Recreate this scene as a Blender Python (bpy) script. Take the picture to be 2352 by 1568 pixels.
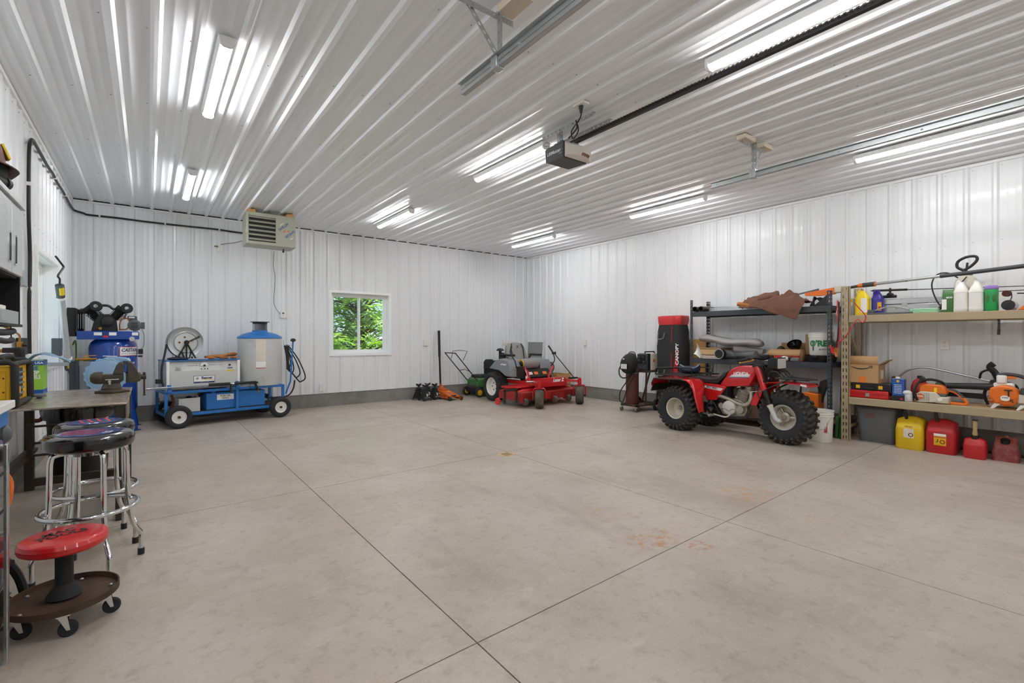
import bpy, bmesh, math, random
from mathutils import Vector, Matrix, Euler
for _o in list(bpy.data.objects): bpy.data.objects.remove(_o)
random.seed(7)
SC = bpy.context.scene
COL = SC.collection
PI = math.pi
R = math.radians

# ------------------------------------------------------------------ camera
FPX, CXP, HYP, CAMH = 1093.5, 1176.0, 777.0, 1.235      # focal length in px, principal x, horizon y, eye height
YAW = math.atan(835/1093.5)
cam_data = bpy.data.cameras.new('camera')
cam = bpy.data.objects.new('camera', cam_data); COL.objects.link(cam)
cam.location = (0, 0, CAMH); cam.rotation_euler = (PI/2, 0, -YAW)
cam_data.sensor_width = 36; cam_data.lens = FPX/2352*36; cam_data.shift_y = -(784-HYP)/2352
cam_data.clip_start = .05
SC.camera = cam
# ------------------------------------------------------------------ sky, sun, exposure
world = bpy.data.worlds.new('world'); SC.world = world; world.use_nodes = True
_wn = world.node_tree; _bg = _wn.nodes['Background']
_sky = _wn.nodes.new('ShaderNodeTexSky'); _sky.sky_type = 'HOSEK_WILKIE'; _sky.turbidity = 4
_sky.sun_direction = (.25, -.6, .75); _sky.ground_albedo = .4
_wn.links.new(_sky.outputs[0], _bg.inputs[0]); _bg.inputs[1].default_value = 5.0
sun_d = bpy.data.lights.new('sun', 'SUN'); sun_d.energy = 11; sun_d.angle = .01; sun_d.color = (1, .96, .88)
sun = bpy.data.objects.new('sun', sun_d); COL.objects.link(sun)
sun.rotation_euler = Vector((.25, -.45, .85)).to_track_quat('Z', 'Y').to_euler()
LAMP = 46.0                                             # radiance of the ceiling strip diffusers
SC.view_settings.view_transform = 'Standard'; SC.view_settings.look = 'None'
SC.view_settings.exposure = 0.58; SC.view_settings.gamma = 1.0
SC.view_settings.use_curve_mapping = False
SC.cycles.max_bounces = 10; SC.cycles.diffuse_bounces = 6; SC.cycles.transparent_max_bounces = 12
SC.cycles.sample_clamp_indirect = 8

# ------------------------------------------------------------------ room measures (metres)
D, W, LX, FY, H = 8.95, 7.297, -.863, -3.6, 3.17       # back wall, right wall, left wall, front wall, ceiling
_s, _c = math.sin(YAW), math.cos(YAW)
def ray(px, py):
    a = (px-CXP)/FPX
    return Vector((a*_c+_s, -a*_s+_c, -(py-HYP)/FPX))
def fl(px, py, z=0): r = ray(px, py); return Vector((0, 0, CAMH))+r*((z-CAMH)/r.z)
def wb(px, py, Y=D): r = ray(px, py); return Vector((0, 0, CAMH))+r*(Y/r.y)
def wx(px, py, X=W): r = ray(px, py); return Vector((0, 0, CAMH))+r*(X/r.x)

# ------------------------------------------------------------------ materials
def lin(h):
    h = h.lstrip('#'); o = []
    for i in (0, 2, 4):
        c = int(h[i:i+2], 16)/255
        o.append(c/12.92 if c <= .04045 else ((c+.055)/1.055)**2.4)
    return (*o, 1)
MATS = {}
def mat(name, hx, rough=.5, metal=0., var=.08, scale=9., bump=0., bscale=80., dirt=None, damt=.5, dscale=6., spec=.5, coat=0., rvar=.08, emit=0., stretch=None, trans=0.):
    m = bpy.data.materials.new(name); MATS[name] = m; m.use_nodes = True
    nt = m.node_tree; L = nt.links.new; b = nt.nodes['Principled BSDF']
    c = lin(hx)
    b.inputs['Roughness'].default_value = rough; b.inputs['Metallic'].default_value = metal
    b.inputs['Specular IOR Level'].default_value = spec
    b.inputs['Coat Weight'].default_value = coat; b.inputs['Coat Roughness'].default_value = .08
    if trans: b.inputs['Transmission Weight'].default_value = trans
    tc = nt.nodes.new('ShaderNodeTexCoord'); vec = tc.outputs['Object']
    if stretch:
        mp = nt.nodes.new('ShaderNodeMapping'); mp.inputs['Scale'].default_value = stretch
        L(vec, mp.inputs[0]); vec = mp.outputs[0]
    n = nt.nodes.new('ShaderNodeTexNoise'); n.inputs['Scale'].default_value = scale; n.inputs['Detail'].default_value = 5
    L(vec, n.inputs['Vector'])
    mx = nt.nodes.new('ShaderNodeMix'); mx.data_type = 'RGBA'
    mx.inputs[6].default_value = tuple(x*(1-var) for x in c[:3])+(1,)
    mx.inputs[7].default_value = tuple(min(1, x*(1+var)) for x in c[:3])+(1,)
    L(n.outputs['Fac'], mx.inputs[0]); col = mx.outputs[2]
    if dirt:
        n2 = nt.nodes.new('ShaderNodeTexNoise'); n2.inputs['Scale'].default_value = dscale; n2.inputs['Detail'].default_value = 8
        n2.inputs['Roughness'].default_value = .65; L(vec, n2.inputs['Vector'])
        rp = nt.nodes.new('ShaderNodeValToRGB'); rp.color_ramp.elements[0].position = 1-damt-.12+.0; rp.color_ramp.elements[1].position = min(1, 1-damt+.12)
        L(n2.outputs['Fac'], rp.inputs[0])
        m2 = nt.nodes.new('ShaderNodeMix'); m2.data_type = 'RGBA'; m2.inputs[7].default_value = lin(dirt)
        L(rp.outputs[0], m2.inputs[0]); L(col, m2.inputs[6]); col = m2.outputs[2]
    L(col, b.inputs['Base Color'])
    if rvar:
        mr = nt.nodes.new('ShaderNodeMapRange'); mr.inputs[3].default_value = max(.02, rough-rvar); mr.inputs[4].default_value = min(1, rough+rvar)
        L(n.outputs['Fac'], mr.inputs[0]); L(mr.outputs[0], b.inputs['Roughness'])
    if bump:
        n3 = nt.nodes.new('ShaderNodeTexNoise'); n3.inputs['Scale'].default_value = bscale; n3.inputs['Detail'].default_value = 4
        L(vec, n3.inputs['Vector'])
        bp = nt.nodes.new('ShaderNodeBump'); bp.inputs['Strength'].default_value = bump; bp.inputs['Distance'].default_value = .01
        L(n3.outputs['Fac'], bp.inputs['Height']); L(bp.outputs[0], b.inputs['Normal'])
    if emit:
        b.inputs['Emission Color'].default_value = c; b.inputs['Emission Strength'].default_value = emit
    return m
def G(k): return MATS[k]
# painted steel of walls and ceiling
mat('wall_steel', '#e6e8ea', .36, var=.012, scale=1.2, rvar=.05, coat=.12)
mat('ceil_steel', '#eff2f6', .3, var=.012, scale=1.2, rvar=.05, coat=.2)
mat('white_trim', '#eceded', .4, var=.02)
mat('curb', '#84827e', .85, var=.1, scale=5, bump=.25, bscale=60, dirt='#6f6c66', damt=.42, dscale=3)
mat('dark_gap', '#2b2b28', .9)
mat('vinyl_white', '#f3f4f3', .35, var=.01)
mat('lamp', '#ffffff', .5, var=0, rvar=0, emit=LAMP)
# metals
mat('galv', '#b4b8ba', .38, .85, var=.1, scale=30, rvar=.12)
mat('chrome', '#dfe2e4', .06, 1, var=.02, rvar=.02)
mat('alu', '#c6c8c9', .3, .95, var=.05, scale=20)
mat('steel_dark', '#4b4741', .5, .75, var=.2, dirt='#5f4c3a', damt=.4)
mat('steel_top', '#a89e91', .26, .45, var=.15, scale=7, dirt='#8f6a45', damt=.4, dscale=4, stretch=(1, 5, 1), rvar=.15)
mat('cast_iron', '#4a453e', .5, .35, var=.25, scale=14, dirt='#6b4a30', damt=.36, dscale=12, bump=.25, bscale=50)
mat('rust_steel', '#5b4636', .7, .4, var=.25, scale=12, dirt='#3b332c', damt=.45)
mat('rust', '#7a4a2c', .8, .2, var=.3, scale=20)
mat('drain_brass', '#cdb07a', .55, .25, var=.15, scale=30)
mat('ceil_void', '#67645d', .9)
mat('brass', '#b98a3d', .3, .9, var=.1)
mat('copper', '#b06a38', .3, .9, var=.12)
mat('maroon', '#5b2f2a', .55, .1, var=.15, scale=10, dirt='#3d2520', damt=.35)
# plastics and paints
mat('black', '#1a1a1b', .45, var=.1)
mat('black_gloss', '#0e0e0f', .14, var=.05, coat=.5)
mat('black_matte', '#232323', .75, var=.12, bump=.08, bscale=150)
mat('char', '#3a3c3f', .5, var=.08)
mat('rack_grey', '#3d4147', .5, .2, var=.06)
mat('tan', '#a8977a', .5, var=.06, scale=6)
mat('grey_plastic', '#6d7072', .5, var=.06)
mat('grey_lt', '#9fa2a3', .45, var=.05)
mat('grey_dk', '#55585a', .55, var=.06)
mat('mower_grey', '#84898d', .4, var=.06, dirt='#6f6f6a', damt=.32)
mat('seat_grey', '#8b8a87', .8, var=.06, bump=.06, bscale=120)
mat('red', '#c4161c', .32, var=.07, coat=.4)
mat('honda_red', '#c81a1c', .2, var=.06, coat=.6)
mat('deck_red', '#a0201c', .45, var=.14, scale=10, dirt='#5e2c22', damt=.4, dscale=9)
mat('can_red', '#b81d22', .42, var=.1, scale=6, dirt='#8c3330', damt=.38)
mat('can_old', '#8a3331', .6, var=.2, scale=10, dirt='#a06a5e', damt=.45, dscale=14)
mat('can_yellow', '#dcb818', .4, var=.08, dirt='#a98b23', damt=.33, dscale=9)
mat('orange', '#e2701c', .38, var=.08)
mat('orange_jack', '#cf6219', .42, var=.1, dirt='#7d3f18', damt=.34)
mat('white_plastic', '#e9e7e1', .4, var=.03)
mat('cream', '#cec9b9', .38, var=.05, dirt='#a89f8a', damt=.32)
mat('yellow', '#e3ae13', .4, var=.06)
mat('yellow_br', '#f0d322', .4, var=.05)
mat('purple', '#40359a', .35, var=.05)
mat('lilac', '#9b78c4', .4, var=.05)
mat('green_br', '#1f9a4c', .35, var=.06)
mat('lime', '#8fc63d', .5, var=.05)
mat('deere', '#3c6b34', .4, var=.1, dirt='#3a4a30', damt=.36)
mat('mint', '#a6d8b4', .5, var=.05)
mat('blue', '#1d6fb8', .4, var=.1, scale=7, dirt='#3f4d56', damt=.3, dscale=11)
mat('blue_comp', '#16449a', .18, var=.05, coat=.5)
mat('blue_reel', '#8fb0cd', .4, var=.04)
mat('blue_dk', '#1c2a40', .7, var=.1, bump=.1, bscale=90)
mat('blue_can', '#1f56a6', .35, var=.05)
mat('washer_grey', '#c8c9c6', .38, var=.05, dirt='#a9a79f', damt=.33)
mat('rubber', '#26272a', .75, var=.15, scale=18, bump=.1, bscale=90)
mat('rubber_dusty', '#3a3834', .85, var=.2, scale=20, dirt='#5c5346', damt=.42, dscale=14)
mat('rubber_worn', '#4a4741', .8, var=.2, scale=16, dirt='#6d6250', damt=.42)
mat('mudlug', '#3a3733', .85, var=.25, scale=22, dirt='#5a5042', damt=.4, dscale=16)
mat('alloy_dull', '#b0ab9d', .42, .55, var=.14, scale=20, dirt='#6d6552', damt=.36, dscale=18)
mat('wood', '#b98a55', .6, var=.15, scale=5, stretch=(1, 9, 1))
mat('wood_pale', '#d2c3ae', .65, var=.06, scale=6)
mat('wood_ply', '#c8a878', .65, var=.12, scale=6)
mat('osb', '#b98c4f', .75, var=.35, scale=38, bump=.1, bscale=40)
mat('card', '#b48f63', .8, var=.05, scale=6)
mat('paper', '#e6e2d8', .8, var=.03)
mat('felt', '#a09d9c', .95, var=.12, scale=60, bump=.2, bscale=160)
mat('leather', '#a8682f', .65, var=.2, scale=9, dirt='#5c3517', damt=.38)
mat('jacket', '#74503f', .85, var=.2, scale=9, bump=.5, bscale=22)
mat('canvas_black', '#2a2a2b', .8, var=.12, scale=14, bump=.15, bscale=60)
mat('heater', '#a4a695', .4, .15, var=.04)
mat('clear_plastic', '#d8dad6', .25, var=.08)
mat('denim_blue', '#7f9fb5', .85, var=.05)
mat('label_white', '#f0efec', .5, var=.015)
mat('label_beige', '#ded5c4', .6, var=.06)
mat('ink_black', '#161616', .6, var=0)
mat('ink_navy', '#1b2c6b', .5, var=0)
mat('ink_red', '#b3282a', .5, var=0)
mat('ink_blue', '#2b5f9e', .5, var=0)
mat('ink_white', '#f2f2f2', .5, var=0)
mat('ink_green', '#1c7a3f', .5, var=0)
mat('ink_orange', '#e0752a', .5, var=0)
mat('smile', '#1f2a36', .6, var=0)
mat('lens', '#cfd3d4', .08, .3, var=.1, scale=30)
mat('lens_opal', '#dcd7cd', .3, var=.03, dirt='#c4b59c', damt=.3)
mat('black_wall', '#1c1c1e', .9, var=.3, scale=160)
mat('leaf_a', '#93bd4a', .5, var=.3, scale=3)
mat('leaf_b', '#587f34', .55, var=.3, scale=3)
mat('leaf_c', '#41582d', .6, var=.35, scale=2)
mat('bark', '#5b4a3a', .9, var=.2)
mat('grass', '#6d8a45', .9, var=.3, scale=12)
def _leafy(k):
    nt = G(k).node_tree; b = nt.nodes['Principled BSDF']; b.inputs['Subsurface Weight'].default_value = 0
    o = nt.nodes['Material Output']; t = nt.nodes.new('ShaderNodeBsdfTranslucent'); mx = nt.nodes.new('ShaderNodeMixShader'); mx.inputs[0].default_value = .4
    src = b.inputs['Base Color'].links[0].from_socket
    nt.links.new(src, t.inputs[0]); nt.links.new(b.outputs[0], mx.inputs[1]); nt.links.new(t.outputs[0], mx.inputs[2]); nt.links.new(mx.outputs[0], o.inputs[0])
for k in ('leaf_a', 'leaf_b', 'leaf_c'): _leafy(k)
def _glass():
    m = bpy.data.materials.new('glass'); MATS['glass'] = m; m.use_nodes = True; nt = m.node_tree
    for n in list(nt.nodes):
        if n.type == 'BSDF_PRINCIPLED': nt.nodes.remove(n)
    o = nt.nodes['Material Output']; t = nt.nodes.new('ShaderNodeBsdfTransparent'); g = nt.nodes.new('ShaderNodeBsdfGlossy'); g.inputs['Roughness'].default_value = .02
    t.inputs[0].default_value = (.95, .97, .96, 1); mx = nt.nodes.new('ShaderNodeMixShader'); mx.inputs[0].default_value = .06
    nt.links.new(t.outputs[0], mx.inputs[1]); nt.links.new(g.outputs[0], mx.inputs[2]); nt.links.new(mx.outputs[0], o.inputs[0])
_glass()
def _screen():
    m = mat('mesh_screen', '#8d8f8e', .7, var=.05)
_screen()
def _diamond():
    m = mat('diamond_plate', '#cfd1d3', .38, .55, var=.06, scale=14)
    nt = m.node_tree; b = nt.nodes['Principled BSDF']; tc = nt.nodes.new('ShaderNodeTexCoord'); v = nt.nodes.new('ShaderNodeTexVoronoi'); v.inputs['Scale'].default_value = 70
    mp = nt.nodes.new('ShaderNodeMapping'); mp.inputs['Rotation'].default_value = (.6, 0, .3); mp.inputs['Scale'].default_value = (1, 1, .5)
    nt.links.new(tc.outputs['Object'], mp.inputs[0]); nt.links.new(mp.outputs[0], v.inputs['Vector'])
    bp = nt.nodes.new('ShaderNodeBump'); bp.inputs['Strength'].default_value = .6; bp.inputs['Distance'].default_value = .004
    nt.links.new(v.outputs['Distance'], bp.inputs['Height']); nt.links.new(bp.outputs[0], b.inputs['Normal'])
_diamond()
def _concrete():
    m = bpy.data.materials.new('concrete'); MATS['concrete'] = m; m.use_nodes = True; nt = m.node_tree; L = nt.links.new; b = nt.nodes['Principled BSDF']
    g = nt.nodes.new('ShaderNodeNewGeometry'); pos = g.outputs['Position']
    def noise(sc, det=6, rough=.6, st=None):
        n = nt.nodes.new('ShaderNodeTexNoise'); n.inputs['Scale'].default_value = sc; n.inputs['Detail'].default_value = det; n.inputs['Roughness'].default_value = rough
        v = pos
        if st:
            mp = nt.nodes.new('ShaderNodeMapping'); mp.inputs['Scale'].default_value = st[0]; mp.inputs['Rotation'].default_value = (0, 0, st[1]); L(pos, mp.inputs[0]); v = mp.outputs[0]
        L(v, n.inputs['Vector']); return n.outputs['Fac']
    def ramp(f, p0, p1, c0=(0, 0, 0, 1), c1=(1, 1, 1, 1)):
        r = nt.nodes.new('ShaderNodeValToRGB'); r.color_ramp.elements[0].position = p0; r.color_ramp.elements[1].position = p1
        r.color_ramp.elements[0].color = c0; r.color_ramp.elements[1].color = c1; L(f, r.inputs[0]); return r.outputs[0]
    def mix(f, a, bb, mode='MIX'):
        x = nt.nodes.new('ShaderNodeMix'); x.data_type = 'RGBA'; x.blend_type = mode
        if isinstance(f, float): x.inputs[0].default_value = f
        else: L(f, x.inputs[0])
        for i, q in ((6, a), (7, bb)):
            if isinstance(q, tuple): x.inputs[i].default_value = q
            else: L(q, x.inputs[i])
        return x.outputs[2]
    col = ramp(noise(.8, 9, .66), .33, .68, lin('#a4998c'), lin('#bdb3a8'))
    col = mix(ramp(noise(2.1, 8, .68, ((1, .45, 1), .5)), .52, .74), col, lin('#978b7e'))        # darker trowel patches
    col = mix(ramp(noise(1.3, 7, .65, ((.7, 1.3, 1), 1.1)), .56, .78), col, lin('#b4a38d'))       # warm patches
    col = mix(ramp(noise(3.4, 8, .7, ((.5, 1.2, 1), .3)), .57, .80), col, lin('#c4bcb2'))        # pale scuffs
    col = mix(ramp(noise(14, 7, .72), .52, .76), col, lin('#958979'))                              # fine mottling
    col = mix(ramp(noise(48, 5, .75), .55, .80), col, lin('#c2b9ae'))
    col = mix(ramp(noise(95, 3, .7), .67, .75), col, lin('#85796b'))
    def stain(c, rad, hx, amt, sc=16, lo=.47):
        mp = nt.nodes.new('ShaderNodeMapping'); mp.inputs['Location'].default_value = (-c[0]/rad[0], -c[1]/rad[1], 0); mp.inputs['Scale'].default_value = (1/rad[0], 1/rad[1], 0)
        L(pos, mp.inputs[0]); ln = nt.nodes.new('ShaderNodeVectorMath'); ln.operation = 'LENGTH'; L(mp.outputs[0], ln.inputs[0])
        f = ramp(ln.outputs['Value'], .55, 1.0, (1, 1, 1, 1), (0, 0, 0, 1))
        mm = nt.nodes.new('ShaderNodeMath'); mm.operation = 'MULTIPLY'; L(f, mm.inputs[0]); L(ramp(noise(sc, 4, .6), lo, lo+.14), mm.inputs[1])
        m3 = nt.nodes.new('ShaderNodeMath'); m3.operation = 'MULTIPLY'; m3.inputs[1].default_value = amt; L(mm.outputs[0], m3.inputs[0])
        return mix(m3.outputs[0], col, lin(hx))
    for px, py, rx, ry, hx, am, sc in ((1500, 1238, .22, .16, '#b5733a', .75, 17), (1605, 1255, .12, .1, '#b06a34', .8, 22), (1715, 1132, .3, .22, '#b88a55', .6, 13), (1400, 1180, .2, .2, '#b5926a', .5, 15), (1880, 1190, .12, .1, '#b08a5c', .5, 20), (1565, 1005, .5, .25, '#8a7455', .5, 8), (150, 1250, .8, .6, '#93846f', .5, 5)):
        q = fl(px, py); col = stain((q.x, q.y), (rx, ry), hx, am, sc)
    L(col, b.inputs['Base Color'])
    mr = nt.nodes.new('ShaderNodeMapRange'); mr.inputs[3].default_value = .30; mr.inputs[4].default_value = .55; L(noise(2.2, 7, .6), mr.inputs[0]); L(mr.outputs[0], b.inputs['Roughness'])
    bp = nt.nodes.new('ShaderNodeBump'); bp.inputs['Strength'].default_value = .12; bp.inputs['Distance'].default_value = .004
    L(noise(55, 5, .6), bp.inputs['Height']); L(bp.outputs[0], b.inputs['Normal'])
_concrete()

# ------------------------------------------------------------------ mesh kit
def V(*a): return Vector(a)
class MB:
    def __init__(s): s.v = []; s.f = []
    def add(s, vs, fs, m=None):
        o = len(s.v); s.v += [tuple(m @ Vector(p)) if m else tuple(p) for p in vs]
        s.f += [tuple(i+o for i in f) for f in fs]; return s
    def bx(s, x0, x1, y0, y1, z0, z1, m=None):
        vs = [(x, y, z) for x in (x0, x1) for y in (y0, y1) for z in (z0, z1)]
        return s.add(vs, [(0, 1, 3, 2), (4, 6, 7, 5), (0, 4, 5, 1), (2, 3, 7, 6), (0, 2, 6, 4), (1, 5, 7, 3)], m)
    def box(s, c, d, rot=None):
        m = Matrix.Translation(Vector(c)) @ (Euler(rot).to_matrix().to_4x4() if rot else Matrix())
        return s.bx(-d[0]/2, d[0]/2, -d[1]/2, d[1]/2, -d[2]/2, d[2]/2, m)
    def cyl(s, p0, p1, r0, r1=None, n=16, cap=True):
        p0, p1 = Vector(p0), Vector(p1); r1 = r0 if r1 is None else r1
        d = (p1-p0).normalized(); a = d.orthogonal().normalized(); b = d.cross(a)
        vs = [p0+(a*math.cos(2*PI*i/n)+b*math.sin(2*PI*i/n))*r0 for i in range(n)]+[p1+(a*math.cos(2*PI*i/n)+b*math.sin(2*PI*i/n))*r1 for i in range(n)]
        fs = [(i, (i+1) % n, n+(i+1) % n, n+i) for i in range(n)]
        if cap: fs += [tuple(range(n-1, -1, -1)), tuple(range(n, 2*n))]
        return s.add(vs, fs)
    def tube(s, pts, r, n=8, closed=False, cap=True):
        P = [Vector(p) for p in pts]; k = len(P); a = None; vs = []
        rr = r if isinstance(r, (list, tuple)) else [r]*k
        for i in range(k):
            if closed: t = (P[(i+1) % k]-P[i-1])
            else: t = P[min(i+1, k-1)]-P[max(i-1, 0)]
            t = t.normalized() if t.length > 1e-9 else V(0, 0, 1)
            if a is None: a = t.orthogonal().normalized()
            else:
                a = a-t*a.dot(t); a = a.normalized() if a.length > 1e-6 else t.orthogonal().normalized()
            b = t.cross(a)
            vs += [P[i]+(a*math.cos(2*PI*j/n)+b*math.sin(2*PI*j/n))*rr[i] for j in range(n)]
        fs = []
        for i in range(k if closed else k-1):
            i2 = (i+1) % k
            fs += [(i*n+j, i*n+(j+1) % n, i2*n+(j+1) % n, i2*n+j) for j in range(n)]
        if not closed and cap: fs += [tuple(range(n-1, -1, -1)), tuple(range((k-1)*n, k*n))]
        return s.add(vs, fs)
    def lathe(s, prof, n=24, o=(0, 0, 0), axis='z', a0=0, a1=2*PI, m=None, cap=True):
        full = abs(a1-a0-2*PI) < 1e-6; k = n if full else n+1; vs = []
        for r, z in prof:
            for i in range(k):
                a = a0+(a1-a0)*i/n; x, y = r*math.cos(a), r*math.sin(a)
                p = (x, y, z) if axis == 'z' else ((z, x, y) if axis == 'x' else (x, z, y))
                vs.append((p[0]+o[0], p[1]+o[1], p[2]+o[2]))
        fs = []
        for q in range(len(prof)-1):
            for i in range(n if full else k-1):
                j = (i+1) % k
                fs.append((q*k+i, q*k+j, (q+1)*k+j, (q+1)*k+i))
        if full and cap and prof[0] != prof[-1]:
            if prof[0][0] > 1e-6: fs.append(tuple(range(k-1, -1, -1)))
            if prof[-1][0] > 1e-6: fs.append(tuple(range((len(prof)-1)*k, len(prof)*k)))
        return s.add(vs, fs, m)
    def prism(s, poly, t0, t1, axis='y', m=None):
        n = len(poly); mk = {'y': lambda u, w, t: (u, t, w), 'x': lambda u, w, t: (t, u, w), 'z': lambda u, w, t: (u, w, t)}[axis]
        vs = [mk(u, w, t0) for u, w in poly]+[mk(u, w, t1) for u, w in poly]
        fs = [tuple(range(n)), tuple(range(2*n-1, n-1, -1))]+[(i, n+i, n+(i+1) % n, (i+1) % n) for i in range(n)]
        return s.add(vs, fs, m)
    def loft(s, rings, cap=True, closed=True):
        n = len(rings[0]); vs = [p for r in rings for p in r]; fs = []
        for q in range(len(rings)-1):
            for i in range(n if closed else n-1):
                j = (i+1) % n; fs.append((q*n+i, q*n+j, (q+1)*n+j, (q+1)*n+i))
        if cap and closed: fs += [tuple(range(n-1, -1, -1)), tuple(range((len(rings)-1)*n, len(rings)*n))]
        return s.add(vs, fs)
    def ell(s, c, r, nu=16, nv=10, m=None):
        r = (r, r, r) if isinstance(r, (int, float)) else r
        prof = [(math.sin(PI*i/nv), -math.cos(PI*i/nv)) for i in range(nv+1)]
        k = Matrix.Translation(Vector(c)) @ (m or Matrix()) @ Matrix.Diagonal((*r, 1))
        return s.lathe([(max(a, 1e-7), b) for a, b in prof], nu, m=k)
    def torus(s, c, RR, r, n=28, k=8, axis='z'):
        pts = []
        for i in range(n):
            a = 2*PI*i/n; x, y = RR*math.cos(a), RR*math.sin(a)
            p = {'z': (x, y, 0), 'x': (0, x, y), 'y': (x, 0, y)}[axis]; pts.append((p[0]+c[0], p[1]+c[1], p[2]+c[2]))
        return s.tube(pts, r, k, closed=True)
    def strip(s, path, w0, w1, t=.01):
        """a bent plate: path [(x,z)] swept in y from w0 to w1, thickness t"""
        k = len(path); off = []
        for i in range(k):
            a = Vector(path[max(i-1, 0)]); b = Vector(path[min(i+1, k-1)]); d = (b-a).normalized(); off.append((path[i][0]+d.y*t, path[i][1]-d.x*t))
        return s.prism(list(path)+off[::-1], w0, w1, 'y')
def finish(me, ang=38):
    me.shade_smooth(); me.set_sharp_from_angle(angle=R(ang))
def P(name, mb, mt, parent=None, bev=0., ang=38, seg=2, sub=0, solid=0.):
    me = bpy.data.meshes.new(name); me.from_pydata([tuple(v) for v in mb.v], [], mb.f); me.validate()
    bm = bmesh.new(); bm.from_mesh(me); bmesh.ops.recalc_face_normals(bm, faces=bm.faces); bm.to_mesh(me); bm.free()
    finish(me, ang)
    o = bpy.data.objects.new(name, me); COL.objects.link(o); me.materials.append(G(mt) if isinstance(mt, str) else mt)
    if parent: o.parent = parent
    if solid:
        md = o.modifiers.new('solid', 'SOLIDIFY'); md.thickness = solid; md.offset = 0
    if bev:
        md = o.modifiers.new('bevel', 'BEVEL'); md.width = bev; md.segments = seg; md.limit_method = 'ANGLE'; md.angle_limit = R(35)
    if sub:
        md = o.modifiers.new('sub', 'SUBSURF'); md.levels = sub; md.render_levels = sub
    return o
def thing(name, label, cat, loc=(0, 0, 0), rz=0, group=None, rot=None):
    o = bpy.data.objects.new(name, None); COL.objects.link(o); o.empty_display_size = .1
    o.location = loc; o.rotation_euler = rot if rot else (0, 0, rz)
    o['label'] = label; o['category'] = cat
    if group: o['group'] = group
    return o
def tag(o, label, cat, group=None, kind=None):
    o['label'] = label; o['category'] = cat
    if group: o['group'] = group
    if kind: o['kind'] = kind
    return o
def struct(o): o['kind'] = 'structure'; return o
def copy_tree(o, parent=None):
    c = o.copy(); COL.objects.link(c); c.parent = parent
    for ch in list(o.children): copy_tree(ch, c)
    return c
def text(body, size, mt, parent, o, right, up, name='lettering', align='CENTER', bold=0., sx=1., shear=0., wrap=None, lift=.0015, ext=.0006):
    cu = bpy.data.curves.new('t', 'FONT'); cu.body = body; cu.size = size; cu.align_x = align; cu.align_y = 'CENTER'; cu.offset = bold*size; cu.shear = shear
    cu.resolution_u = 3; cu.extrude = 0
    ob = bpy.data.objects.new('t', cu); COL.objects.link(ob)
    dg = bpy.context.evaluated_depsgraph_get(); me = bpy.data.meshes.new_from_object(ob.evaluated_get(dg))
    bpy.data.objects.remove(ob); bpy.data.curves.remove(cu)
    r = Vector(right).normalized(); u = Vector(up).normalized(); nn = r.cross(u).normalized(); O = Vector(o)
    for v in me.vertices:
        x, y = v.co.x*sx, v.co.y
        if wrap: cx_, cy_, RR, a0 = wrap; a = a0+x/RR; v.co = Vector((cx_+(RR+lift)*math.cos(a), cy_+(RR+lift)*math.sin(a), O.z+y))
        else: v.co = O+r*x+u*y+nn*lift
    me.name = name; me.materials.clear(); me.materials.append(G(mt))
    ob = bpy.data.objects.new(name, me); COL.objects.link(ob)
    if parent: ob.parent = parent
    return ob
def arc(c, r, a0, a1, n, plane='xz', off=0):
    o = []
    for i in range(n+1):
        a = R(a0+(a1-a0)*i/n); u, w = c[0]+r*math.cos(a), c[1]+r*math.sin(a)
        o.append({'xz': (u, off, w), 'xy': (u, w, off), 'yz': (off, u, w)}[plane])
    return o
def spline(pts, n=8):
    P_ = [Vector(p) for p in pts]; out = []
    for i in range(len(P_)-1):
        a, b, c, d = P_[max(i-1, 0)], P_[i], P_[i+1], P_[min(i+2, len(P_)-1)]
        for j in range(n):
            t = j/n; out.append(.5*((2*b)+(c-a)*t+(2*a-5*b+4*c-d)*t*t+(3*b-a-3*c+d)*t**3))
    out.append(P_[-1]); return out
def rrect(w, h, r, n=4):
    pts = []
    for cx_, cy_, a in ((w/2-r, h/2-r, 0), (-w/2+r, h/2-r, 90), (-w/2+r, -h/2+r, 180), (w/2-r, -h/2+r, 270)):
        for i in range(n+1): q = R(a+90*i/n); pts.append((cx_+r*math.cos(q), cy_+r*math.sin(q)))
    return pts
# ================================================================== the room
# floor: a base and the saw-cut slabs
fb = P('floor', MB().bx(LX-.2, W+.2, FY-.2, D+.2, -.16, -.012), 'concrete'); struct(fb)
XJ = [LX-.1, 1.06, 3.10, 5.36, W+.1]; YJ = [FY-.1, -.78, 1.62, 4.10, 6.50, D+.12]
def yj(j, x): return YJ[j]+(.027*(x-1) if 0 < j < 5 else 0)
for i in range(4):
    for j in range(5):
        g = .003; q = []
        for x, jj in ((XJ[i]+g, j), (XJ[i+1]-g, j), (XJ[i+1]-g, j+1), (XJ[i]+g, j+1)):
            q.append((x, yj(jj, x)+(g if jj == j else -g)))
        P('floor_slab', MB().prism(q, -.014, 0, 'z'), 'concrete', fb)
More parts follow.
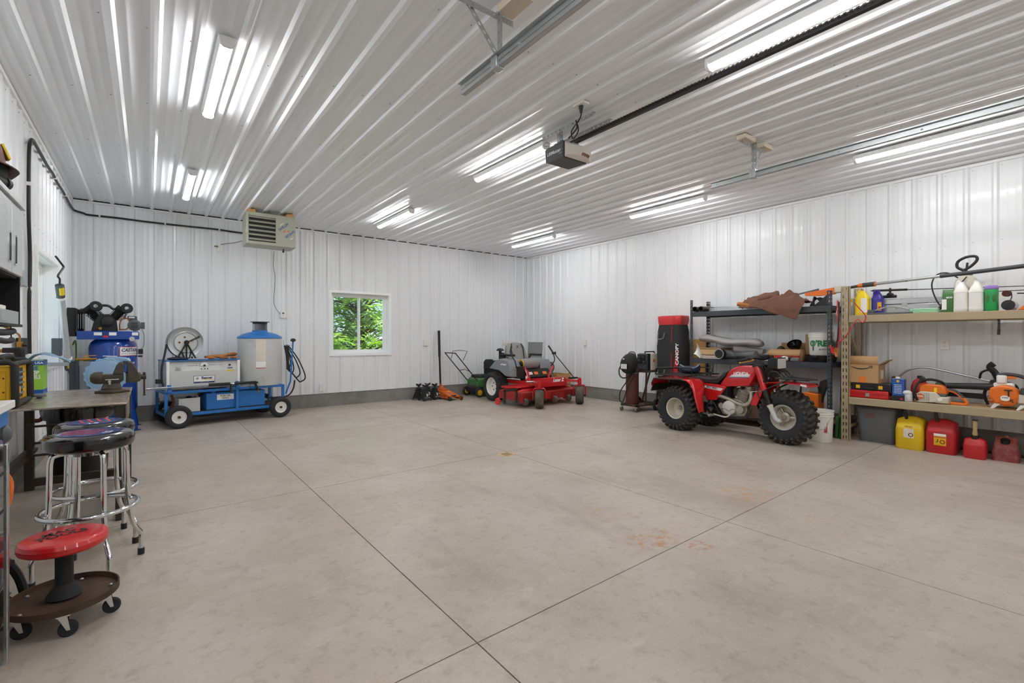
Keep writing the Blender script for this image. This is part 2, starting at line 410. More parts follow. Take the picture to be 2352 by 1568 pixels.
# ribbed steel panels
PER = .2286
def profile(u0, u1, phase, hh=.017):
    pts = [u0, u1]; k0 = math.floor((u0-phase)/PER)-1; k1 = math.ceil((u1-phase)/PER)+1
    for k in range(k0, k1+1):
        c = phase+k*PER
        for d in (-.032, -.012, .012, .032): pts.append(c+d)
        for cc in (c+PER*.36, c+PER*.64):
            for d in (-.011, -.005, .005, .011): pts.append(cc+d)
    def hgt(u):
        t = (u-phase) % PER
        if t > PER/2: t2 = PER-t
        else: t2 = t
        if t2 <= .0121: return hh
        if t2 < .032: return hh*(.032-t2)/.020
        d = abs(t2-PER*.36)
        if d <= .0051: return .002
        if d < .011: return .002*(.011-d)/.006
        return 0
    pts = sorted(p for p in set(round(p, 5) for p in pts) if u0-2e-5 <= p <= u1+2e-5)
    return [(p, hgt(p)) for p in pts]
def panels(parent, name, mt, u0, u1, w0, w1, phase, to, hole=None, width=4*PER):
    """split a wall into sheets one cover width wide; to(u, w, h) gives the world point"""
    k = math.floor((u0-phase)/width); edges = [u0]
    e = phase+(k+1)*width
    while e < u1-.02:
        if e > u0+.02: edges.append(e)
        e += width
    edges.append(u1)
    for a, b in zip(edges[:-1], edges[1:]):
        mb = MB(); pr = profile(a, b, phase)
        if hole:
            ex = [x for x in hole[:2] if a < x < b]
            for x in ex: pr.append((round(x, 5), 0.))
            pr = sorted(set(pr))
        for (p, hp), (q, hq) in zip(pr[:-1], pr[1:]):
            iv = [(w0, w1)]
            if hole and hole[0]-1e-4 <= p and q <= hole[1]+1e-4: iv = [(w0, hole[2]), (hole[3], w1)]
            for z0, z1 in iv: mb.add([to(p, z0, hp), to(q, z0, hq), to(q, z1, hq), to(p, z1, hp)], [(0, 1, 2, 3)])
        bm = bmesh.new(); o = P(name, mb, mt, parent, ang=20)
        me = o.data; bm = bmesh.new(); bm.from_mesh(me); bmesh.ops.remove_doubles(bm, verts=bm.verts, dist=1e-5); bmesh.ops.recalc_face_normals(bm, faces=bm.faces); bm.to_mesh(me); bm.free(); finish(me, 20)
CURB = .243; PT = H-.02; OFF = .010
phB = wb(692.1, 905).x; phR = wx(1356.8, 885).y; phL = 6.10; phC = wb(209, 462).x
WB = (2.655, 3.775, .945, 2.085)                # back window opening  (x0, x1, z0, z1)
WL = (6.33, 7.60, .945, 2.085)                  # left window opening  (y0, y1, z0, z1)
def slab(name, mk, u0, u1, hole):
    mb = MB(); z1 = H+.16
    if hole:
        mk(mb, u0, hole[0], -.1, z1); mk(mb, hole[1], u1, -.1, z1); mk(mb, hole[0], hole[1], -.1, hole[2]); mk(mb, hole[0], hole[1], hole[3], z1)
    else: mk(mb, u0, u1, -.1, z1)
    return struct(P(name, mb, 'dark_gap'))
wall_b = slab('wall_back', lambda m, a, b, c, d: m.bx(a, b, D+.002, D+.16, c, d), LX-.2, W+.2, WB)
wall_r = slab('wall_right', lambda m, a, b, c, d: m.bx(W+.002, W+.16, a, b, c, d), FY-.2, D+.002, None)
wall_l = slab('wall_left', lambda m, a, b, c, d: m.bx(LX-.16, LX-.002, a, b, c, d), FY-.2, D+.002, WL)
wall_f = slab('wall_front', lambda m, a, b, c, d: m.bx(a, b, FY-.16, FY-.002, c, d), LX, W, None)
panels(wall_b, 'wall_panel', 'wall_steel', LX+.01, W-.01, CURB, PT, phB, lambda u, w, h: (u, D-OFF-h, w), WB)
panels(wall_r, 'wall_panel', 'wall_steel', FY+.01, D-.012, CURB, PT, phR, lambda u, w, h: (W-OFF-h, u, w))
panels(wall_l, 'wall_panel', 'wall_steel', FY+.01, D-.012, CURB, PT, phL, lambda u, w, h: (LX+OFF+h, u, w), WL)
panels(wall_f, 'wall_panel', 'wall_steel', LX+.01, W-.01, 0, PT, phB, lambda u, w, h: (u, FY+OFF+h, w))
ceil = struct(P('ceiling', MB().bx(LX-.2, W+.2, FY-.2, D+.2, H+.03, H+.16), 'ceil_void'))
panels(ceil, 'ceiling_panel', 'ceil_steel', LX+.02, W-.02, FY+.02, D-.040, phC, lambda u, w, h: (u, w, H+.008-h))
# concrete curb and white trims
struct(P('baseboard_back', MB().bx(LX, W, D-.004, D+.01, 0, CURB+.004), 'curb'))
struct(P('baseboard_right', MB().bx(W-.004, W+.01, FY, D, 0, CURB+.004), 'curb'))
struct(P('baseboard_left', MB().bx(LX-.01, LX+.004, FY, D, 0, CURB+.004), 'curb'))
def trimset(n, f):
    mb = MB(); f(mb, H-.034, H-.006 if n == 1 else H+.006, .030); return struct(P('trim_%d' % n, mb, 'white_trim', bev=.003))
trimset(1, lambda m, a, b, t: m.bx(LX, W, D-t-.004, D, a, b)); trimset(2, lambda m, a, b, t: m.bx(W-t-.004, W, FY, D, a, b))
trimset(3, lambda m, a, b, t: m.bx(LX, LX+t+.004, FY, D, a, b))
for n, f in ((4, lambda m: m.bx(LX, W, D-.014, D, CURB-.004, CURB+.010)), (5, lambda m: m.bx(W-.014, W, FY, D, CURB-.004, CURB+.010)), (6, lambda m: m.bx(LX, LX+.014, FY, D, CURB-.004, CURB+.010))):
    mb = MB(); f(mb); struct(P('trim_%d' % n, mb, 'white_trim'))
# rows of panel screws: far too many and small to pick apart
def screws(par, pts, n):
    mb = MB()
    for p in pts: mb.cyl(p-n*.001, p+n*.004, .005, n=6)
    o = P('screws', mb, 'galv', par); o['kind'] = 'stuff'
def rowpts(u0, u1, ph, zs, mk, hole):
    o = []; k = math.ceil((u0-ph)/PER)
    while ph+k*PER < u1:
        u = ph+k*PER-.05
        for z in zs:
            if u > u0+.03 and not (hole and hole[0]-.05 < u < hole[1]+.05 and hole[2]-.05 < z < hole[3]+.05): o.append(mk(u, z))
        k += 1
    return o
ZS = (.27, .88, 1.5, 2.3, 3.1)
screws(wall_b, rowpts(LX, W, phB, ZS, lambda u, z: V(u, D-OFF, z), WB), V(0, -1, 0))
screws(wall_r, rowpts(FY, D, phR, ZS, lambda u, z: V(W-OFF, u, z), None), V(-1, 0, 0))
screws(wall_l, rowpts(FY, D, phL, ZS, lambda u, z: V(LX+OFF, u, z), WL), V(1, 0, 0))
screws(ceil, rowpts(LX, W, phC, (-2.4, -1.2, .1, 1.3, 2.5, 3.75, 4.95, 6.2, 7.4, 8.7), lambda u, y: V(u, y, H+.008), None), V(0, 0, -1))
# windows
def window(n, pos, fn, outdir):
    """fn(u, w, d) -> world; u along the wall, w height, d depth outward"""
    u0, u1, w0, w1 = pos
    def bar(mb, a, b, c, d, e0, e1):
        ps = [fn(u, w, e) for u in (a, b) for w in (c, d) for e in (e0, e1)]
        mb.add(ps, [(0, 1, 3, 2), (4, 6, 7, 5), (0, 4, 5, 1), (2, 3, 7, 6), (0, 2, 6, 4), (1, 5, 7, 3)])
    root = struct(P('window_%d' % n, (lambda m: (bar(m, u0-.035, u0+.008, w0-.035, w1+.035, -.032, .0), bar(m, u1-.008, u1+.035, w0-.035, w1+.035, -.032, .0),
        bar(m, u0+.008, u1-.008, w1-.008, w1+.035, -.032, .0), bar(m, u0+.008, u1-.008, w0-.035, w0+.008, -.032, .0), m)[-1])(MB()), 'vinyl_white'))
    mb = MB(); t = .012
    bar(mb, u0, u0+t, w0, w1, 0, .15); bar(mb, u1-t, u1, w0, w1, 0, .15); bar(mb, u0+t, u1-t, w1-t, w1, 0, .15); bar(mb, u0+t, u1-t, w0, w0+t, 0, .15)
    P('window_reveal', mb, 'vinyl_white', root)
    mb = MB(); t = .05; e = .013; bar(mb, u0+e, u0+t, w0+e, w1-e, .10, .149); bar(mb, u1-t, u1-e, w0+e, w1-e, .10, .149); bar(mb, u0+t, u1-t, w1-t, w1-e, .10, .149); bar(mb, u0+t, u1-t, w0+e, w0+t, .10, .149)
    P('window_frame', mb, 'vinyl_white', root)
    um = (u0+u1)/2
    for a, b, e in ((u0+.045, um+.022, .115), (um-.022, u1-.045, .13)):
        mb = MB(); s = .032
        for q in ((a, a+s, w0+.045, w1-.045), (b-s, b, w0+.045, w1-.045), (a+s, b-s, w0+.045, w0+.045+s), (a+s, b-s, w1-.045-s, w1-.045)): bar(mb, *q, e-.012, e+.012)
        sa = P('window_sash', mb, 'vinyl_white', root)
        mb = MB(); bar(mb, a+s, b-s, w0+.045+s, w1-.045-s, e-.002, e+.002); P('window_pane', mb, 'glass', sa)
    return root
window(1, WB, lambda u, w, d: (u, D+d, w), 1)
window(2, WL, lambda u, w, d: (LX-d, u, w), 1)
# sectional overhead door in the wall behind the camera
dr = struct(P('door_1', MB().bx(1.62, 4.68, FY+.03, FY+.055, 0, 2.75), 'white_trim'))
for k in range(5): P('door_panel', MB().bx(1.64, 4.66, FY+.055, FY+.075, .01+k*.55, .55+k*.55-.01), 'white_trim', dr, bev=.008)

# ------------------------------------------------------------------ outside the windows
lawn = tag(P('lawn', MB().bx(-14, 22, D+.3, 32, -.3, -.12), 'grass'), 'sunlit green lawn beyond the back window', 'grass', kind='stuff')
def frond(mb, p, d, up, ln, wd, n):
    d = d.normalized(); s = d.cross(up).normalized(); u = s.cross(d)
    for i in range(1, n+1):
        t = i/(n+.5); q = p+d*ln*t-u*(.35*ln*t*t); w = wd*(1-.55*abs(t-.4))
        for sg in (-1, 1):
            e = (s*sg+d*.35-u*.25).normalized(); hw = ln/n*.36
            mb.add([q, q+e*w*.45+d*hw, q+e*w, q+e*w*.45-d*hw], [(0, 1, 2, 3)])
def tree(name, label, base, hgt, spread, nf, ln, mt, zlo, seed):
    rnd = random.Random(seed); t = thing(name, label, 'tree', base)
    P('trunk', MB().tube(spline([(0, 0, 0), (.06, .05, hgt*.35), (-.05, .1, hgt*.8), (0, 0, hgt)], 4), [.09]*9+[.06, .05, .04, .02], 8), 'bark', t)
    mb = MB(); fo = MB()
    for k in range(nf//9):
        z = zlo+(hgt-zlo)*rnd.random(); a = rnd.random()*2*PI; rr = spread*(.45+.55*rnd.random())*(1-.5*max(0, (z-hgt*.5)/(hgt*.5)))
        tip = V(math.cos(a)*rr, math.sin(a)*rr, z+rr*.25); mb.tube([(0, 0, max(.2, z-.3*rr)), tip*.5+V(0, 0, z*.5), tip], [.03, .02, .008], 5)
        for j in range(9):
            d = V(rnd.uniform(-1, 1), rnd.uniform(-1, 1), rnd.uniform(-.25, .6)); q = tip*(.45+.55*rnd.random()); q.z = tip.z-rnd.random()*.35
            frond(fo, q, d, V(0, 0, 1), ln*rnd.uniform(.7, 1.25), ln*.3, 9)
    P('branches', mb, 'bark', t); o = P('foliage', fo, mt, t); o['kind'] = 'stuff'; return t
tree('sumac_tree', 'bright leafy tree with feathery fronds close outside the back window', (4.2, 11.7, -.12), 3.1, 1.2, 700, .5, 'leaf_a', .7, 3)
_r = random.Random(21); mb = MB(); mb2 = MB()
for k in range(900):
    q = V(_r.uniform(1.5, 9.5), _r.uniform(14.2, 17.5), _r.uniform(.1, 5.2)); frond(mb if k % 2 else mb2, q, V(_r.uniform(-1, 1), _r.uniform(-1, .3), _r.uniform(-.3, .6)), V(0, 0, 1), _r.uniform(.5, .9), .26, 9)
tag(P('thicket', mb, 'leaf_b'), 'mid green thicket filling the view behind the bright tree', 'foliage', kind='stuff')
tag(P('thicket', mb2, 'leaf_c'), 'dark green undergrowth in the depth of the thicket', 'foliage', kind='stuff')
# ================================================================== ceiling: lamps, door opener, tracks, heater
def perf(mb, p0, p1, side, w, t, pitch=.05, hole=.022):
    """perforated flat bar from p0 to p1, width w along side, real holes between rails and cross bars"""
    p0, p1, side = Vector(p0), Vector(p1), Vector(side).normalized(); d = (p1-p0); ln = d.length; d.normalize(); nrm = d.cross(side).normalized()
    def blk(a, b, c, e):
        vs = [p0+d*x+side*y+nrm*z for x in (a, b) for y in (c, e) for z in (-t/2, t/2)]
        mb.add(vs, [(0, 1, 3, 2), (4, 6, 7, 5), (0, 4, 5, 1), (2, 3, 7, 6), (0, 2, 6, 4), (1, 5, 7, 3)])
    hw = hole*.6; blk(0, ln, -w/2, -hw/2); blk(0, ln, hw/2, w/2); n = max(1, int(ln/pitch)); x = 0
    for k in range(n+1):
        c = k*ln/n; a, b = max(0, c-(ln/n-hole)/2), min(ln, c+(ln/n-hole)/2); blk(a, b, -hw/2, hw/2)
def perf_angle(mb, p0, p1, s1, s2, w=.034, t=.003, **k):
    s1, s2 = Vector(s1), Vector(s2); perf(mb, Vector(p0)+s1*w/2, Vector(p1)+s1*w/2, s1, w, t, **k); perf(mb, Vector(p0)+s2*w/2, Vector(p1)+s2*w/2, s2, w, t, **k)
LROW = {0: 'left', 1: 'middle', 2: 'right'}
LAB = {(0, 2): 'lit strip light at the left, second one from the corner above the compressor', (0, 3): 'lit strip light at the left nearest the hanging heater',
       (1, 1): 'long lit strip light beside the dark opener rail at top right', (1, 2): 'lit strip light running up to the garage door opener', (1, 3): 'lit strip light in the middle row nearest the back window',
       (2, 1): 'lit strip light above the tan shelving rack, nearest the right wall', (2, 2): 'lit strip light above the red canopy bag near the right wall', (2, 3): 'lit strip light closest to the far back corner above the red mower'}
src = None
for i, x in enumerate((.40, 3.10, 5.95)):
    for j, y in enumerate((-1.75, 1.18, 4.13, 7.13)):
        lab = LAB.get((i, j), 'lit strip light of the %s row, behind or above the viewer' % LROW[i] + (' by the door wall' if j == 0 else ''))
        if src is None:
            t = src = thing('ceiling_light', lab, 'light', (x, y, 0), group='ceiling strip lights')
            P('housing', MB().prism([(-.052, H-.012), (.052, H-.012), (.036, H-.052), (-.036, H-.052)], -.625, .625, 'y'), 'white_trim', t, bev=.003)
            P('diffuser', MB().prism([(.035*math.cos(R(180+a)), H-.05+.030*math.sin(R(180+a))) for a in range(0, 181, 20)], -.605, .605, 'y'), 'lamp', t)
            for sg in (-1, 1): P('end_cap', MB().prism([(-.046, H-.02), (.046, H-.02), (.04, H-.068), (.022, H-.082), (-.022, H-.082), (-.04, H-.068)], sg*.605, sg*.63, 'y'), 'white_trim', t, bev=.003)
        else:
            t = copy_tree(src); t.location = (x, y, 0); t['label'] = lab
# overhead door tracks
ZT = 2.83
def track(x, yend, sgn, label):
    t = thing('door_track', label, 'track', (x, 0, 0), group='overhead door tracks')
    mb = MB(); y0 = FY+.35
    mb.bx(-.0015, .0015, y0, yend, ZT-.028, ZT+.028); mb.bx(0, -sgn*.028, y0, yend, ZT+.026, ZT+.028); mb.bx(0, -sgn*.03, y0, yend, ZT-.028, ZT-.026); mb.bx(-sgn*.028, -sgn*.03, y0, yend, ZT-.028, ZT-.014)
    P('rail', mb, 'galv', t); mb = MB()
    mb.bx(sgn*.002, sgn*.005, y0, yend, ZT+.0, ZT+.03); mb.bx(0, sgn*.03, y0, yend, ZT+.03, ZT+.033); P('reinforcing_angle', mb, 'galv', t)
    for y in [yend-.06-.55*k for k in range(9)]: P('bolt', MB().cyl((-sgn*.006, y, ZT), (sgn*.012, y, ZT), .008, n=8), 'chrome', t)
    return t
track(1.60, 2.63, -1, 'galvanised overhead door track at upper left of the dark opener rail')
track(4.70, 2.70, 1, 'galvanised overhead door track running toward the right wall')
def hanger(x, y, dirx, x0, x1, label):
    t = thing('track_hanger', label, 'bracket', (x, y, 0), group='door track hangers')
    mb = MB(); perf_angle(mb, (x0-x, 0, H-.045), (x1-x, 0, H-.045), (0, 1, 0), (0, 0, -1)); P('ceiling_angle', mb, 'galv', t)
    mb = MB(); perf_angle(mb, (0, -.004, H-.03), (0, -.004, ZT-.03), (-dirx, 0, 0), (0, -1, 0)); P('drop_angle', mb, 'galv', t)
    mb = MB(); perf(mb, (dirx*.20, .012, H-.05), (dirx*.012, -.012, ZT+.05), (-dirx*.79, 0, .62), .034, .003); P('brace', mb, 'galv', t)
    P('clamp', MB().bx(-.03, .03, -.035, .025, ZT-.035, ZT+.05), 'galv', t, bev=.004)
    return t
hanger(1.612, 2.255, -1, 1.20, 1.73, 'perforated hanger bracket holding the left door track'); hanger(4.69, 2.268, 1, 4.50, 4.90, 'perforated hanger bracket holding the right door track')
for x, y, dx, dy, lab in ((1.665, 2.15, .055, .10, 'painted wood block above the left track hanger'), (4.56, 2.268, .10, .045, 'thin wood block on the ceiling over the right track hanger'), (4.90, 2.262, .09, .05, 'wood block at the outer end of the right hanger angle')):
    tag(P('wood_block', MB().box((x, y, H-.022), (dx*2, dy*2, .045)), 'wood_pale', bev=.003), lab, 'block', 'ceiling mounting blocks')
# opener
op = thing('garage_door_opener', 'grey garage door opener with frosted light cover hanging from the ceiling', 'door opener', (3.067, 3.16, 0))
x0, x1, y0, y1, z0, z1 = -.152, .153, -.10, .14, 2.83, 2.985
P('motor_housing', MB().prism([(y0, z0+.005), (y1, z0+.02), (y1+.01, z1-.01), (y1-.02, z1), (y0, z1), ], x0, x1-.02, 'x'), 'char', op, bev=.008)
P('rear_panel', MB().prism([(y0+.005, z0), (y1-.01, z0+.012), (y1, z1-.02), (y0+.005, z1+.004)], x0-.012, x0, 'x'), 'grey_dk', op, bev=.004)
mb = MB()
rings = []
for k in range(7):
    q = k/6; b = .075*math.sin(PI*(.12+.76*q))
    rings.append([(x0+.005+(x1-x0)*q, y0, z0+.012), (x0+.005+(x1-x0)*q, y0-b, z0+.03), (x0+.005+(x1-x0)*q, y0-b*1.05, z1-.04), (x0+.005+(x1-x0)*q, y0, z1-.002)])
mb.loft(rings); P('light_cover', mb, 'lens_opal', op, bev=.006, ang=50)
mb = MB()
for k in range(6):
    vx = .0+k*.019; vq = (vx-x0-.005)/(x1-x0); mb.box((vx, y0-.0765*math.sin(PI*(.12+.76*vq))*1.01, z0+.045), (.008, .006, .03), (0, .5, 0))
P('vents', mb, 'rust', op)
text('LiftMaster', .044, 'ink_white', op, (x0-.012, .02, z1-.075), (0, -1, 0), (0, 0, 1), bold=.02)
text('1/2 HP', .014, 'ink_white', op, (x0-.012, -.06, z1-.105), (0, -1, 0), (0, 0, 1))
for sx in (-.09, .09): mb = MB(); perf_angle(mb, (sx, .02, z1-.01), (sx, .02, H-.04), (1, 0, 0), (0, 1, 0)); P('hanging_strap', mb, 'galv', op)
for sx in (-.125, .085): mb = MB(); perf_angle(mb, (sx, -.42, H-.045), (sx, .22, H-.045), (1, 0, 0), (0, 0, -1)); P('ceiling_angle', mb, 'galv', op)
rl = P('rail', MB().bx(-.016, .016, FY+.3-3.16, -.02, 2.995, 3.03), 'black', op, bev=.003)
mb = MB()
for k in range(160):
    y = -.15-k*.03; mb.box((-.022, y, 3.022), (.006, .018, .01))
ch = P('chain', mb, 'steel_dark', rl)
P('rail_bracket', MB().bx(-.03, .03, -.10, .02, 2.975, 2.997).cyl((0, -.06, 2.96), (0, -.06, 3.04), .006), 'galv', op)
op_out = tag(P('ceiling_outlet', MB().box((2.83, 2.77, H-.012), (.075, .12, .02)), 'white_plastic', bev=.004), 'white outlet plate on the ceiling feeding the door opener', 'outlet')
pts = spline([(2.83, 2.77, H-.03), (2.84, 2.78, H-.09), (2.87, 2.84, 3.06), (2.85, 2.9, 2.99), (2.9, 2.93, 2.95), (2.93, 2.9, 3.02), (2.86, 2.86, 3.07), (2.91, 2.90, 3.03), (2.93, 3.02, 2.99)], 6)
t = thing('power_cord', 'black power cord looping from ceiling outlet to the door opener', 'cord', (0, 0, 0))
P('cable', MB().tube(pts, .006, 6), 'black', t); P('plug', MB().cyl((2.83, 2.77, H-.022), (2.832, 2.772, H-.075), .021, .011, 12), 'black', t)
tag(P('antenna_wire', MB().tube(spline([(2.92, 3.24, 2.99), (2.89, 3.3, 3.0), (2.88, 3.26, 3.02), (2.9, 3.2, 2.985), (2.9, 3.1, 2.97)], 5), .0025, 5), 'grey_plastic'), 'thin grey wire curled on the opener housing', 'wire')
# unit heater
ht = thing('unit_heater', 'grey green gas unit heater with louvered front hanging under the ceiling', 'heater', (1.148, 7.95, 0))
hw, hd, zb, zt = .68, .38, 2.643, 3.115
mb = MB(); lx1 = .395
mb.bx(0, hw, .03, hd, zb, zt); P('cabinet', mb, 'heater', ht, bev=.006)
mb = MB(); mb.bx(0, .03, 0, .03, zb, zt).bx(lx1, hw, 0, .03, zb, zt).bx(.03, lx1, 0, .03, zb, zb+.045).bx(.03, lx1, 0, .03, zt-.055, zt); P('front_panel', mb, 'heater', ht, bev=.003)
P('dark_recess', MB().bx(.03, lx1, .022, .0302, zb+.04, zt-.05), 'black', ht)
for k in range(6): P('louver', MB().box((.03+(lx1-.03)/2, .006, zb+.075+k*.066), (lx1-.035, .004, .05), (R(-48), 0, 0)), 'heater', ht)
P('nameplate', MB().bx(-.003, 0, .02, .05, zb+.16, zb+.21), 'yellow_br', ht)
for s_, (cx_, cz_), an in ((0, (.50, .305), 42), (1, (.575, .20), 42)):
    r = V(math.cos(R(an)), 0, math.sin(R(an)))*(1 if s_ else -1); u = V(-math.sin(R(an)), 0, math.cos(R(an)))*(1 if s_ else -1)
    text('HOT DAWG', .05, 'ink_blue', ht, (cx_+(.02 if s_ else 0), 0, zb+cz_), r, u, bold=.03, sx=.62)
    P('logo_dot', MB().cyl((.515+.055*s_, -.002, zb+.235+.01*s_), (.515+.055*s_, .001, zb+.235+.01*s_), .014, n=12), 'ink_orange', ht)
    P('logo_bar', MB().box((.475+.145*s_, -.001, zb+.34-.20*s_), (.055, .002, .007), (0, -R(an), 0)), 'label_white', ht)
for x in (.07, .60): P('wood_block', MB().bx(x-.05, x+.05, .0, .33, zt, H-.012), 'wood', ht, bev=.002)
P('drain_fitting', MB().bx(.535, .55, .2, .212, zb-.05, zb).cyl((.5425, .206, zb-.055), (.5425, .206, zb-.03), .014, n=12), 'black', ht)
def plate(name, label, c, nrm, kind):
    """wall plate with a device on it; nrm is the direction it faces"""
    n = Vector(nrm); s = V(0, 0, 1).cross(n)
    t = thing(name, label, 'outlet' if kind == 'outlet' else ('thermostat' if kind == 'stat' else 'switch'), c)
    def blk(mb, w0, w1, h0, h1, d0, d1):
        vs = [s*a+V(0, 0, b)+n*d for a in (w0, w1) for b in (h0, h1) for d in (d0, d1)]
        return mb.add(vs, [(0, 1, 3, 2), (4, 6, 7, 5), (0, 4, 5, 1), (2, 3, 7, 6), (0, 2, 6, 4), (1, 5, 7, 3)])
    P('box', blk(MB(), -.038, .038, -.058, .058, -.03, .012), 'white_plastic', t, bev=.003)
    P('cover_plate', blk(MB(), -.041, .041, -.062, .062, .010, .018), 'white_plastic', t, bev=.003)
    if kind == 'outlet':
        for z in (-.021, .021):
            f = P('receptacle', MB().cyl(n*.017+V(0, 0, z), n*.021+V(0, 0, z), .017, n=16), 'white_plastic', t)
            mb = MB()
            for a in (-.006, .006): blk(mb, a-.0012, a+.0012, z-.001, z+.008, .02, .0215)
            blk(mb, -.0025, .0025, z-.011, z-.006, .02, .0215); P('slots', mb, 'black', t)
    elif kind == 'stat':
        P('display', blk(MB(), -.016, .016, .008, .032, .017, .0195), 'char', t); P('button', blk(MB(), -.006, .006, -.03, -.018, .017, .0195), 'grey_lt', t)
    else:
        P('toggle', blk(MB(), -.005, .005, -.004, .016, .017, .03), 'white_plastic', t)
    return t
bk = D-OFF-.02
plate('wall_outlet', 'white outlet on the back wall left of the unit heater', wb(505, 570, bk), (0, -1, 0), 'outlet')
plate('thermostat', 'small white thermostat at the end of the heater wire', wb(650, 722, bk), (0, -1, 0), 'stat')
plate('wall_outlet', 'white outlet low on the back wall below the window, left side', wb(739, 890, bk), (0, -1, 0), 'outlet')
plate('wall_outlet', 'white outlet on the back wall above the black jack stands', wb(978, 787, bk), (0, -1, 0), 'outlet')
plate('wall_outlet', 'white box on the back wall above the mower seat', wb(1158, 785, bk), (0, -1, 0), 'switch')
plate('wall_outlet', 'white box alone on the right wall beyond the welder cart', wx(1343, 786, W-OFF-.02), (-1, 0, 0), 'switch')
plate('wall_outlet', 'white outlet on the right wall between the tan rack shelves', wx(2170, 790, W-OFF-.02), (-1, 0, 0), 'outlet')
tag(P('thermostat_wire', MB().tube(spline([wb(630, 577, bk), wb(628, 610, bk), wb(632, 640, bk), wb(629, 690, bk), wb(634, 708, bk), wb(645, 722, bk)], 6), .004, 6), 'grey_plastic'), 'thin grey wire dropping from heater to thermostat', 'wire')
tag(P('heater_cable', MB().tube(spline([wb(500, 563, bk), wb(515, 560, bk-.03), wb(540, 557, bk-.08), V(1.2, 8.5, 2.78), V(1.25, 8.34, 2.8)], 6), .006, 6).cyl(wb(500, 566, bk-.02), wb(493, 565, bk-.05), .014, .01), 'grey_plastic'), 'grey power cable from wall outlet to the heater', 'cable')
cd = thing('electrical_conduit', 'black flexible conduit running up the left wall and along to the heater', 'conduit')
xl = LX+.044
zc = wb(160, 487).z+.02
path = [wx(68, 812, xl), wx(67, 700, xl), wx(69, 600, xl), wx(66, 500, xl), wx(66, 420, xl)]
pA = wx(66, 420, xl); path += [V(xl, pA.y+.02, zc-.13), V(xl, pA.y+.10, zc-.03), V(xl, pA.y+.22, zc)]
y = pA.y+.22
while y < D-.35: y += .35; path.append(V(xl, y, zc+random.uniform(-.012, .012)))
path += [V(xl+.02, D-.10, zc-.01), V(xl+.10, D-.044, zc-.02)]
xx = LX+.2
while xx < 1.5: path.append(V(xx, D-.044, zc-.03+random.uniform(-.006, .006))); xx += .3
P('pipe', MB().tube(spline(path, 5), .0135, 10), 'black', cd)
for q in (wx(66, 422, xl), wx(68, 663, xl), V(xl, 7.2, zc), V(xl, 8.0, zc)): P('clip', MB().box(q, (.034, .03, .034)), 'white_plastic', cd, bev=.004)
for x in (-.55, .2, .9): P('clip', MB().box((x, D-.044, zc-.03), (.02, .036, .036)), 'white_plastic', cd, bev=.004)
# ================================================================== left side: benches, stools, compressor
# bar stools
def bar_stool():
    t = thing('bar_stool', '', 'stool', (0, 0, 0), group='chrome bar stools')
    P('seat', MB().lathe([(.001, .655), (.165, .655), (.183, .665), (.188, .68), (.188, .705), (.183, .722), (.168, .732), (.12, .736), (.001, .737)], 40), 'black_gloss', t)
    P('seat_graphic', MB().lathe([(.001, .7378), (.13, .7372)], 40), 'blue_comp', t)
    for k, (a, b) in enumerate(((-.10, .06), (-.115, .02), (-.115, -.02), (-.10, -.06))): P('graphic_stripe', MB().bx(a, .05, b-.007, b+.007, .7365, .7386), 'ink_red', t)
    P('swivel_plate', MB().lathe([(.001, .625), (.09, .625), (.10, .655), (.001, .655)], 24), 'chrome', t)
    for k in range(4):
        a = R(45+90*k); c, s = math.cos(a), math.sin(a)
        pts = spline([(.06*c, .06*s, .64), (.13*c, .13*s, .642), (.158*c, .158*s, .618), (.163*c, .163*s, .5), (.168*c, .168*s, .34), (.19*c, .19*s, .2), (.228*c, .228*s, .125), (.23*c, .23*s, .10), (.23*c, .23*s, .03)], 5)
        lg = P('leg', MB().tube(pts, .0125, 12), 'chrome', t)
        P('rubber_foot', MB().cyl((.23*c, .23*s, 0), (.23*c, .23*s, .035), .0165, n=14), 'black', lg)
        P('bolt', MB().ell((.182*c, .182*s, .335), .008, 8, 6), 'chrome', lg)
    P('foot_ring', MB().torus((0, 0, .335), .2, .0125, 48, 10), 'chrome', t)
    text('LS', .05, 'ink_white', t, (.09, -.02, .7376), (0, 1, 0), (-1, 0, 0), bold=.03)
    return t
st1 = bar_stool(); st2 = copy_tree(st1)
st1.location = (-.246, 3.377, 0); st1.rotation_euler = (0, 0, R(22.5-45)); st1['label'] = 'chrome bar stool with black seat, the nearer one beside the red creeper seat'
st2.location = (-.254, 3.80, 0); st2.rotation_euler = (0, 0, R(-33.6-45)); st2['label'] = 'chrome bar stool with black seat, the farther one against the steel table'
# rolling creeper seat
cs = thing('creeper_seat', 'red round rolling mechanic stool with dirty steel tray', 'stool', (-.292, 2.838, 0))
P('cushion', MB().lathe([(.001, .328), (.135, .328), (.147, .336), (.15, .345), (.148, .352), (.15, .358), (.143, .374), (.12, .382), (.001, .386)], 40), 'red', cs)
for k, (w, y) in enumerate((('MAC', .028), ('TOOLS', -.022))): text(w, .052, 'ink_black', cs, (-.02+.015*k, y*.85, .3848), (.95, .3, 0), (-.3, .95, 0), bold=.035, lift=.001)
P('post', MB().cyl((0, 0, .13), (0, 0, .30), .031, n=24), 'black_matte', cs); P('piston', MB().cyl((0, 0, .29), (0, 0, .33), .018, n=16), 'chrome', cs)
mb = MB().lathe([(.001, .118), (.062, .118), (.06, .124), (.036, .165), (.033, .17), (.001, .17)], 24)
P('post_flange', mb, 'black_matte', cs)
P('tray', MB().lathe([(.001, .108), (.178, .108), (.182, .130), (.187, .130), (.187, .104), (.18, .1), (.001, .1)], 48), 'rust_steel', cs)
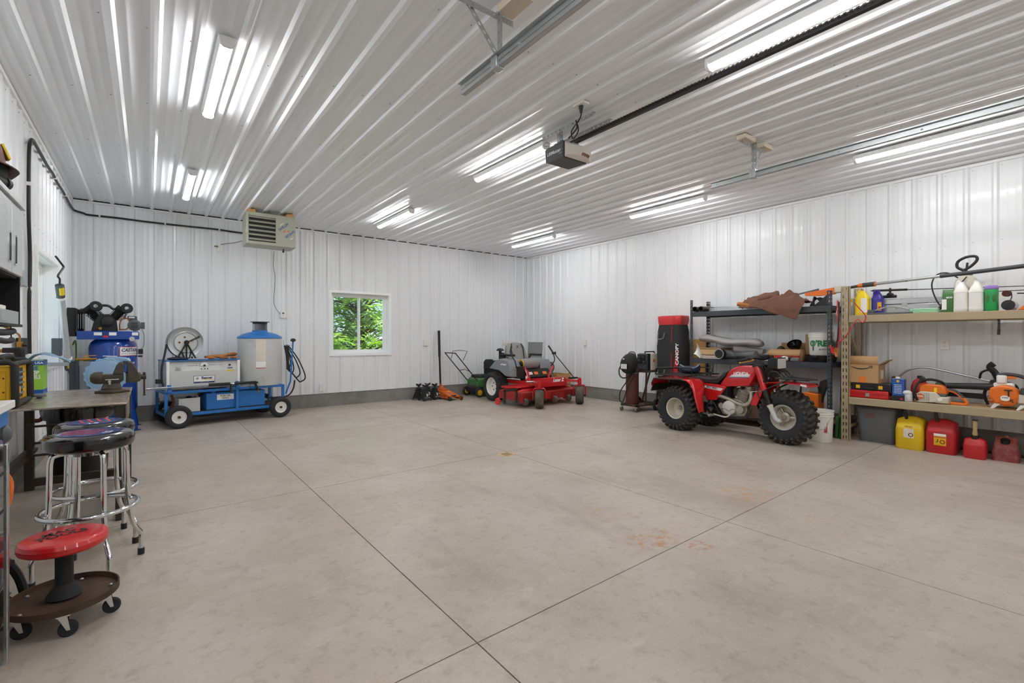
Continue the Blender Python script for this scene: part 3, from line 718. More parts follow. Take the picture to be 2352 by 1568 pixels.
for k in range(5):
    a = R(-85+72*k); c, s = math.cos(a)*.15, math.sin(a)*.15
    fk = P('caster', MB().bx(c-.022, c+.022, s-.022, s+.022, .092, .1).prism([(c-.018, .092), (c+.012, .092), (c+.022, .03), (c+.01, .03)], s-.014, s-.011, 'y').prism([(c-.018, .092), (c+.012, .092), (c+.022, .03), (c+.01, .03)], s+.011, s+.014, 'y'), 'chrome', cs)
    P('wheel', MB().lathe([(.008, -.009), (.028, -.009), (.033, -.005), (.033, .005), (.028, .009), (.008, .009)], 20, (c+.014, s, .033), 'y'), 'rubber', fk)
    P('bolt', MB().ell((math.cos(a+.25)*.155, math.sin(a+.25)*.155, .112), (.008, .008, .006), 8, 6), 'galv', cs)
# steel work table with vise
tb = thing('work_table', 'heavy rusty steel work table carrying the bench vise', 'table', (0, 0, 0))
TX0, TX1, TY0, TY1, TZ = -.80, -.115, 4.17, 5.50, .797
P('table_top', MB().bx(TX0, TX1, TY0, TY1, TZ-.012, TZ), 'steel_top', tb, bev=.003)
P('side_flange', MB().bx(TX1-.008, TX1, TY0, TY0+.5, TZ-.13, TZ-.012), 'steel_top', tb)
for x, y in ((TX1-.035, TY0+.04), (TX1-.035, TY1-.04), (TX0+.03, TY1-.04), (TX0+.03, TY0+.04)): P('leg', MB().bx(x-.028, x+.028, y-.028, y+.028, 0, TZ-.012), 'steel_dark', tb, bev=.003)
P('stretcher', MB().bx(TX0+.05, TX1-.06, TY1-.065, TY1-.015, .03, .09), 'steel_dark', tb, bev=.003); P('stretcher', MB().bx(TX1-.06, TX1-.012, TY0+.06, TY1-.07, .07, .12), 'steel_dark', tb, bev=.003)
P('stretcher', MB().bx(TX0+.005, TX0+.05, TY0+.06, TY1-.07, .28, .335), 'steel_dark', tb, bev=.003)
mb = MB().bx(-.745, -.715, 5.18, 5.21, .31, .57)
for z in (.325, .42, .55): mb.bx(-.72, -.52, 5.188, 5.204, z-.008, z+.008)
mb.bx(-.53, -.51, 5.18, 5.21, .31, .57).bx(-.735, -.72, 5.2, 5.46, .32, .345).bx(-.528, -.512, 5.2, 5.46, .32, .345); P('side_rack', mb, 'steel_dark', tb)
vs = thing('bench_vise', 'large worn bench vise bolted on the corner of the steel table', 'vise', (-.232, 5.02, TZ), R(2)); vs.scale = (.84, .9, .98)
P('base', MB().lathe([(.001, 0), (.11, 0), (.112, .02), (.085, .03), (.07, .034), (.001, .034)], 8).bx(-.13, .13, -.03, .03, 0, .02), 'cast_iron', vs, bev=.005)
P('swivel_body', MB().loft([[(-.085, -.05, .03), (.075, -.05, .03), (.075, .05, .03), (-.085, .05, .03)], [(-.065, -.035, .08), (.055, -.035, .08), (.055, .035, .08), (-.065, .035, .08)], [(-.075, -.045, .1), (.085, -.045, .1), (.085, .045, .1), (-.075, .045, .1)], [(-.075, -.045, .155), (.085, -.045, .155), (.085, .045, .155), (-.075, .045, .155)]]), 'cast_iron', vs, bev=.008)
P('rear_housing', MB().lathe([(.001, -.165), (.03, -.158), (.046, -.135), (.05, -.11), (.05, -.07), (.001, -.07)], 20, (0, 0, .125), 'x'), 'cast_iron', vs)
jaw = [(-.02, .15), (.085, .15), (.085, .10), (.098, .10), (.098, .165), (.098, .235), (.085, .25), (.06, .25), (.02, .225), (-.01, .175)]
P('fixed_jaw', MB().prism([(.0, .15), (.082, .15), (.088, .235), (.078, .25), (.05, .25), (.03, .225)], -.05, .05, 'y'), 'cast_iron', vs, bev=.008)
P('sliding_jaw', MB().prism([(.115, .085), (.20, .085), (.215, .10), (.205, .135), (.18, .20), (.15, .245), (.125, .25), (.112, .235), (.112, .15)], -.048, .048, 'y').lathe([(.001, .1), (.045, .1), (.046, .18), (.035, .215), (.001, .215)], 18, (0, 0, .122), 'x'), 'cast_iron', vs, bev=.006)
P('soft_jaw', MB().bx(.086, .112, -.03, .03, .165, .225), 'blue_can', vs, bev=.004)
P('screw_head', MB().cyl((.2, 0, .122), (.258, 0, .122), .022, n=16), 'steel_dark', vs)
P('handle', MB().cyl((.243, -.012, .145), (.243, -.012, -.03), .008, n=10).ell((.243, -.012, .15), .013, 10, 8).cyl((.243, -.012, -.036), (.243, -.012, -.03), .014, n=10), 'steel_dark', vs)
P('lock_lever', MB().cyl((-.02, -.05, .095), (-.02, -.065, .095), .012, n=10).cyl((-.05, -.066, .112), (.05, -.066, .112), .004, n=8).bx(-.026, -.010, -.068, -.06, .07, .105), 'alu', vs)
# jobsite radio
rd = thing('jobsite_radio', 'yellow and black jobsite radio with roll cage on the steel table', 'radio', (-.655, 4.46, TZ))
P('body', MB().bx(-.155, -.02, -.225, .225, .03, .265), 'yellow', rd, bev=.012)
P('side_panel', MB().bx(-.13, -.045, -.229, -.222, .06, .235), 'yellow', rd, bev=.006)
for y in (-.235, .235):
    pts = [(-.16, y, .03), (-.16, y, .27), (-.145, y, .29), (-.03, y, .29), (-.005, y, .27), (-.002, y, .03), (-.02, y, .012), (-.145, y, .012)]
    P('cage_bar', MB().tube(pts, .019, 10, closed=True), 'black_matte', rd)
for x, z in ((-.155, .285), (-.012, .275), (-.008, .02), (-.155, .02)): P('cage_rail', MB().tube([(x, -.235, z), (x, -.1, z+.004), (x, .1, z+.004), (x, .235, z)], .017, 10), 'black_matte', rd)
for k in range(5): P('grille_bar', MB().bx(-.02, -.004, -.17, .06, .075+k*.034, .087+k*.034), 'grey_plastic', rd, bev=.003)
P('grille_back', MB().bx(-.021, -.015, -.18, .07, .055, .245), 'black', rd); P('badge', MB().bx(-.012, -.002, -.16, -.08, .09, .13), 'yellow', rd)
P('handle', MB().tube(spline([(-.08, -.15, .30), (-.08, -.1, .32), (-.08, .1, .32), (-.08, .15, .30)], 4), .018, 10), 'black_matte', rd)
for y in (-.228, ): 
    for z in (.105, .19): P('screw', MB().cyl((-.055, y-.004, z), (-.055, y, z), .005, n=8), 'black', rd)
# shop towels
tw = thing('shop_towel_box', 'green and blue shop towel box with a towel pulled out on the steel table', 'box', (-.735, 5.40, TZ))
P('carton', MB().bx(-.065, .065, -.1, .1, 0, .265), 'lime', tw, bev=.002); P('blue_band', MB().bx(-.066, .066, -.1012, .1012, .225, .262), 'blue_can', tw)
P('top_flap', MB().bx(-.064, .064, -.099, .099, .262, .266), 'paper', tw); P('base_band', MB().bx(-.066, .066, -.101, .101, 0, .03), 'blue_can', tw)
text('USA', .026, 'ink_white', tw, (.042, -.1015, .243), (1, 0, 0), (0, 0, 1), bold=.02)
for w, z, mt_ in (('BLUE', .20, 'ink_blue'), ('SHOP', .165, 'ink_white'), ('TOWELS', .13, 'ink_white')): text(w, .042, mt_, tw, (0, -.101, z), (1, 0, 0), (0, 0, 1), bold=.03, sx=.8 if w != 'TOWELS' else .62)
mb = MB(); g = [[V(-.05+.27*i/8, -.09+.17*j/5, .272+.045*math.sin(PI*min(1, i/6.5))+.012*math.sin(i*1.1+j*1.3)-.03*max(0, (i-6)/2)-.03*max(0, 1-i/2)) for i in range(9)] for j in range(6)]
mb.loft(g, cap=False, closed=False); P('towel', mb, 'denim_blue', tw, solid=.004, sub=1)
# torch on a fuel cylinder
tc = thing('torch', 'black and brass gas torch with bent tube standing behind the radio', 'torch', (-.735, 4.86, TZ))
P('fuel_cylinder', MB().lathe([(.001, 0), (.034, 0), (.038, .006), (.038, .235), (.03, .26), (.014, .27), (.001, .27)], 20), 'yellow', tc)
P('grip', MB().lathe([(.001, .27), (.024, .27), (.03, .30), (.03, .365), (.022, .375), (.001, .375)], 16).bx(-.085, 0, -.018, .018, .335, .372), 'black', tc, bev=.004)
P('regulator', MB().cyl((0, 0, .375), (0, 0, .415), .016, n=12).cyl((-.085, 0, .35), (-.11, 0, .35), .013, n=12), 'brass', tc)
P('burner_tube', MB().tube(spline([(0, 0, .41), (0, 0, .455), (-.01, -.02, .475), (-.03, -.08, .50)], 5), .006, 8).cyl((-.028, -.075, .497), (-.05, -.17, .525), .011, n=10), 'brass', tc)
P('knob', MB().cyl((.016, 0, .39), (.04, 0, .39), .011, n=8), 'black', tc)
tag(P('sanding_pad', MB().lathe([(.001, .012), (.036, .012), (.04, .018), (.036, .028), (.015, .036), (.001, .036)], 20, (-.635, 4.86, TZ)).lathe([(.001, 0), (.014, 0), (.012, .014), (.001, .014)], 12, (-.635, 4.86, TZ)), 'grey_dk'), 'small grey round sanding pad lying on the steel table', 'tool')
# wall details
tag(P('wall_bracket', MB().bx(LX+.03, LX+.06, 5.36, 5.62, 1.10, 1.24), 'black', bev=.004), 'black square mounting box on the left wall behind the torch', 'bracket')
q = wx(60, 640, LX+.045); tag(P('junction_plate', MB().box(q-V(.012, 0, 0), (.02, .17, .13)), 'galv', bev=.004), 'small galvanised junction box beside the conduit on the left wall', 'box')
ad = thing('air_drop', 'black air pipe with rusty elbow coming out of the left wall under the table', 'pipe', (0, 0, 0))
q = wx(72, 966, LX+.04); P('elbow', MB().tube(spline([q, q+V(.05, .0, -.002), q+V(.075, .01, .03), q+V(.075, .01, .06)], 5), .018, 10), 'rust', ad)
P('union', MB().cyl(q+V(.075, .01, .055), q+V(.072, .01, .10), .024, n=8), 'brass', ad); P('hose', MB().tube([q+V(.072, .01, .09), q+V(.05, .02, .22), q+V(.045, .02, .45)], .014, 8), 'black', ad)
P('wall_flange', MB().cyl(q-V(.012, 0, 0), q+V(.004, 0, 0), .03, n=16), 'galv', ad)
# rubbish bin
bn = thing('trash_can', 'tall black trash can behind the bar stools under the table end', 'trash can', (-.50, 5.86, 0))
P('bin', MB().lathe([(.001, 0), (.185, 0), (.195, .02), (.225, .58), (.245, .59), (.245, .625), (.232, .625), (.215, .57), (.18, .03), (.001, .025)], 32), 'black', bn)
rg = []
for z, rr, j in ((.52, .252, .0), (.60, .256, .008), (.635, .252, .012), (.645, .238, .01), (.60, .215, .01)):
    rg.append([((rr+j*math.sin(k*2.7))*math.cos(2*PI*k/32), (rr+j*math.sin(k*2.7))*math.sin(2*PI*k/32), z+j*math.cos(k*3.9)) for k in range(32)])
P('bin_bag', MB().loft(rg, cap=False), 'black_gloss', bn)
P('sticker', MB().lathe([(.2285, .40), (.236, .54)], 6, a0=R(-60), a1=R(-28)), 'label_white', bn); P('sticker_band', MB().lathe([(.2345, .49), (.2372, .53)], 4, a0=R(-54), a1=R(-36)), 'ink_red', bn)
# hose reel
hr = thing('hose_reel', 'pale blue air hose reel hung beside the compressor', 'hose reel', (-.365, 6.85, .835))
gear = [(.205-(.008 if k % 2 else 0), 0) for k in range(36)]
poly = [((.19 if (k//2) % 2 else .18)*math.cos(2*PI*k/72), (.19 if (k//2) % 2 else .18)*math.sin(2*PI*k/72)) for k in range(72)]
P('drum_cover', MB().prism(poly, -.075, .075, 'y'), 'blue_reel', hr, bev=.006); P('face_plate', MB().lathe([(.001, -.083), (.15, -.083), (.165, -.075), (.001, -.075)], 36, axis='y'), 'blue_reel', hr)
P('outlet_housing', MB().prism([(.0, .205), (.17, .185), (.235, .10), (.23, -.02), (.17, -.04), (.0, -.0)], -.06, .06, 'y'), 'blue_reel', hr, bev=.008)
P('roller_guide', MB().prism([(.14, .155), (.225, .145), (.215, .0), (.15, .02)], -.078, -.058, 'y'), 'char', hr, bev=.006)
P('hub_plate', MB().box((-.06, -.086, -.045), (.11, .006, .07)), 'grey_dk', hr, bev=.003); P('logo', MB().torus((-.06, -.091, -.045), .026, .004, 24, 6, 'y').box((-.06, -.09, -.045), (.036, .004, .01), (0, .7, 0)), 'ink_white', hr)
P('warning_label', MB().box((.03, -.03, .206), (.12, .06, .006), (0, .05, 0)), 'label_white', hr)
P('mounting_post', MB().bx(-.30, -.235, -.02, .05, -.30, .16).bx(-.255, -.225, -.03, .06, -.30, .16), 'rack_grey', hr, bev=.003)
for z in (.13, -.20): P('mounting_arm', MB().bx(-.47, -.10, .0, .03, z-.02, z+.02), 'galv', hr, bev=.003)
P('ball_valve', MB().cyl((-.25, -.03, .175), (-.08, -.03, .18), .012, n=10).cyl((-.19, -.03, .175), (-.13, -.03, .177), .02, n=8), 'brass', hr); P('valve_handle', MB().box((-.13, -.03, .215), (.09, .012, .006)).bx(-.175, -.165, -.036, -.024, .18, .216), 'yellow', hr)
P('swing_arm', MB().cyl((-.24, -.02, -.19), (-.12, -.03, -.175), .016, n=10), 'grey_plastic', hr)
# air compressor
ac = thing('air_compressor', 'tall blue vertical air compressor with black pump in the corner', 'compressor', (-.375, 8.40, 0))
P('tank', MB().lathe([(.001, .14), (.10, .15), (.19, .19), (.243, .25), (.258, .32), (.258, 1.12), (.243, 1.175), (.19, 1.225), (.10, 1.25), (.001, 1.255)], 40), 'blue_comp', ac)
for a in (45, 135, 225, 315):
    c, s = math.cos(R(a)), math.sin(R(a)); lg = P('leg', MB().prism([(.22, .42), (.262, .42), (.345, .02), (.345, .0), (.29, .0), (.25, .16)], -.03, .03, 'y', Matrix.Rotation(R(a), 4, 'Z')), 'blue_comp', ac, bev=.003)
    P('foot', MB().box((.33*c, .33*s, .006), (.09, .09, .012), (0, 0, R(a))).cyl((.34*c, .34*s, .01), (.34*c, .34*s, .05), .008, n=8), 'blue_comp', lg)
P('platform', MB().bx(-.35, .27, -.25, .22, 1.315, 1.331).bx(-.35, .27, -.252, -.244, 1.222, 1.331).bx(-.35, .27, .214, .222, 1.222, 1.331).bx(-.15, .12, -.2, .18, 1.22, 1.32), 'blue_comp', ac, bev=.004)
for x0_, x1_, mt_ in ((-.185, -.105, 'label_white'), (-.035, .04, 'label_white'), (.2, .265, 'label_white'), (-.095, -.045, 'ink_navy')): P('decal', MB().bx(x0_, x1_, -.2535, -.252, 1.275, 1.315), mt_, ac)
P('decal', MB().bx(-.095, -.045, -.254, -.252, 1.245, 1.275), 'ink_red', ac)
P('belt_guard', MB().bx(-.445, -.36, -.22, .30, 1.262, 1.625), 'black_matte', ac, bev=.008)
mb = MB().bx(-.36, -.345, -.24, .25, 1.32, 1.6)
P('guard_back', mb, 'black', ac)
for k in range(6): P('guard_bar', MB().cyl((-.335+k*.022, -.235, 1.36), (-.335+k*.022, -.235, 1.545), .0025, n=6), 'galv', ac)
P('flywheel', MB().lathe([(.03, -.02), (.16, -.02), (.165, .02), (.03, .02)], 28, (-.32, .05, 1.47), 'x'), 'black', ac)
P('crankcase', MB().prism([(-.215, 1.33), (-.185, 1.47), (-.12, 1.55), (-.03, 1.555), (.03, 1.47), (.045, 1.33)], -.21, .08, 'y'), 'black_matte', ac, bev=.01)
P('crank_cover', MB().lathe([(.001, -.245), (.04, -.245), (.062, -.235), (.068, -.21), (.001, -.21)], 24, (-.055, 0, 1.455), 'y'), 'black', ac); P('sight_glass', MB().lathe([(.001, -.225), (.017, -.225), (.02, -.205), (.001, -.2)], 16, (-.125, 0, 1.365), 'y'), 'brass', ac)
def cyl_head(p0, p1, rr):
    p0, p1 = V(*p0), V(*p1); d = (p1-p0).normalized(); mb = MB()
    mb.cyl(p0, p1, rr*.72, n=16)
    for k in range(6): q = p0+(p1-p0)*(.12+.13*k); mb.cyl(q, q+d*.008, rr, n=18)
    P('cylinder', mb, 'black_matte', ac); a = Vector((0, 1, 0)); b = d.cross(a); mb = MB()
    vs = [p1+d*x+a*y+b*z for x in (0, .055) for y in (-.085, .085) for z in (-rr*.95, rr*.95)]
    mb.add(vs, [(0, 1, 3, 2), (4, 6, 7, 5), (0, 4, 5, 1), (2, 3, 7, 6), (0, 2, 6, 4), (1, 5, 7, 3)]); P('cylinder_head', mb, 'black_matte', ac, bev=.008)
cyl_head((-.14, -.09, 1.50), (-.235, -.09, 1.60), .075); cyl_head((.0, -.09, 1.50), (.075, -.09, 1.60), .07)
for x, z in ((-.165, 1.652), (.147, 1.637)):
    P('air_filter', MB().lathe([(.001, -.28), (.055, -.28), (.064, -.27), (.064, -.17), (.055, -.16), (.001, -.16)], 24, (x, 0, z), 'y'), 'black_matte', ac); P('filter_nut', MB().lathe([(.001, -.292), (.012, -.292), (.022, -.282), (.001, -.28)], 12, (x, 0, z), 'y'), 'chrome', ac)
    P('intake_pipe', MB().cyl((x, -.2, z-.05), (x*.75, -.12, z-.14), .011, n=8), 'galv', ac)
P('head_tube', MB().tube(spline([(-.14, -.1, 1.67), (-.05, -.1, 1.67), (.0, -.1, 1.63), (.06, -.1, 1.635)], 6), .016, 8), 'black', ac)
P('copper_tube', MB().tube(spline([(.075, -.2, 1.34), (.07, -.21, 1.42), (.095, -.21, 1.49), (.15, -.2, 1.5), (.175, -.2, 1.43), (.14, -.2, 1.36), (.06, -.19, 1.355)], 7), .0075, 8), 'copper', ac)
P('motor', MB().lathe([(.001, -.245), (.05, -.245), (.072, -.23), (.075, -.21), (.075, .1), (.06, .12), (.001, .12)], 24, (.225, 0, 1.412), 'y'), 'grey_dk', ac)
for k in range(5): P('motor_vent', MB().bx(.19, .26, -.249, -.243, 1.375+k*.017, 1.382+k*.017), 'black', ac)
P('capacitor_box', MB().bx(.15, .25, -.16, .04, 1.48, 1.54), 'grey_dk', ac, bev=.012); P('capacitor_label', MB().bx(.165, .225, -.163, -.16, 1.51, 1.528), 'label_white', ac); P('junction_box', MB().bx(.295, .335, -.2, -.08, 1.365, 1.455), 'grey_dk', ac, bev=.004)
P('pressure_switch', MB().bx(.262, .315, -.09, -.02, 1.02, 1.09).cyl((.26, -.05, .99), (.31, -.05, .99), .012, n=8), 'black', ac, bev=.004); P('switch_wire', MB().tube(spline([(.30, -.06, 1.36), (.325, -.06, 1.3), (.325, -.06, 1.15), (.30, -.06, 1.09)], 5), .006, 6), 'grey_lt', ac)
P('gauge', MB().lathe([(.001, -.29), (.03, -.29), (.032, -.275), (.001, -.26)], 16, (.20, .02, 1.23), 'y'), 'chrome', ac)
a0 = R(-46); P('tank_label_border', MB().lathe([(.2592, 1.0), (.2592, 1.125)], 14, a0=a0-.50, a1=a0+.50), 'ink_red', ac); P('tank_label', MB().lathe([(.2598, 1.008), (.2598, 1.117)], 14, a0=a0-.47, a1=a0+.47), 'label_white', ac)
text('CASTAIR', .062, 'ink_navy', ac, (0, 0, 1.078), (1, 0, 0), (0, 0, 1), bold=.03, shear=.2, sx=.9, wrap=(0, 0, .2602, a0)); text('CAST IRON  AIR COMPRESSORS', .016, 'ink_navy', ac, (0, 0, 1.03), (1, 0, 0), (0, 0, 1), wrap=(0, 0, .2602, a0))
text('IRON HORSE', .03, 'ink_white', ac, (0, 0, .905), (1, 0, 0), (0, 0, 1), bold=.03, wrap=(0, 0, .259, a0-.05)); P('horse_emblem', MB().lathe([(.2588, .93), (.2588, .955)], 4, a0=a0-.12, a1=a0+.03).lathe([(.2588, .955), (.2588, .975)], 4, a0=a0-.17, a1=a0-.03), 'ink_white', ac)
P('drain_wire', MB().tube(spline([(.27, -.04, .99), (.31, -.05, .96), (.29, -.06, .90), (.27, -.06, .85)], 5), .004, 6), 'label_beige', ac)
# hand held LED work light hung on the left wall
p1 = wx(137, 655, LX+.09); p2 = wx(158, 848, LX+.10)
wl = thing('work_light', 'long blue and yellow tube work light hanging by the left window', 'work light', p1)
d = p2-p1; L_ = d.length; u = d.normalized()
P('tube', MB().tube([u*.16, u*(L_-.16)], .033, 14), 'lens', wl)
for a, b in ((.0, .15), (L_-.15, L_)):
    e = P('end_grip', MB().cyl(u*a, u*b, .04, .036, n=14), 'grey_dk', wl); P('collar', MB().cyl(u*(b if a == 0 else a-.025), u*(b+.025 if a == 0 else a), .043, n=14), 'white_plastic', e)
    s_ = u.cross(V(1, -.6, 0)).normalized(); P('warning_label', MB().tube([u*(a+.03)+V(.012, -.026, 0), u*(b-.03)+V(.012, -.026, 0)], .024, 10), 'yellow_br', e)
P('hook', MB().tube(spline([(0, 0, 0), (0, 0, .07), (-.01, -.03, .10), (.02, .08, .20), (.02, .09, .22), (.0, .02, .26), (-.02, -.10, .30)], 5), .010, 8), 'black', wl)
P('cord', MB().tube(spline([u*L_, u*(L_+.05), u*(L_+.1)+V(.0, .03, 0), u*L_+V(-.0, .25, -.35), u*L_+V(.0, .3, -.6)], 5), .007, 6), 'black', wl)
yl = tag(P('yellow_hose', MB().tube(spline([V(LX+.07, 8.5, 1.15), V(LX+.08, 8.7, 1.2), V(LX+.08, 8.75, 1.0), V(LX+.08, 8.72, .5), V(LX+.1, 8.7, .1), V(LX+.12, 8.68, .0)], 6), .010, 8), 'lime'), 'bright yellow green air hose hanging in the left corner', 'hose')
q = wx(131, 797, LX+.05); tag(P('wall_switch_box', MB().box(q, (.07, .2, .2)), 'grey_dk', bev=.005), 'dark grey switch box on the left wall behind the work light', 'box')
# hutch with diamond plate doors, and what is in and on it
hx = thing('tool_hutch', 'diamond plate tool hutch with black open bay on the left wall', 'cabinet', (0, 0, 0))
HX0, HX1, HY0, HY1 = LX+.045, -.56, 1.6, 3.78; BZ = 1.312
P('back_panel', MB().bx(HX0, HX0+.012, HY0, HY1, 1.30, 1.95), 'black_wall', hx); P('side_panel', MB().bx(HX0, HX1-.01, HY1-.012, HY1, 1.30, 1.95), 'black_wall', hx); P('side_panel', MB().bx(HX0, HX1-.01, HY0, HY0+.012, 1.30, 1.95), 'black_wall', hx)
P('bay_shelf', MB().bx(HX0, HX1, HY0, HY1, BZ-.014, BZ), 'black_matte', hx); P('divider', MB().bx(HX0, HX1-.02, HY0, HY1, 1.565, 1.58), 'black_matte', hx)
P('top', MB().bx(HX0, HX1+.012, HY0-.01, HY1+.012, 1.95, 1.975), 'diamond_plate', hx, bev=.003)
for k in range(8):
    y1_ = HY1-.005-k*.262; dd = P('door', MB().bx(HX1-.02, HX1, y1_-.252, y1_, 1.575, 1.945), 'diamond_plate', hx, bev=.004)
    hy = y1_-.19 if k % 2 == 0 else y1_-.062
    P('handle', MB().prism([(a+hy, b+1.70) for a, b in rrect(.040, .16, .015)], HX1-.002, HX1+.006, 'x'), 'chrome', dd); P('handle_recess', MB().prism([(a+hy, b+1.70) for a, b in rrect(.026, .14, .012)], HX1+.004, HX1+.008, 'x'), 'black', dd)
hl = thing('fire_helmet', 'worn dark red fire helmet with yellow badge on top of the hutch', 'helmet', (-.665, 3.40, 1.975), R(-70))
P('liner', MB().lathe([(.10, 0), (.108, .02), (.11, .11), (.09, .11), (.09, 0)], 24), 'black_matte', hl)
rg = []
for k in range(32):
    a = 2*PI*k/32; rr = .165+.055*max(0, -math.cos(a))**2; rg.append((rr*math.cos(a), .9*rr*math.sin(a), .105-.05*max(0, -math.cos(a))**2-.015*abs(math.sin(a))))
inn = [(.11*math.cos(2*PI*k/32), .10*math.sin(2*PI*k/32), .125) for k in range(32)]
P('brim', MB().loft([rg, inn], cap=False), 'maroon', hl, solid=.006)
P('shell', MB().loft([[(.112*math.cos(2*PI*k/32)*q, .102*math.sin(2*PI*k/32)*q, z) for k in range(32)] for q, z in ((1, .12), (.98, .16), (.9, .20), (.72, .235), (.45, .255), (.15, .263))]), 'maroon', hl)
P('badge', MB().box((.02, .097, .185), (.05, .012, .075), (.35, 0, 0)), 'yellow_br', hl, bev=.003); P('ridge', MB().tube(spline([(-.11, 0, .15), (-.06, 0, .25), (0, 0, .272), (.06, 0, .25), (.11, 0, .15)], 5), .012, 8), 'maroon', hl)
fl_ = tag(P('helmet_flashlight', MB().cyl((-.60, 3.30, 2.045), (-.575, 3.42, 2.045), .026, n=16).cyl((-.578, 3.405, 2.045), (-.572, 3.435, 2.045), .033, n=16), 'black'), 'black flashlight lying under the fire helmet brim', 'flashlight')
fl_.location = (0, 0, -.037)
tag(P('spirit_level', MB().bx(-.60, -.572, 2.75, 3.755, BZ, BZ+.07).bx(-.572, -.5705, 3.35, 3.45, BZ+.01, BZ+.06), 'grey_lt', bev=.004), 'long grey level lying along the hutch bay edge', 'level')
wbx = thing('small_carton', 'small white carton with brown tape roll in the hutch bay', 'box', (-.66, 3.62, BZ)); P('carton', MB().bx(-.05, .05, -.07, .07, 0, .10), 'paper', wbx, bev=.003); P('tape_roll', MB().torus((0, 0, .11), .03, .010, 20, 8), 'leather', wbx)
tag(P('towel_roll', MB().cyl((-.70, 3.1, BZ+.066), (-.675, 3.42, BZ+.066), .065, n=20), 'grey_dk'), 'grey striped roll lying in the hutch bay', 'roll')
for k, (pts, r_, lab) in enumerate((([(-.60, 2.6, 1.272), (-.59, 3.1, 1.268), (-.585, 3.5, 1.266), (-.585, 3.66, 1.272), (-.59, 3.74, 1.280)], .017, 'upper black curved rubber strip slung under the hutch'), ([(-.575, 2.7, 1.255), (-.565, 3.1, 1.238), (-.565, 3.4, 1.222), (-.575, 3.6, 1.226), (-.59, 3.68, 1.234)], .014, 'lower black curved rubber strip slung under the hutch'))):
    t = thing('rubber_strip', lab, 'strip', (0, 0, 0), group='rubber strips under the hutch'); pp = spline(pts, 6); P('strip', MB().tube(pp, [r_]*(len(pp)-4)+[r_*.9, r_*.7, r_*.5, r_*.2], 10), 'rubber', t)
    P('hanger_wire', MB().cyl(V(*pts[0]), V(pts[0][0], pts[0][1], BZ-.013), .003, n=6), 'black', t); P('hanger_wire', MB().cyl(V(*pts[3]), V(pts[3][0]-.002, pts[3][1], BZ-.013), .003, n=6), 'black', t)
# tool chest at the left edge
tc_ = thing('tool_chest', 'tool chest with white worktop and aluminium corner strip at the left edge', 'tool chest', (0, 0, 0))
P('body', MB().bx(-.80, -.407, .9, 2.452, .10, .985), 'black', tc_, bev=.004)
for k in range(6): P('drawer', MB().bx(-.409, -.402, .93, 2.40, .12+k*.13, .24+k*.13), 'black_gloss', tc_, bev=.003)
P('corner_strip', MB().bx(-.425, -.397, 2.425, 2.458, .08, .86), 'alu', tc_, bev=.002); P('corner_bumper', MB().ell((-.415, 2.44, .895), (.03, .03, .035), 14, 10), 'grey_dk', tc_)
P('blue_trim', MB().bx(-.80, -.400, 2.30, 2.456, .93, .984), 'blue', tc_); P('worktop', MB().bx(-.82, -.385, .88, 2.475, .985, 1.012), 'white_plastic', tc_, bev=.003)
for x, y in ((-.75, .98), (-.45, .98), (-.75, 2.38), (-.45, 2.38)): P('caster', MB().cyl((x-.015, y, .05), (x+.015, y, .05), .05, n=16).bx(x-.02, x+.02, y-.03, y+.03, .06, .1), 'rubber', tc_)
tag(P('air_hose', MB().tube(spline([V(-.70, 2.75, .9), V(-.60, 3.10, .72), V(-.53, 3.20, .60), V(-.515, 3.20, .52), V(-.545, 3.17, .43), V(-.70, 3.0, .36), V(-.80, 2.85, .12), V(-.80, 2.72, .013)], 7), .012, 8), 'orange'), 'orange air hose dropping beside the tool chest', 'hose')
jk = thing('trolley_jack', 'black and grey low trolley jack behind the creeper tray', 'jack', (-.62, 3.04, 0), R(20))
P('side_plate', MB().prism([(-.16, .02), (.12, .02), (.15, .06), (.02, .16), (-.16, .16)], -.075, -.065, 'y').prism([(-.16, .02), (.12, .02), (.15, .06), (.02, .16), (-.16, .16)], .065, .075, 'y'), 'grey_plastic', jk, bev=.003)
P('cross_frame', MB().bx(-.16, .1, -.066, .066, .03, .06), 'black', jk); P('handle_frame', MB().tube(spline([(-.1, -.05, .24), (.04, -.05, .28), (.10, -.05, .26), (.15, -.05, .16), (.175, -.05, .03)], 5), .017, 8), 'black', jk)
P('ram', MB().cyl((-.05, 0, .1), (.08, 0, .19), .03, n=16), 'chrome', jk); P('knob', MB().cyl((.10, -.06, .25), (.12, -.09, .25), .013, n=10), 'black', jk)
for y in (-.06, .06): P('roller', MB().cyl((.12, y-.012, .03), (.12, y+.012, .03), .03, n=14), 'rubber', jk)
# ================================================================== along the back wall: pressure washer, jack, mowers
def tyre(mb, c, r, hw, ri, axis='y', n=36, bulge=.0, sq=.75):
    """rounded tyre lathe: bead radius ri, outer radius r, half width hw"""
    s = r-ri
    prof = [(ri, -hw*.62), (ri+s*.18, -hw*.93), (ri+s*.45, -hw*(1+bulge)), (ri+s*.75, -hw*.97), (r-s*.06, -hw*sq), (r, -hw*.35), (r, hw*.35), (r-s*.06, hw*sq), (ri+s*.75, hw*.97), (ri+s*.45, hw*(1+bulge)), (ri+s*.18, hw*.93), (ri, hw*.62), (ri, -hw*.62)]
    mb.lathe(prof, n, c, axis); return mb
def rim(c, r, hw, axis='y', dish=.4, n=32):
    return MB().lathe([(r*1.02, -hw*.66), (r*1.06, -hw*.72), (r*.97, -hw*.66), (r*.9, -hw*.5), (r*.86, -hw*dish), (r*.35, -hw*dish*.8), (r*.30, -hw*dish*1.3), (.001, -hw*dish*1.3), (.001, hw*.1), (r*.9, hw*.2), (r*1.0, hw*.66)], n, c, axis, cap=False)
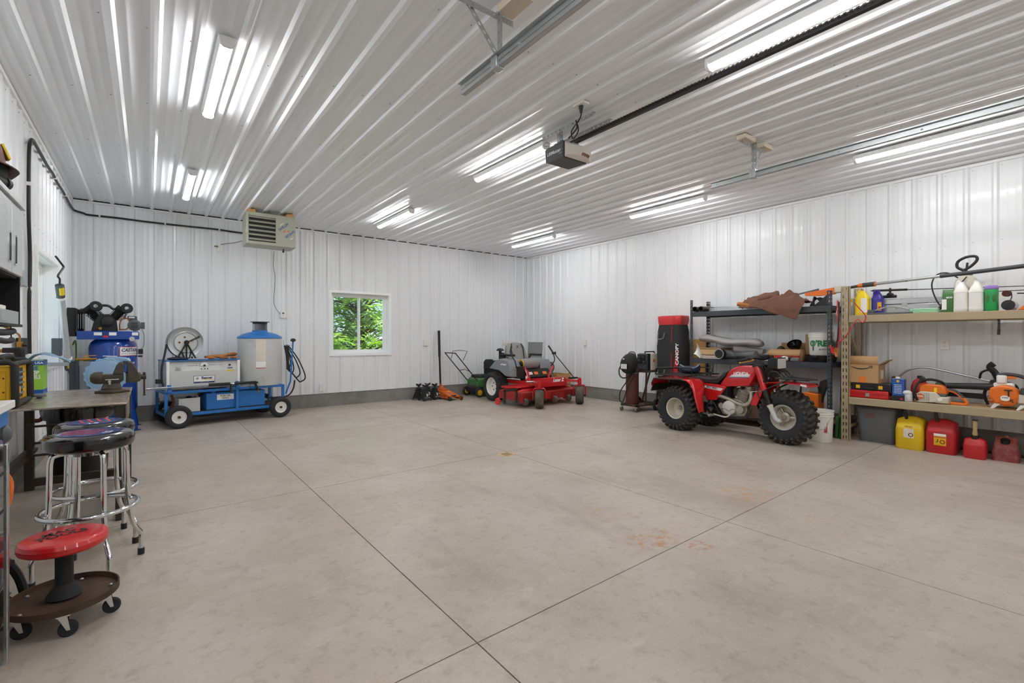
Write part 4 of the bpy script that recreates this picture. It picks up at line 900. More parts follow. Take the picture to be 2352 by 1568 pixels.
pw = thing('pressure_washer', 'blue framed hot water pressure washer on four wheels with tall boiler', 'pressure washer', (.33, 7.96, 0), R(9.2))
BL = 'blue'
def bar(x0, x1, y0, y1, z0, z1, nm='frame_rail'): return P(nm, MB().bx(x0, x1, y0, y1, z0, z1), BL, pw, bev=.003)
for y in (.05, .62):
    bar(-.15, 1.42, y, y+.035, .155, .195); bar(-.15, 1.42, y, y+.035, .47, .505)
    for x in (-.15, .725, 1.385): bar(x, x+.036, y, y+.035, .16, .50, 'frame_post')
for x in (-.15, 1.385):
    for z in (.16, .47): bar(x, x+.035, .08, .63, z, z+.035, 'frame_rail')
P('deck_plate', MB().bx(-.13, 1.40, .07, .63, .195, .202), 'steel_dark', pw)
for x, y in ((0, -.005), (1.335, -.005), (0, .70), (1.335, .70)):
    c = (x, y, .158); sg = -1 if y < .3 else 1
    w = P('tyre', tyre(MB(), c, .158, .045, .083), 'rubber', pw); P('rim', rim(c, .083, .045) if sg < 0 else MB().lathe([(.085, -.03), (.085, .03), (.001, .02), (.001, -.02)], 24, c, 'y'), 'white_plastic', w); P('hub_cap', MB().lathe([(.001, -.05), (.016, -.05), (.02, -.02), (.001, -.02)], 14, c, 'y'), 'rust_steel', w)
P('axle', MB().cyl((0, .03, .158), (0, .66, .158), .014, n=10), 'steel_dark', pw); P('axle', MB().cyl((1.335, .03, .158), (1.335, .66, .158), .014, n=10), 'steel_dark', pw)
# control cabinet
P('cabinet', MB().bx(-.125, .785, .14, .60, .515, .925), 'washer_grey', pw, bev=.004)
P('cabinet_top', MB().bx(-.13, .79, .075, .605, .918, .932), 'blue', pw, bev=.003)
P('front_panel', MB().bx(-.09, .75, .08, .145, .545, .785), 'washer_grey', pw, bev=.006)
P('control_fascia', MB().add([(-.09, .085, .785), (.75, .085, .785), (.75, .12, .918), (-.09, .12, .918), (-.09, .145, .785), (.75, .145, .785), (.75, .145, .918), (-.09, .145, .918)], [(0, 1, 2, 3), (4, 7, 6, 5), (0, 4, 5, 1), (3, 2, 6, 7), (0, 3, 7, 4), (1, 5, 6, 2)]), 'washer_grey', pw)
for x in (-.125, .75): P('end_plate', MB().bx(x, x+.035, .075, .15, .53, .918), 'label_white', pw, bev=.002)
def lab(x0, x1, z0, z1, mt_, y=.078, nm='decal'): return P(nm, MB().bx(x0, x1, y-.002, y, z0, z1), mt_, pw)
lab(.105, .255, .835, .872, 'label_white', .099); text('DEGREASER', .026, 'ink_black', pw, (.18, .096, .853), (1, 0, 0), (0, 0, 1)); lab(.40, .56, .835, .872, 'label_white', .099); text('TRUCK WASH', .026, 'ink_black', pw, (.48, .096, .853), (1, 0, 0), (0, 0, 1))
P('selector_dial', MB().prism([(.327+.05*math.cos(R(a)), .845+.05*math.sin(R(a))) for a in range(0, 181, 15)], .094, .098, 'y'), 'label_white', pw); P('selector_knob', MB().cyl((.327, .085, .848), (.327, .10, .848), .014, n=12), 'black', pw)
P('timer_knob', MB().cyl((.65, .085, .845), (.65, .10, .845), .014, n=12), 'black', pw); lab(.615, .685, .87, .882, 'label_beige', .108); lab(.62, .69, .795, .806, 'ink_navy', .086); lab(.61, .705, .755, .772, 'yellow_br')
for x in (.29, .33, .365): P('indicator', MB().cyl((x, .084, .80), (x, .09, .80), .008, n=10), 'black', pw)
P('valve_handle', MB().lathe([(.001, .06), (.012, .06), (.014, .1), (.001, .1)], 12, (.01, 0, .825), 'y').box((.01, .07, .825), (.075, .012, .012), (0, .5, 0)).box((.01, .07, .825), (.07, .012, .012), (0, -.7, 0)), 'alu', pw)
lab(.19, .455, .60, .705, 'ink_navy', .0795); lab(.195, .45, .605, .70, 'label_white', .079); lab(.197, .448, .606, .622, 'ink_navy', .078)
text('Beaver', .05, 'ink_navy', pw, (.355, .0765, .672), (1, 0, 0), (0, 0, 1), bold=.03); lab(.30, .44, .643, .652, 'yellow_br', .078); text('Made in Beaverton, USA', .011, 'ink_white', pw, (.322, .0757, .614), (1, 0, 0), (0, 0, 1))
P('decal_animal', MB().prism([(.215, .66), (.225, .68), (.24, .688), (.255, .675), (.25, .655), (.23, .65)], .0755, .0775, 'y'), 'grey_lt', pw)
# boiler
bc = (1.15, .33)
P('boiler_tank', MB().lathe([(.001, .505), (.305, .505), (.31, .52), (.31, 1.235), (.304, 1.24), (.001, 1.24)], 48, (*bc, 0)), 'washer_grey', pw)
P('boiler_lid', MB().lathe([(.318, 1.235), (.322, 1.242), (.315, 1.262), (.24, 1.305), (.15, 1.332), (.112, 1.34), (.108, 1.365), (.001, 1.365)], 48, (*bc, 0)), 'blue', pw)
mb = MB()
for i in range(26):
    for j in range(7):
        a = 2*PI*(i+(.5 if j % 2 else 0))/26; a2 = a+2*PI*.5/26; z = 1.36+j*.017
        p = (bc[0]+.1*math.cos(a), bc[1]+.1*math.sin(a), z)
        for s in (-1, 1): q = a+s*2*PI*.5/26; mb.cyl(p, (bc[0]+.1*math.cos(q), bc[1]+.1*math.sin(q), z+.017), .0022, n=3, cap=False)
o = P('chimney_mesh', mb, 'alu', pw); o['kind'] = 'stuff'; P('chimney_core', MB().cyl((*bc, 1.35), (*bc, 1.49), .078, n=20), 'steel_dark', pw)
P('chimney_cap', MB().lathe([(.104, 1.465), (.106, 1.488), (.138, 1.492), (.138, 1.50), (.001, 1.503)], 32, (*bc, 0)), 'black', pw)
aB = R(-97-9.2); 
for z0_, z1_, mt_ in ((1.00, 1.225, 'label_beige'), (.885, .995, 'label_beige'), (.785, .88, 'label_white'), (.775, .787, 'ink_red')): P('boiler_decal', MB().lathe([(.3112, z0_), (.3112, z1_)], 8, (*bc, 0), a0=aB-.22, a1=aB+.22), mt_, pw)
# hose reel on top of the cabinet
hr2 = P('hose_reel', MB().lathe([(.105, -.05), (.11, -.05), (.11, .05), (.105, .05)], 28, (.11, .185, 1.18), 'y'), 'steel_dark', pw)
for y, s in ((.135, -1), (.235, 1)):
    P('reel_disc', MB().lathe([(.13, s*.002), (.142, s*.012), (.152, s*.003), (.20, s*.003), (.212, s*.012), (.216, 0), (.212, -s*.006), (.13, -s*.006), (.001, -s*.006), (.001, s*.002)], 48, (.11, y, 1.18), 'y'), 'galv', hr2)
    P('hub_face', MB().lathe([(.001, s*.006), (.135, s*.004), (.135, -.002), (.001, -.002)], 32, (.11, y, 1.18), 'y'), 'washer_grey', hr2)
for k in range(2): P('hose_wrap', MB().torus((.11, .165+k*.04, 1.18), .13, .022, 28, 8, 'y'), 'rubber', hr2)
for a in (20, 100, 180): P('reel_nut', MB().lathe([(.001, .118), (.012, .118), (.014, .135), (.001, .135)], 8, (.11+.075*math.cos(R(a)), 0, 1.18+.075*math.sin(R(a))), 'y'), 'rust', hr2)
mb = MB(); c_ = V(.115, .11, 1.18)
for q in ((.0, .11, .94), (.115, .11, .94), (.23, .11, .94)): mb.cyl(c_, q, .010, n=8)
mb.cyl((.055, .11, 1.06), (.10, .11, .94), .008, n=8).cyl((.175, .11, 1.06), (.14, .11, .94), .008, n=8); mb.lathe([(.001, .095), (.03, .095), (.03, .125), (.001, .125)], 16, (.115, 0, 1.18), 'y')
st = P('reel_stand', mb, 'black', pw); P('reel_crank', MB().prism([(.10, 1.165), (.125, 1.195), (.265, 1.275), (.275, 1.255), (.26, 1.24)], .085, .097, 'y'), 'steel_dark', st, bev=.004)
P('reel_stand_rear', MB().cyl((.115, .27, 1.18), (.0, .27, .93), .010, n=8).cyl((.115, .27, 1.18), (.23, .27, .93), .010, n=8), 'black', pw)
P('reel_hose', MB().tube(spline([(-.10, .2, 1.15), (-.13, .15, 1.02), (-.17, .1, .85), (-.175, .09, .7), (-.165, .09, .62)], 6), .013, 8).cyl((-.165, .09, .63), (-.16, .09, .58), .014, n=8), 'rubber', pw)
P('inlet_box', MB().bx(-.235, -.17, .1, .16, .62, .68), 'black', pw, bev=.004)
# fuel tank, float box, engine bits below
P('fuel_tank', MB().bx(.352, 1.145, .10, .52, .203, .44), 'blue', pw, bev=.008); P('fuel_cap', MB().cyl((.44, .12, .44), (.44, .12, .475), .03, n=16), 'blue', pw)
P('fuel_sign', MB().bx(.487, .708, .096, .099, .335, .415), 'label_white', pw)
for w, z in (('FUEL OIL', .393), ('ONLY', .357)): text(w, .034, 'ink_black', pw, (.597, .0955, z), (1, 0, 0), (0, 0, 1), bold=.02)
mb = MB().bx(.02, .275, .10, .108, .203, .395).bx(.02, .275, .372, .38, .203, .395).bx(.02, .028, .108, .372, .203, .395).bx(.267, .275, .108, .372, .203, .395).bx(.02, .275, .108, .372, .203, .21)
P('float_box', mb, 'washer_grey', pw); P('float_valve', MB().cyl((.10, .2, .24), (.16, .24, .40), .02, n=10).ell((.17, .24, .37), .045, 12, 8), 'black', pw)
P('red_hose', MB().tube(spline([(-.06, .12, .46), (-.04, .11, .36), (-.07, .12, .27), (-.06, .12, .22)], 5), .018, 8), 'maroon', pw)
P('outlet_elbow', MB().tube(spline([(-.03, .1, .375), (-.17, .1, .375), (-.205, .1, .385), (-.21, .1, .43)], 5), .013, 8), 'steel_dark', pw); P('pump', MB().cyl((.3, .3, .45), (.62, .3, .45), .055, n=16).bx(.0, .32, .15, .4, .47, .52), 'steel_dark', pw)
# tow handle, hoses, belt and spray wand
P('tow_handle', MB().tube([(1.44, .05, .35), (1.50, .02, .55), (1.535, 0, 1.19)], .012, 10), 'blue', pw); P('handle_knob', MB().lathe([(.001, 1.18), (.02, 1.182), (.042, 1.2), (.038, 1.22), (.02, 1.235), (.001, 1.235)], 16, (1.535, 0, 0)), 'black', pw)
P('wire_hook', MB().tube(spline([(1.44, .14, 1.20), (1.44, .13, 1.14), (1.46, .1, 1.12), (1.53, .02, 1.13)], 5), .004, 6), 'galv', pw)
for k, (bx_, zl, dx) in enumerate(((1.505, .66, .06), (1.52, .60, .12), (1.50, .74, .03), (1.53, .53, .17))):
    P('coiled_hose', MB().tube(spline([(1.46+.01*k, .16, 1.12), (1.475+.01*k, .12, .95), (1.47+dx*.3, .10, .75), (1.47+dx, .08, zl+.03), (1.45+dx*1.4, .07, zl), (1.47+dx*1.7, .07, zl+.08), (1.50+dx*.9, .1, .9), (1.48+.01*k, .15, 1.13)], 6), .010, 7), 'rubber', pw)
P('supply_hose', MB().tube(spline([(1.58, .05, .56), (1.55, .04, .42), (1.47, .05, .32), (1.3, .08, .30), (1.18, .1, .31)], 6), .012, 7), 'rubber', pw)
for x in (-.10, .735): P('wand_bracket', MB().bx(x-.02, x+.02, .02, .06, .50, .60).bx(x-.02, x+.02, .0, .02, .50, .53), 'blue', pw, bev=.003)
sw = thing('spray_wand', 'long spray wand with black trigger gun hung across the front of the pressure washer', 'spray wand', (.33, 7.96, 0), R(9.2))
P('lance', MB().cyl((-.36, .012, .567), (.36, .008, .575), .009, n=10).cyl((-.36, .030, .552), (.30, .026, .555), .006, n=8), 'galv', sw); P('insulated_grip', MB().cyl((.36, .008, .574), (.63, .006, .572), .021, n=12).cyl((.69, .006, .57), (.86, .0, .57), .021, n=12), 'rubber', sw)
P('coupler', MB().cyl((.625, .006, .572), (.70, .006, .57), .012, n=10), 'chrome', sw); P('side_handle', MB().cyl((.64, .0, .565), (.64, -.005, .44), .014, .017, n=10), 'rubber', sw)
P('trigger_gun', MB().prism([(.84, .59), (.97, .59), (1.01, .575), (1.01, .555), (.985, .55), (1.025, .45), (.995, .44), (.96, .545), (.84, .55)], -.018, .018, 'y'), 'black', sw, bev=.004); P('trigger_guard', MB().tube(spline([(.90, 0, .55), (.89, 0, .50), (.92, 0, .47), (.94, 0, .46), (.97, 0, .455)], 4), .004, 6), 'steel_dark', sw); P('quick_fitting', MB().cyl((1.01, 0, .445), (1.03, 0, .405), .011, n=8), 'brass', sw)
lb = thing('tool_belt', 'brown leather tool belt heaped on top of the pressure washer cabinet', 'tool belt', (.33+.987*.57-.16*.2, 7.96+.16*.57+.987*.2, .932), R(9.2))
P('belt', MB().tube(spline([(-.2, -.05, .03), (-.1, -.08, .045), (0, -.07, .035), (.08, -.05, .065), (.17, -.03, .075), (.20, .04, .06), (.1, .08, .05), (-.1, .07, .04), (-.2, .03, .03)], 5), [.02]*41, 8), 'leather', lb)
for x, y, z, rx in ((-.15, -.08, .022, .05), (.02, -.09, .018, .06), (.14, -.09, .02, .05), (.0, .04, .03, .08)): P('pouch', MB().ell((x, y, z), (rx, .035, .022), 12, 8), 'leather', lb)
gl = thing('work_gloves', 'dark oily rag and fittings lying at the left end of the washer cabinet', 'rag', (.33+.02, 7.96+.16*.02+.13, .932), R(9.2)); P('rag', MB().ell((-.03, .02, .022), (.12, .06, .024), 14, 8).ell((.05, .0, .02), (.07, .05, .02), 12, 8), 'blue_dk', gl); P('nozzle', MB().cyl((.09, -.03, .012), (.33, -.04, .012), .010, n=8), 'alu', gl)
# jack stands
def jack_stand():
    t = thing('jack_stand', '', 'jack stand', (0, 0, 0), group='black jack stands')
    for a in (0, 90, 180, 270): P('side_plate', MB().prism([(-.095, 0), (-.07, 0), (-.06, .03), (.06, .03), (.07, 0), (.095, 0), (.035, .22), (-.035, .22)], -.092, -.087, 'y', Matrix.Rotation(R(a), 4, 'Z') @ Matrix.Translation((0, -.088, 0)) @ Matrix.Rotation(R(-14.5), 4, 'X') @ Matrix.Translation((0, .088, 0))), 'black', t)
    P('collar', MB().bx(-.038, .038, -.038, .038, .20, .235), 'black', t, bev=.004); P('ratchet_bar', MB().bx(-.017, .017, -.014, .014, .1, .30), 'char', t)
    P('saddle', MB().prism([(-.055, .325), (-.03, .31), (0, .305), (.03, .31), (.055, .325), (.05, .29), (.02, .275), (-.02, .275), (-.05, .29)], -.028, .028, 'y'), 'black', t, bev=.004); P('lever', MB().cyl((-.04, 0, .21), (-.12, -.02, .20), .009, n=8), 'black', t)
    text('3', .07, 'ink_white', t, (0, -.068, .11), (1, 0, 0), (0, .25, .97), bold=.05, lift=.012); text('TON', .025, 'ink_white', t, (.045, -.072, .12), (1, 0, 0), (0, .25, .97), lift=.012)
    text('JACK STAND', .02, 'ink_white', t, (0, -.082, .06), (1, 0, 0), (0, .25, .97), lift=.012)
    return t
js = jack_stand()
for k, (x, y, a, l_) in enumerate(((4.37, 8.60, 5, 'black three ton jack stand, front left of the group of four'), (4.615, 8.66, 12, 'black three ton jack stand, front right next to the orange jack'), (4.345, 8.83, 20, 'black three ton jack stand, rear left against the curb'), (4.565, 8.87, -4, 'black three ton jack stand, rear right behind the others'))):
    t = js if k == 0 else copy_tree(js); t.location = (x, y-.03, 0); t.rotation_euler = (0, 0, R(a)); t['label'] = l_
# orange floor jack
fj = thing('floor_jack', 'orange steel floor jack with tall black upright handle against the back wall', 'floor jack', (4.86, 8.22, 0), R(3))
for s in (-1, 1): P('side_frame', MB().prism([(-.03, .03), (.03, .015), (.5, .05), (.56, .10), (.55, .17), (.44, .17), (.2, .13), (.0, .08)], s*.11-.006, s*.11+.006, 'x'), 'orange_jack', fj, bev=.003)
P('top_plate', MB().loft([[(-.10, .02, .075), (.10, .02, .075), (.10, .02, .062), (-.10, .02, .062)], [(-.105, .25, .14), (.105, .25, .14), (.105, .25, .12), (-.105, .25, .12)], [(-.105, .5, .175), (.105, .5, .175), (.105, .5, .15), (-.105, .5, .15)]]), 'orange_jack', fj, bev=.004)
P('power_unit', MB().bx(-.07, .07, .38, .56, .06, .20).lathe([(.001, .2), (.06, .2), (.05, .23), (.03, .25), (.001, .25)], 16, (0, .52, 0)), 'orange_jack', fj, bev=.008); P('saddle', MB().lathe([(.001, .08), (.05, .08), (.055, .1), (.04, .1), (.035, .09), (.001, .09)], 18, (0, .06, 0)), 'black', fj)
P('lift_arm', MB().prism([(.05, .06), (.38, .12), (.38, .15), (.05, .085)], -.04, .04, 'x'), 'black', fj); 
for s in (-1, 1): P('front_wheel', MB().lathe([(.001, -.022), (.04, -.022), (.045, -.015), (.045, .015), (.04, .022), (.001, .022)], 18, (s*.135, 0, .045), 'x'), 'steel_dark', fj); P('rear_caster', MB().lathe([(.001, -.012), (.03, -.012), (.03, .012), (.001, .012)], 14, (s*.10, .55, .03), 'x'), 'steel_dark', fj)
P('handle_socket', MB().cyl((0, .54, .20), (-.005, .555, .30), .026, n=14), 'orange_jack', fj); P('handle', MB().cyl((-.005, .552, .28), (-.0, .60, .86), .020, n=14).cyl((0, .60, .86), (.005, .63, 1.40), .026, .026, n=14), 'black_matte', fj)
text('DAYTON', .04, 'ink_black', fj, (-.117, .25, .075), (0, -1, 0), (0, 0, 1), bold=.02); P('warning_decal', MB().box((.03, .30, .153), (.07, .06, .003), (R(8), 0, 0)), 'yellow', fj)
# green push mower (faces +X, its handle leans back to the left)
pm = thing('push_mower', 'green walk-behind lawn mower with black folding handle behind the red mower', 'lawn mower', (5.74, 8.60, 0))
P('deck', MB().loft([[(-.27, -.23, .09), (.25, -.23, .09), (.25, .23, .09), (-.27, .23, .09)], [(-.28, -.22, .20), (.24, -.22, .20), (.24, .22, .20), (-.28, .22, .20)], [(-.22, -.17, .27), (.2, -.17, .27), (.2, .17, .27), (-.22, .17, .27)]]), 'black', pm, bev=.02)
P('shroud', MB().loft([[(-.25, -.22, .20), (.22, -.22, .20), (.22, .22, .20), (-.25, .22, .20)], [(-.24, -.2, .36), (.2, -.2, .36), (.2, .2, .36), (-.24, .2, .36)], [(-.2, -.16, .40), (.16, -.16, .40), (.16, .16, .40), (-.2, .16, .40)]]), 'deere', pm, bev=.02); P('engine_cover', MB().loft([[(-.2, -.16, .40), (.17, -.16, .40), (.17, .16, .40), (-.2, .16, .40)], [(-.17, -.13, .46), (.14, -.13, .46), (.14, .13, .46), (-.17, .13, .46)]]), 'black_matte', pm, bev=.02)
for x, y in ((-.22, -.25), (.22, -.25), (-.22, .25), (.22, .25)):
    w = P('wheel', tyre(MB(), (x, y, .1), .1, .025, .06), 'rubber', pm); P('hub', MB().lathe([(.001, -.028), (.045, -.022), (.06, -.018), (.06, .018), (.001, .028)], 20, (x, y, .1), 'y'), 'yellow', w)
P('handle', MB().tube(spline([(-.2, -.19, .30), (-.72, -.19, .88), (-.76, -.17, .925), (-.77, 0, .935), (-.76, .22, .93), (-.72, .24, .88), (-.2, .22, .30)], 6), .011, 8), 'black', pm)
P('bail_bar', MB().tube([(-.60, -.21, .78), (-.50, -.21, .97), (-.52, .05, .985), (-.66, .1, .97), (-.64, .20, .80)], .006, 7), 'black', pm); P('handle_brace', MB().tube([(-.42, -.2, .55), (-.44, .0, .58), (-.42, .22, .55)], .008, 7), 'black', pm); P('knob', MB().cyl((-.43, -.06, .57), (-.46, -.06, .61), .02, n=10), 'cream', pm)
P('grass_bag', MB().loft([[(.13, -.12, .44), (.31, -.12, .44), (.31, .12, .44), (.13, .12, .44)], [(.12, -.11, .60), (.30, -.11, .60), (.30, .11, .60), (.12, .11, .60)], [(.10, -.09, .72), (.29, -.09, .72), (.29, .09, .72), (.10, .09, .72)], [(.13, -.06, .78), (.26, -.06, .78), (.26, .06, .78), (.13, .06, .78)]]), 'black_matte', pm, bev=.02); P('bag_strap', MB().torus((.2, 0, .60), .125, .012, 20, 6), 'black', pm)
# zero-turn mower, facing the viewer (-Y)
zt = thing('zero_turn_mower', 'red and grey zero-turn riding mower in the far corner', 'riding mower', (5.98, 7.10, 0))
for s in (-1, 1):
    c = (s*.475, .65, .285)
    w = P('rear_tyre', tyre(MB(), c, .278, .13, .172, 'x', 44, .02, .86), 'rubber', zt); mb = MB()
    for k in range(34):
        for j in range(5):
            a = 2*PI*(k+.5*(j % 2))/34; x = (j-2)*.044; rr = .278 if abs(j-2) < 2 else .272
            m = Matrix.Translation(c) @ Matrix.Rotation(a, 4, 'X') @ Matrix.Translation((x, 0, rr)) @ Matrix.Rotation(.5 if j % 2 else -.5, 4, 'Z'); mb.bx(-.017, .017, -.016, .016, -.006, .009, m)
    o = P('tread', mb, 'rubber_dusty', w); o['kind'] = 'stuff'
    P('rim', MB().lathe([(.172, s*.085), (.18, s*.1), (.165, s*.088), (.155, s*.06), (.15, s*.02), (.10, s*.015), (.04, s*.03), (.001, s*.03), (.001, -s*.02), (.15, -s*.05), (.172, -s*.085)], 36, c, 'x', cap=False), 'white_plastic', w)
    for k in range(5): a = 2*PI*k/5; P('lug_nut', MB().cyl((c[0]+s*.01, c[1]+.07*math.cos(a), c[2]+.07*math.sin(a)), (c[0]+s*.035, c[1]+.07*math.cos(a), c[2]+.07*math.sin(a)), .011, n=8), 'black', w)
    # side pod over the wheel
    pod = [(.83, .635), (.80, .66), (.58, .825), (.44, .845), (.15, .815), (.07, .70), (.06, .50), (.12, .49), (.24, .50), (.36, .565), (.46, .61), (.66, .625)]
    rings = []
    for x, q in ((s*.20, 1.), (s*.42, 1.), (s*.50, .96), (s*.535, .88)):
        rings.append([(x, .4+(y-.4)*q, .66+(z-.66)*q) for y, z in pod])
    P('side_pod', MB().loft(rings), 'mower_grey', zt, bev=.006)
    P('armrest', MB().loft([[(s*.34+dx*.035, y, .905+dz*.022) for dx, dz in ((1, 0), (.7, .7), (0, 1), (-.7, .7), (-1, 0), (-.7, -.7), (0, -1), (.7, -.7))] for y in (.22, .26, .5, .56)]), 'black_matte', zt)
    P('armrest_support', MB().tube([(s*.33, .52, .90), (s*.30, .58, .80), (s*.25, .6, .72)], .018, 8), 'black', zt)
    # control lever
    P('control_lever', MB().tube(spline([(s*.44, .02, .68), (s*.50, -.02, .80), (s*.53, .04, .90), (s*.53, .09, .97), (s*.47, .13, 1.09)], 6), .011, 8).tube([(s*.525, .04, .92), (s*.53, .09, .98), (s*.47, .13, 1.09)], .017, 8), 'black', zt)
    # caster
    cx_ = s*.5
    arm = P('front_arm', MB().tube([(s*.25, -.28, .43), (s*.38, -.46, .44), (cx_-s*.03, -.70, .43)], .032, 4), 'red', zt, bev=.004)
    P('caster_hub', MB().cyl((cx_, -.72, .365), (cx_, -.72, .48), .034, n=18).cyl((cx_, -.72, .48), (cx_, -.72, .495), .022, n=14), 'red', zt)
    cm = Matrix.Translation((cx_, -.72, 0)) @ Matrix.Rotation(R(-41 if s < 0 else -46), 4, 'Z')
    def rot(mb): mb.v = [tuple(cm @ Vector(v)) for v in mb.v]; return mb
    P('caster_fork', rot(MB().tube([(-.11, 0, .14), (-.11, 0, .31), (-.085, 0, .352), (.085, 0, .352), (.11, 0, .31), (.11, 0, .14)], .014, 8)), 'red', zt)
    P('caster_wheel', rot(MB().lathe([(.05, -.05), (.09, -.072), (.135, -.077), (.158, -.062), (.165, -.03), (.166, 0), (.165, .03), (.158, .062), (.135, .077), (.09, .072), (.05, .05), (.05, -.05)], 32, (0, 0, .166), 'x')), 'rubber_worn', zt); P('caster_axle', rot(MB().cyl((-.125, 0, .166), (.125, 0, .166), .018, n=10)), 'steel_dark', zt)
# seat
P('seat_cushion', MB().loft([[(x*q, y, z) for x, y, z in [(-.25, .10, .70), (.25, .10, .70), (.25, .58, .70), (-.25, .58, .70)]] for q in (1,)]+[[(-.25, .08, .77), (.25, .08, .77), (.25, .58, .76), (-.25, .58, .76)], [(-.21, .12, .82), (.21, .12, .82), (.21, .54, .80), (-.21, .54, .80)]]), 'seat_grey', zt, bev=.03, seg=3)
sil = [(-.22, .78), (-.25, .86), (-.25, .98), (-.22, 1.08), (-.15, 1.14), (0, 1.155), (.15, 1.14), (.22, 1.08), (.25, .98), (.25, .86), (.22, .78)]
P('seat_back', MB().loft([[(x*q, .56+.10*(z-.78)/.38+dy, .78+(z-.78)*q) for x, z in sil] for q, dy in ((.9, -.055), (1, -.02), (1, .03), (.92, .06))]), 'seat_grey', zt, bev=.015)
for s in (-1, 1): P('seat_stripe', MB().tube(spline([(s*.14, .50, .80), (s*.15, .535, .95), (s*.155, .56, 1.05), (s*.12, .585, 1.13)], 5), .011, 8), 'black', zt)
text('X', .09, 'ink_black', zt, (-.02, .533, 1.06), (1, 0, 0), (0, .26, .96), bold=.02, lift=.012)
# console, canister, deck, frame, engine
P('battery_box', MB().bx(-.40, -.27, -.02, .17, .47, .70), 'black_matte', zt, bev=.008); P('console', MB().prism([(-.06, .45), (-.10, .50), (.0, .64), (.25, .66), (.25, .45)], -.25, .36, 'x'), 'black_matte', zt, bev=.008)
for x, mt_ in ((-.16, 'label_beige'), (-.02, 'ink_orange'), (.2, 'ink_orange')): P('console_decal', MB().box((x, -.062, .566), (.10, .004, .06), (R(-36), 0, 0)), mt_, zt)
P('canister', MB().lathe([(.001, -.02), (.08, -.02), (.10, .0), (.10, .34), (.085, .36), (.001, .36)], 28, (-.25, .08, .745), 'x'), 'seat_grey', zt); P('canister_ring', MB().torus((-.272, .08, .745), .07, .012, 28, 8, 'x'), 'yellow', zt); P('canister_cap', MB().lathe([(.001, -.05), (.045, -.05), (.055, -.02), (.001, -.02)], 20, (-.25, .08, .745), 'x'), 'black', zt)
P('floor_pan', MB().prism([(-.50, .40), (-.485, .50), (-.10, .47), (-.10, .40)], -.25, .36, 'x'), 'red', zt, bev=.006); text('Lazer Z', .085, 'ink_white', zt, (.16, -.495, .452), (1, 0, 0), (0, .15, .98), bold=.04, shear=.3)
P('frame_rail', MB().bx(-.34, -.28, -.45, .75, .36, .43), 'red', zt, bev=.004); P('frame_rail', MB().bx(.28, .34, -.45, .75, .36, .43), 'red', zt, bev=.004); P('front_beam', MB().bx(-.36, .38, -.50, -.43, .34, .42), 'red', zt, bev=.004)
P('height_quadrant', MB().prism([(-.15, .44), (-.30, .46), (-.24, .62), (-.13, .70), (-.10, .68), (-.18, .58), (-.15, .46)], -.36, -.35, 'x'), 'red', zt, bev=.003); P('quadrant_scale', MB().prism([(-.235, .50), (-.19, .61), (-.15, .65), (-.155, .63), (-.20, .57), (-.215, .50)], -.3625, -.36, 'x'), 'label_white', zt); P('quadrant_decal', MB().bx(-.3625, -.36, -.2, -.16, .48, .53), 'label_white', zt)
P('lift_spring', MB().cyl((-.46, -.30, .435), (-.08, -.44, .425), .018, n=10), 'alu', zt); P('lift_arm', MB().tube([(.0, -.40, .44), (.03, -.37, .54), (.22, -.25, .66), (.27, -.22, .70)], .02, 4), 'red', zt); P('spring_hook', MB().torus((-.36, -.33, .415), .025, .006, 16, 6, 'y'), 'yellow', zt)
P('deck', MB().prism([(-.78, -.40), (-.70, -.50), (-.35, -.52), (.0, -.54), (.35, -.52), (.66, -.48), (.74, -.38), (.74, .10), (.60, .26), (-.60, .26), (-.78, .12)], .12, .27, 'z'), 'deck_red', zt, bev=.012)
P('deck_shell', MB().loft([[(x*.92, y*.86, z) for x, y in ((-.78, -.42), (.7, -.42), (.7, .18), (-.78, .18))] for z in (.27, )]+[[(x*.74, y*.7-.02, .315) for x, y in ((-.78, -.42), (.7, -.42), (.7, .18), (-.78, .18))]]), 'red', zt, bev=.006)
P('belt_cover', MB().prism([(-.80, .02), (-.78, -.24), (-.62, -.34), (-.30, -.30), (-.22, -.1), (-.30, .1)], .33, .36, 'z'), 'red', zt, bev=.006); P('belt_cover', MB().prism([(.16, -.36), (.52, -.38), (.66, -.22), (.62, .08), (.30, .1)], .33, .36, 'z'), 'red', zt, bev=.006)
P('discharge_chute', MB().bx(-1.08, -.78, -.46, -.44, .31, .35).bx(-1.08, -1.04, -.46, -.44, .10, .33).bx(-.82, -.78, -.46, -.44, .10, .33), 'steel_dark', zt); P('chute_wheel', MB().lathe([(.001, -.02), (.06, -.02), (.065, 0), (.06, .02), (.001, .02)], 20, (-1.10, -.30, .13), 'x'), 'red', zt)
for x, y in ((-.69, -.56), (.0, -.58), (.36, -.56)):
    w = P('anti_scalp_roller', MB().lathe([(.001, -.035), (.055, -.035), (.063, -.02), (.063, .02), (.055, .035), (.001, .035)], 20, (x, y, .11), 'x'), 'rubber_worn', zt); P('roller_bracket', MB().bx(x-.055, x-.045, y+.0, y+.09, .09, .24).bx(x-.05, x+.02, y-.008, y+.008, .102, .118), 'deck_red', zt)
P('engine', MB().bx(-.24, .24, .70, 1.05, .42, .78).lathe([(.001, .78), (.17, .78), (.19, .8), (.16, .86), (.001, .87)], 24, (0, .86, 0)), 'black_matte', zt, bev=.015); P('air_precleaner', MB().cyl((-.31, .72, .76), (-.31, .72, .98), .03, n=14).lathe([(.001, .98), (.075, .985), (.08, 1.0), (.05, 1.03), (.001, 1.04)], 20, (-.31, .72, 0)).ell((-.27, .69, .90), (.06, .06, .05), 14, 10), 'black', zt)
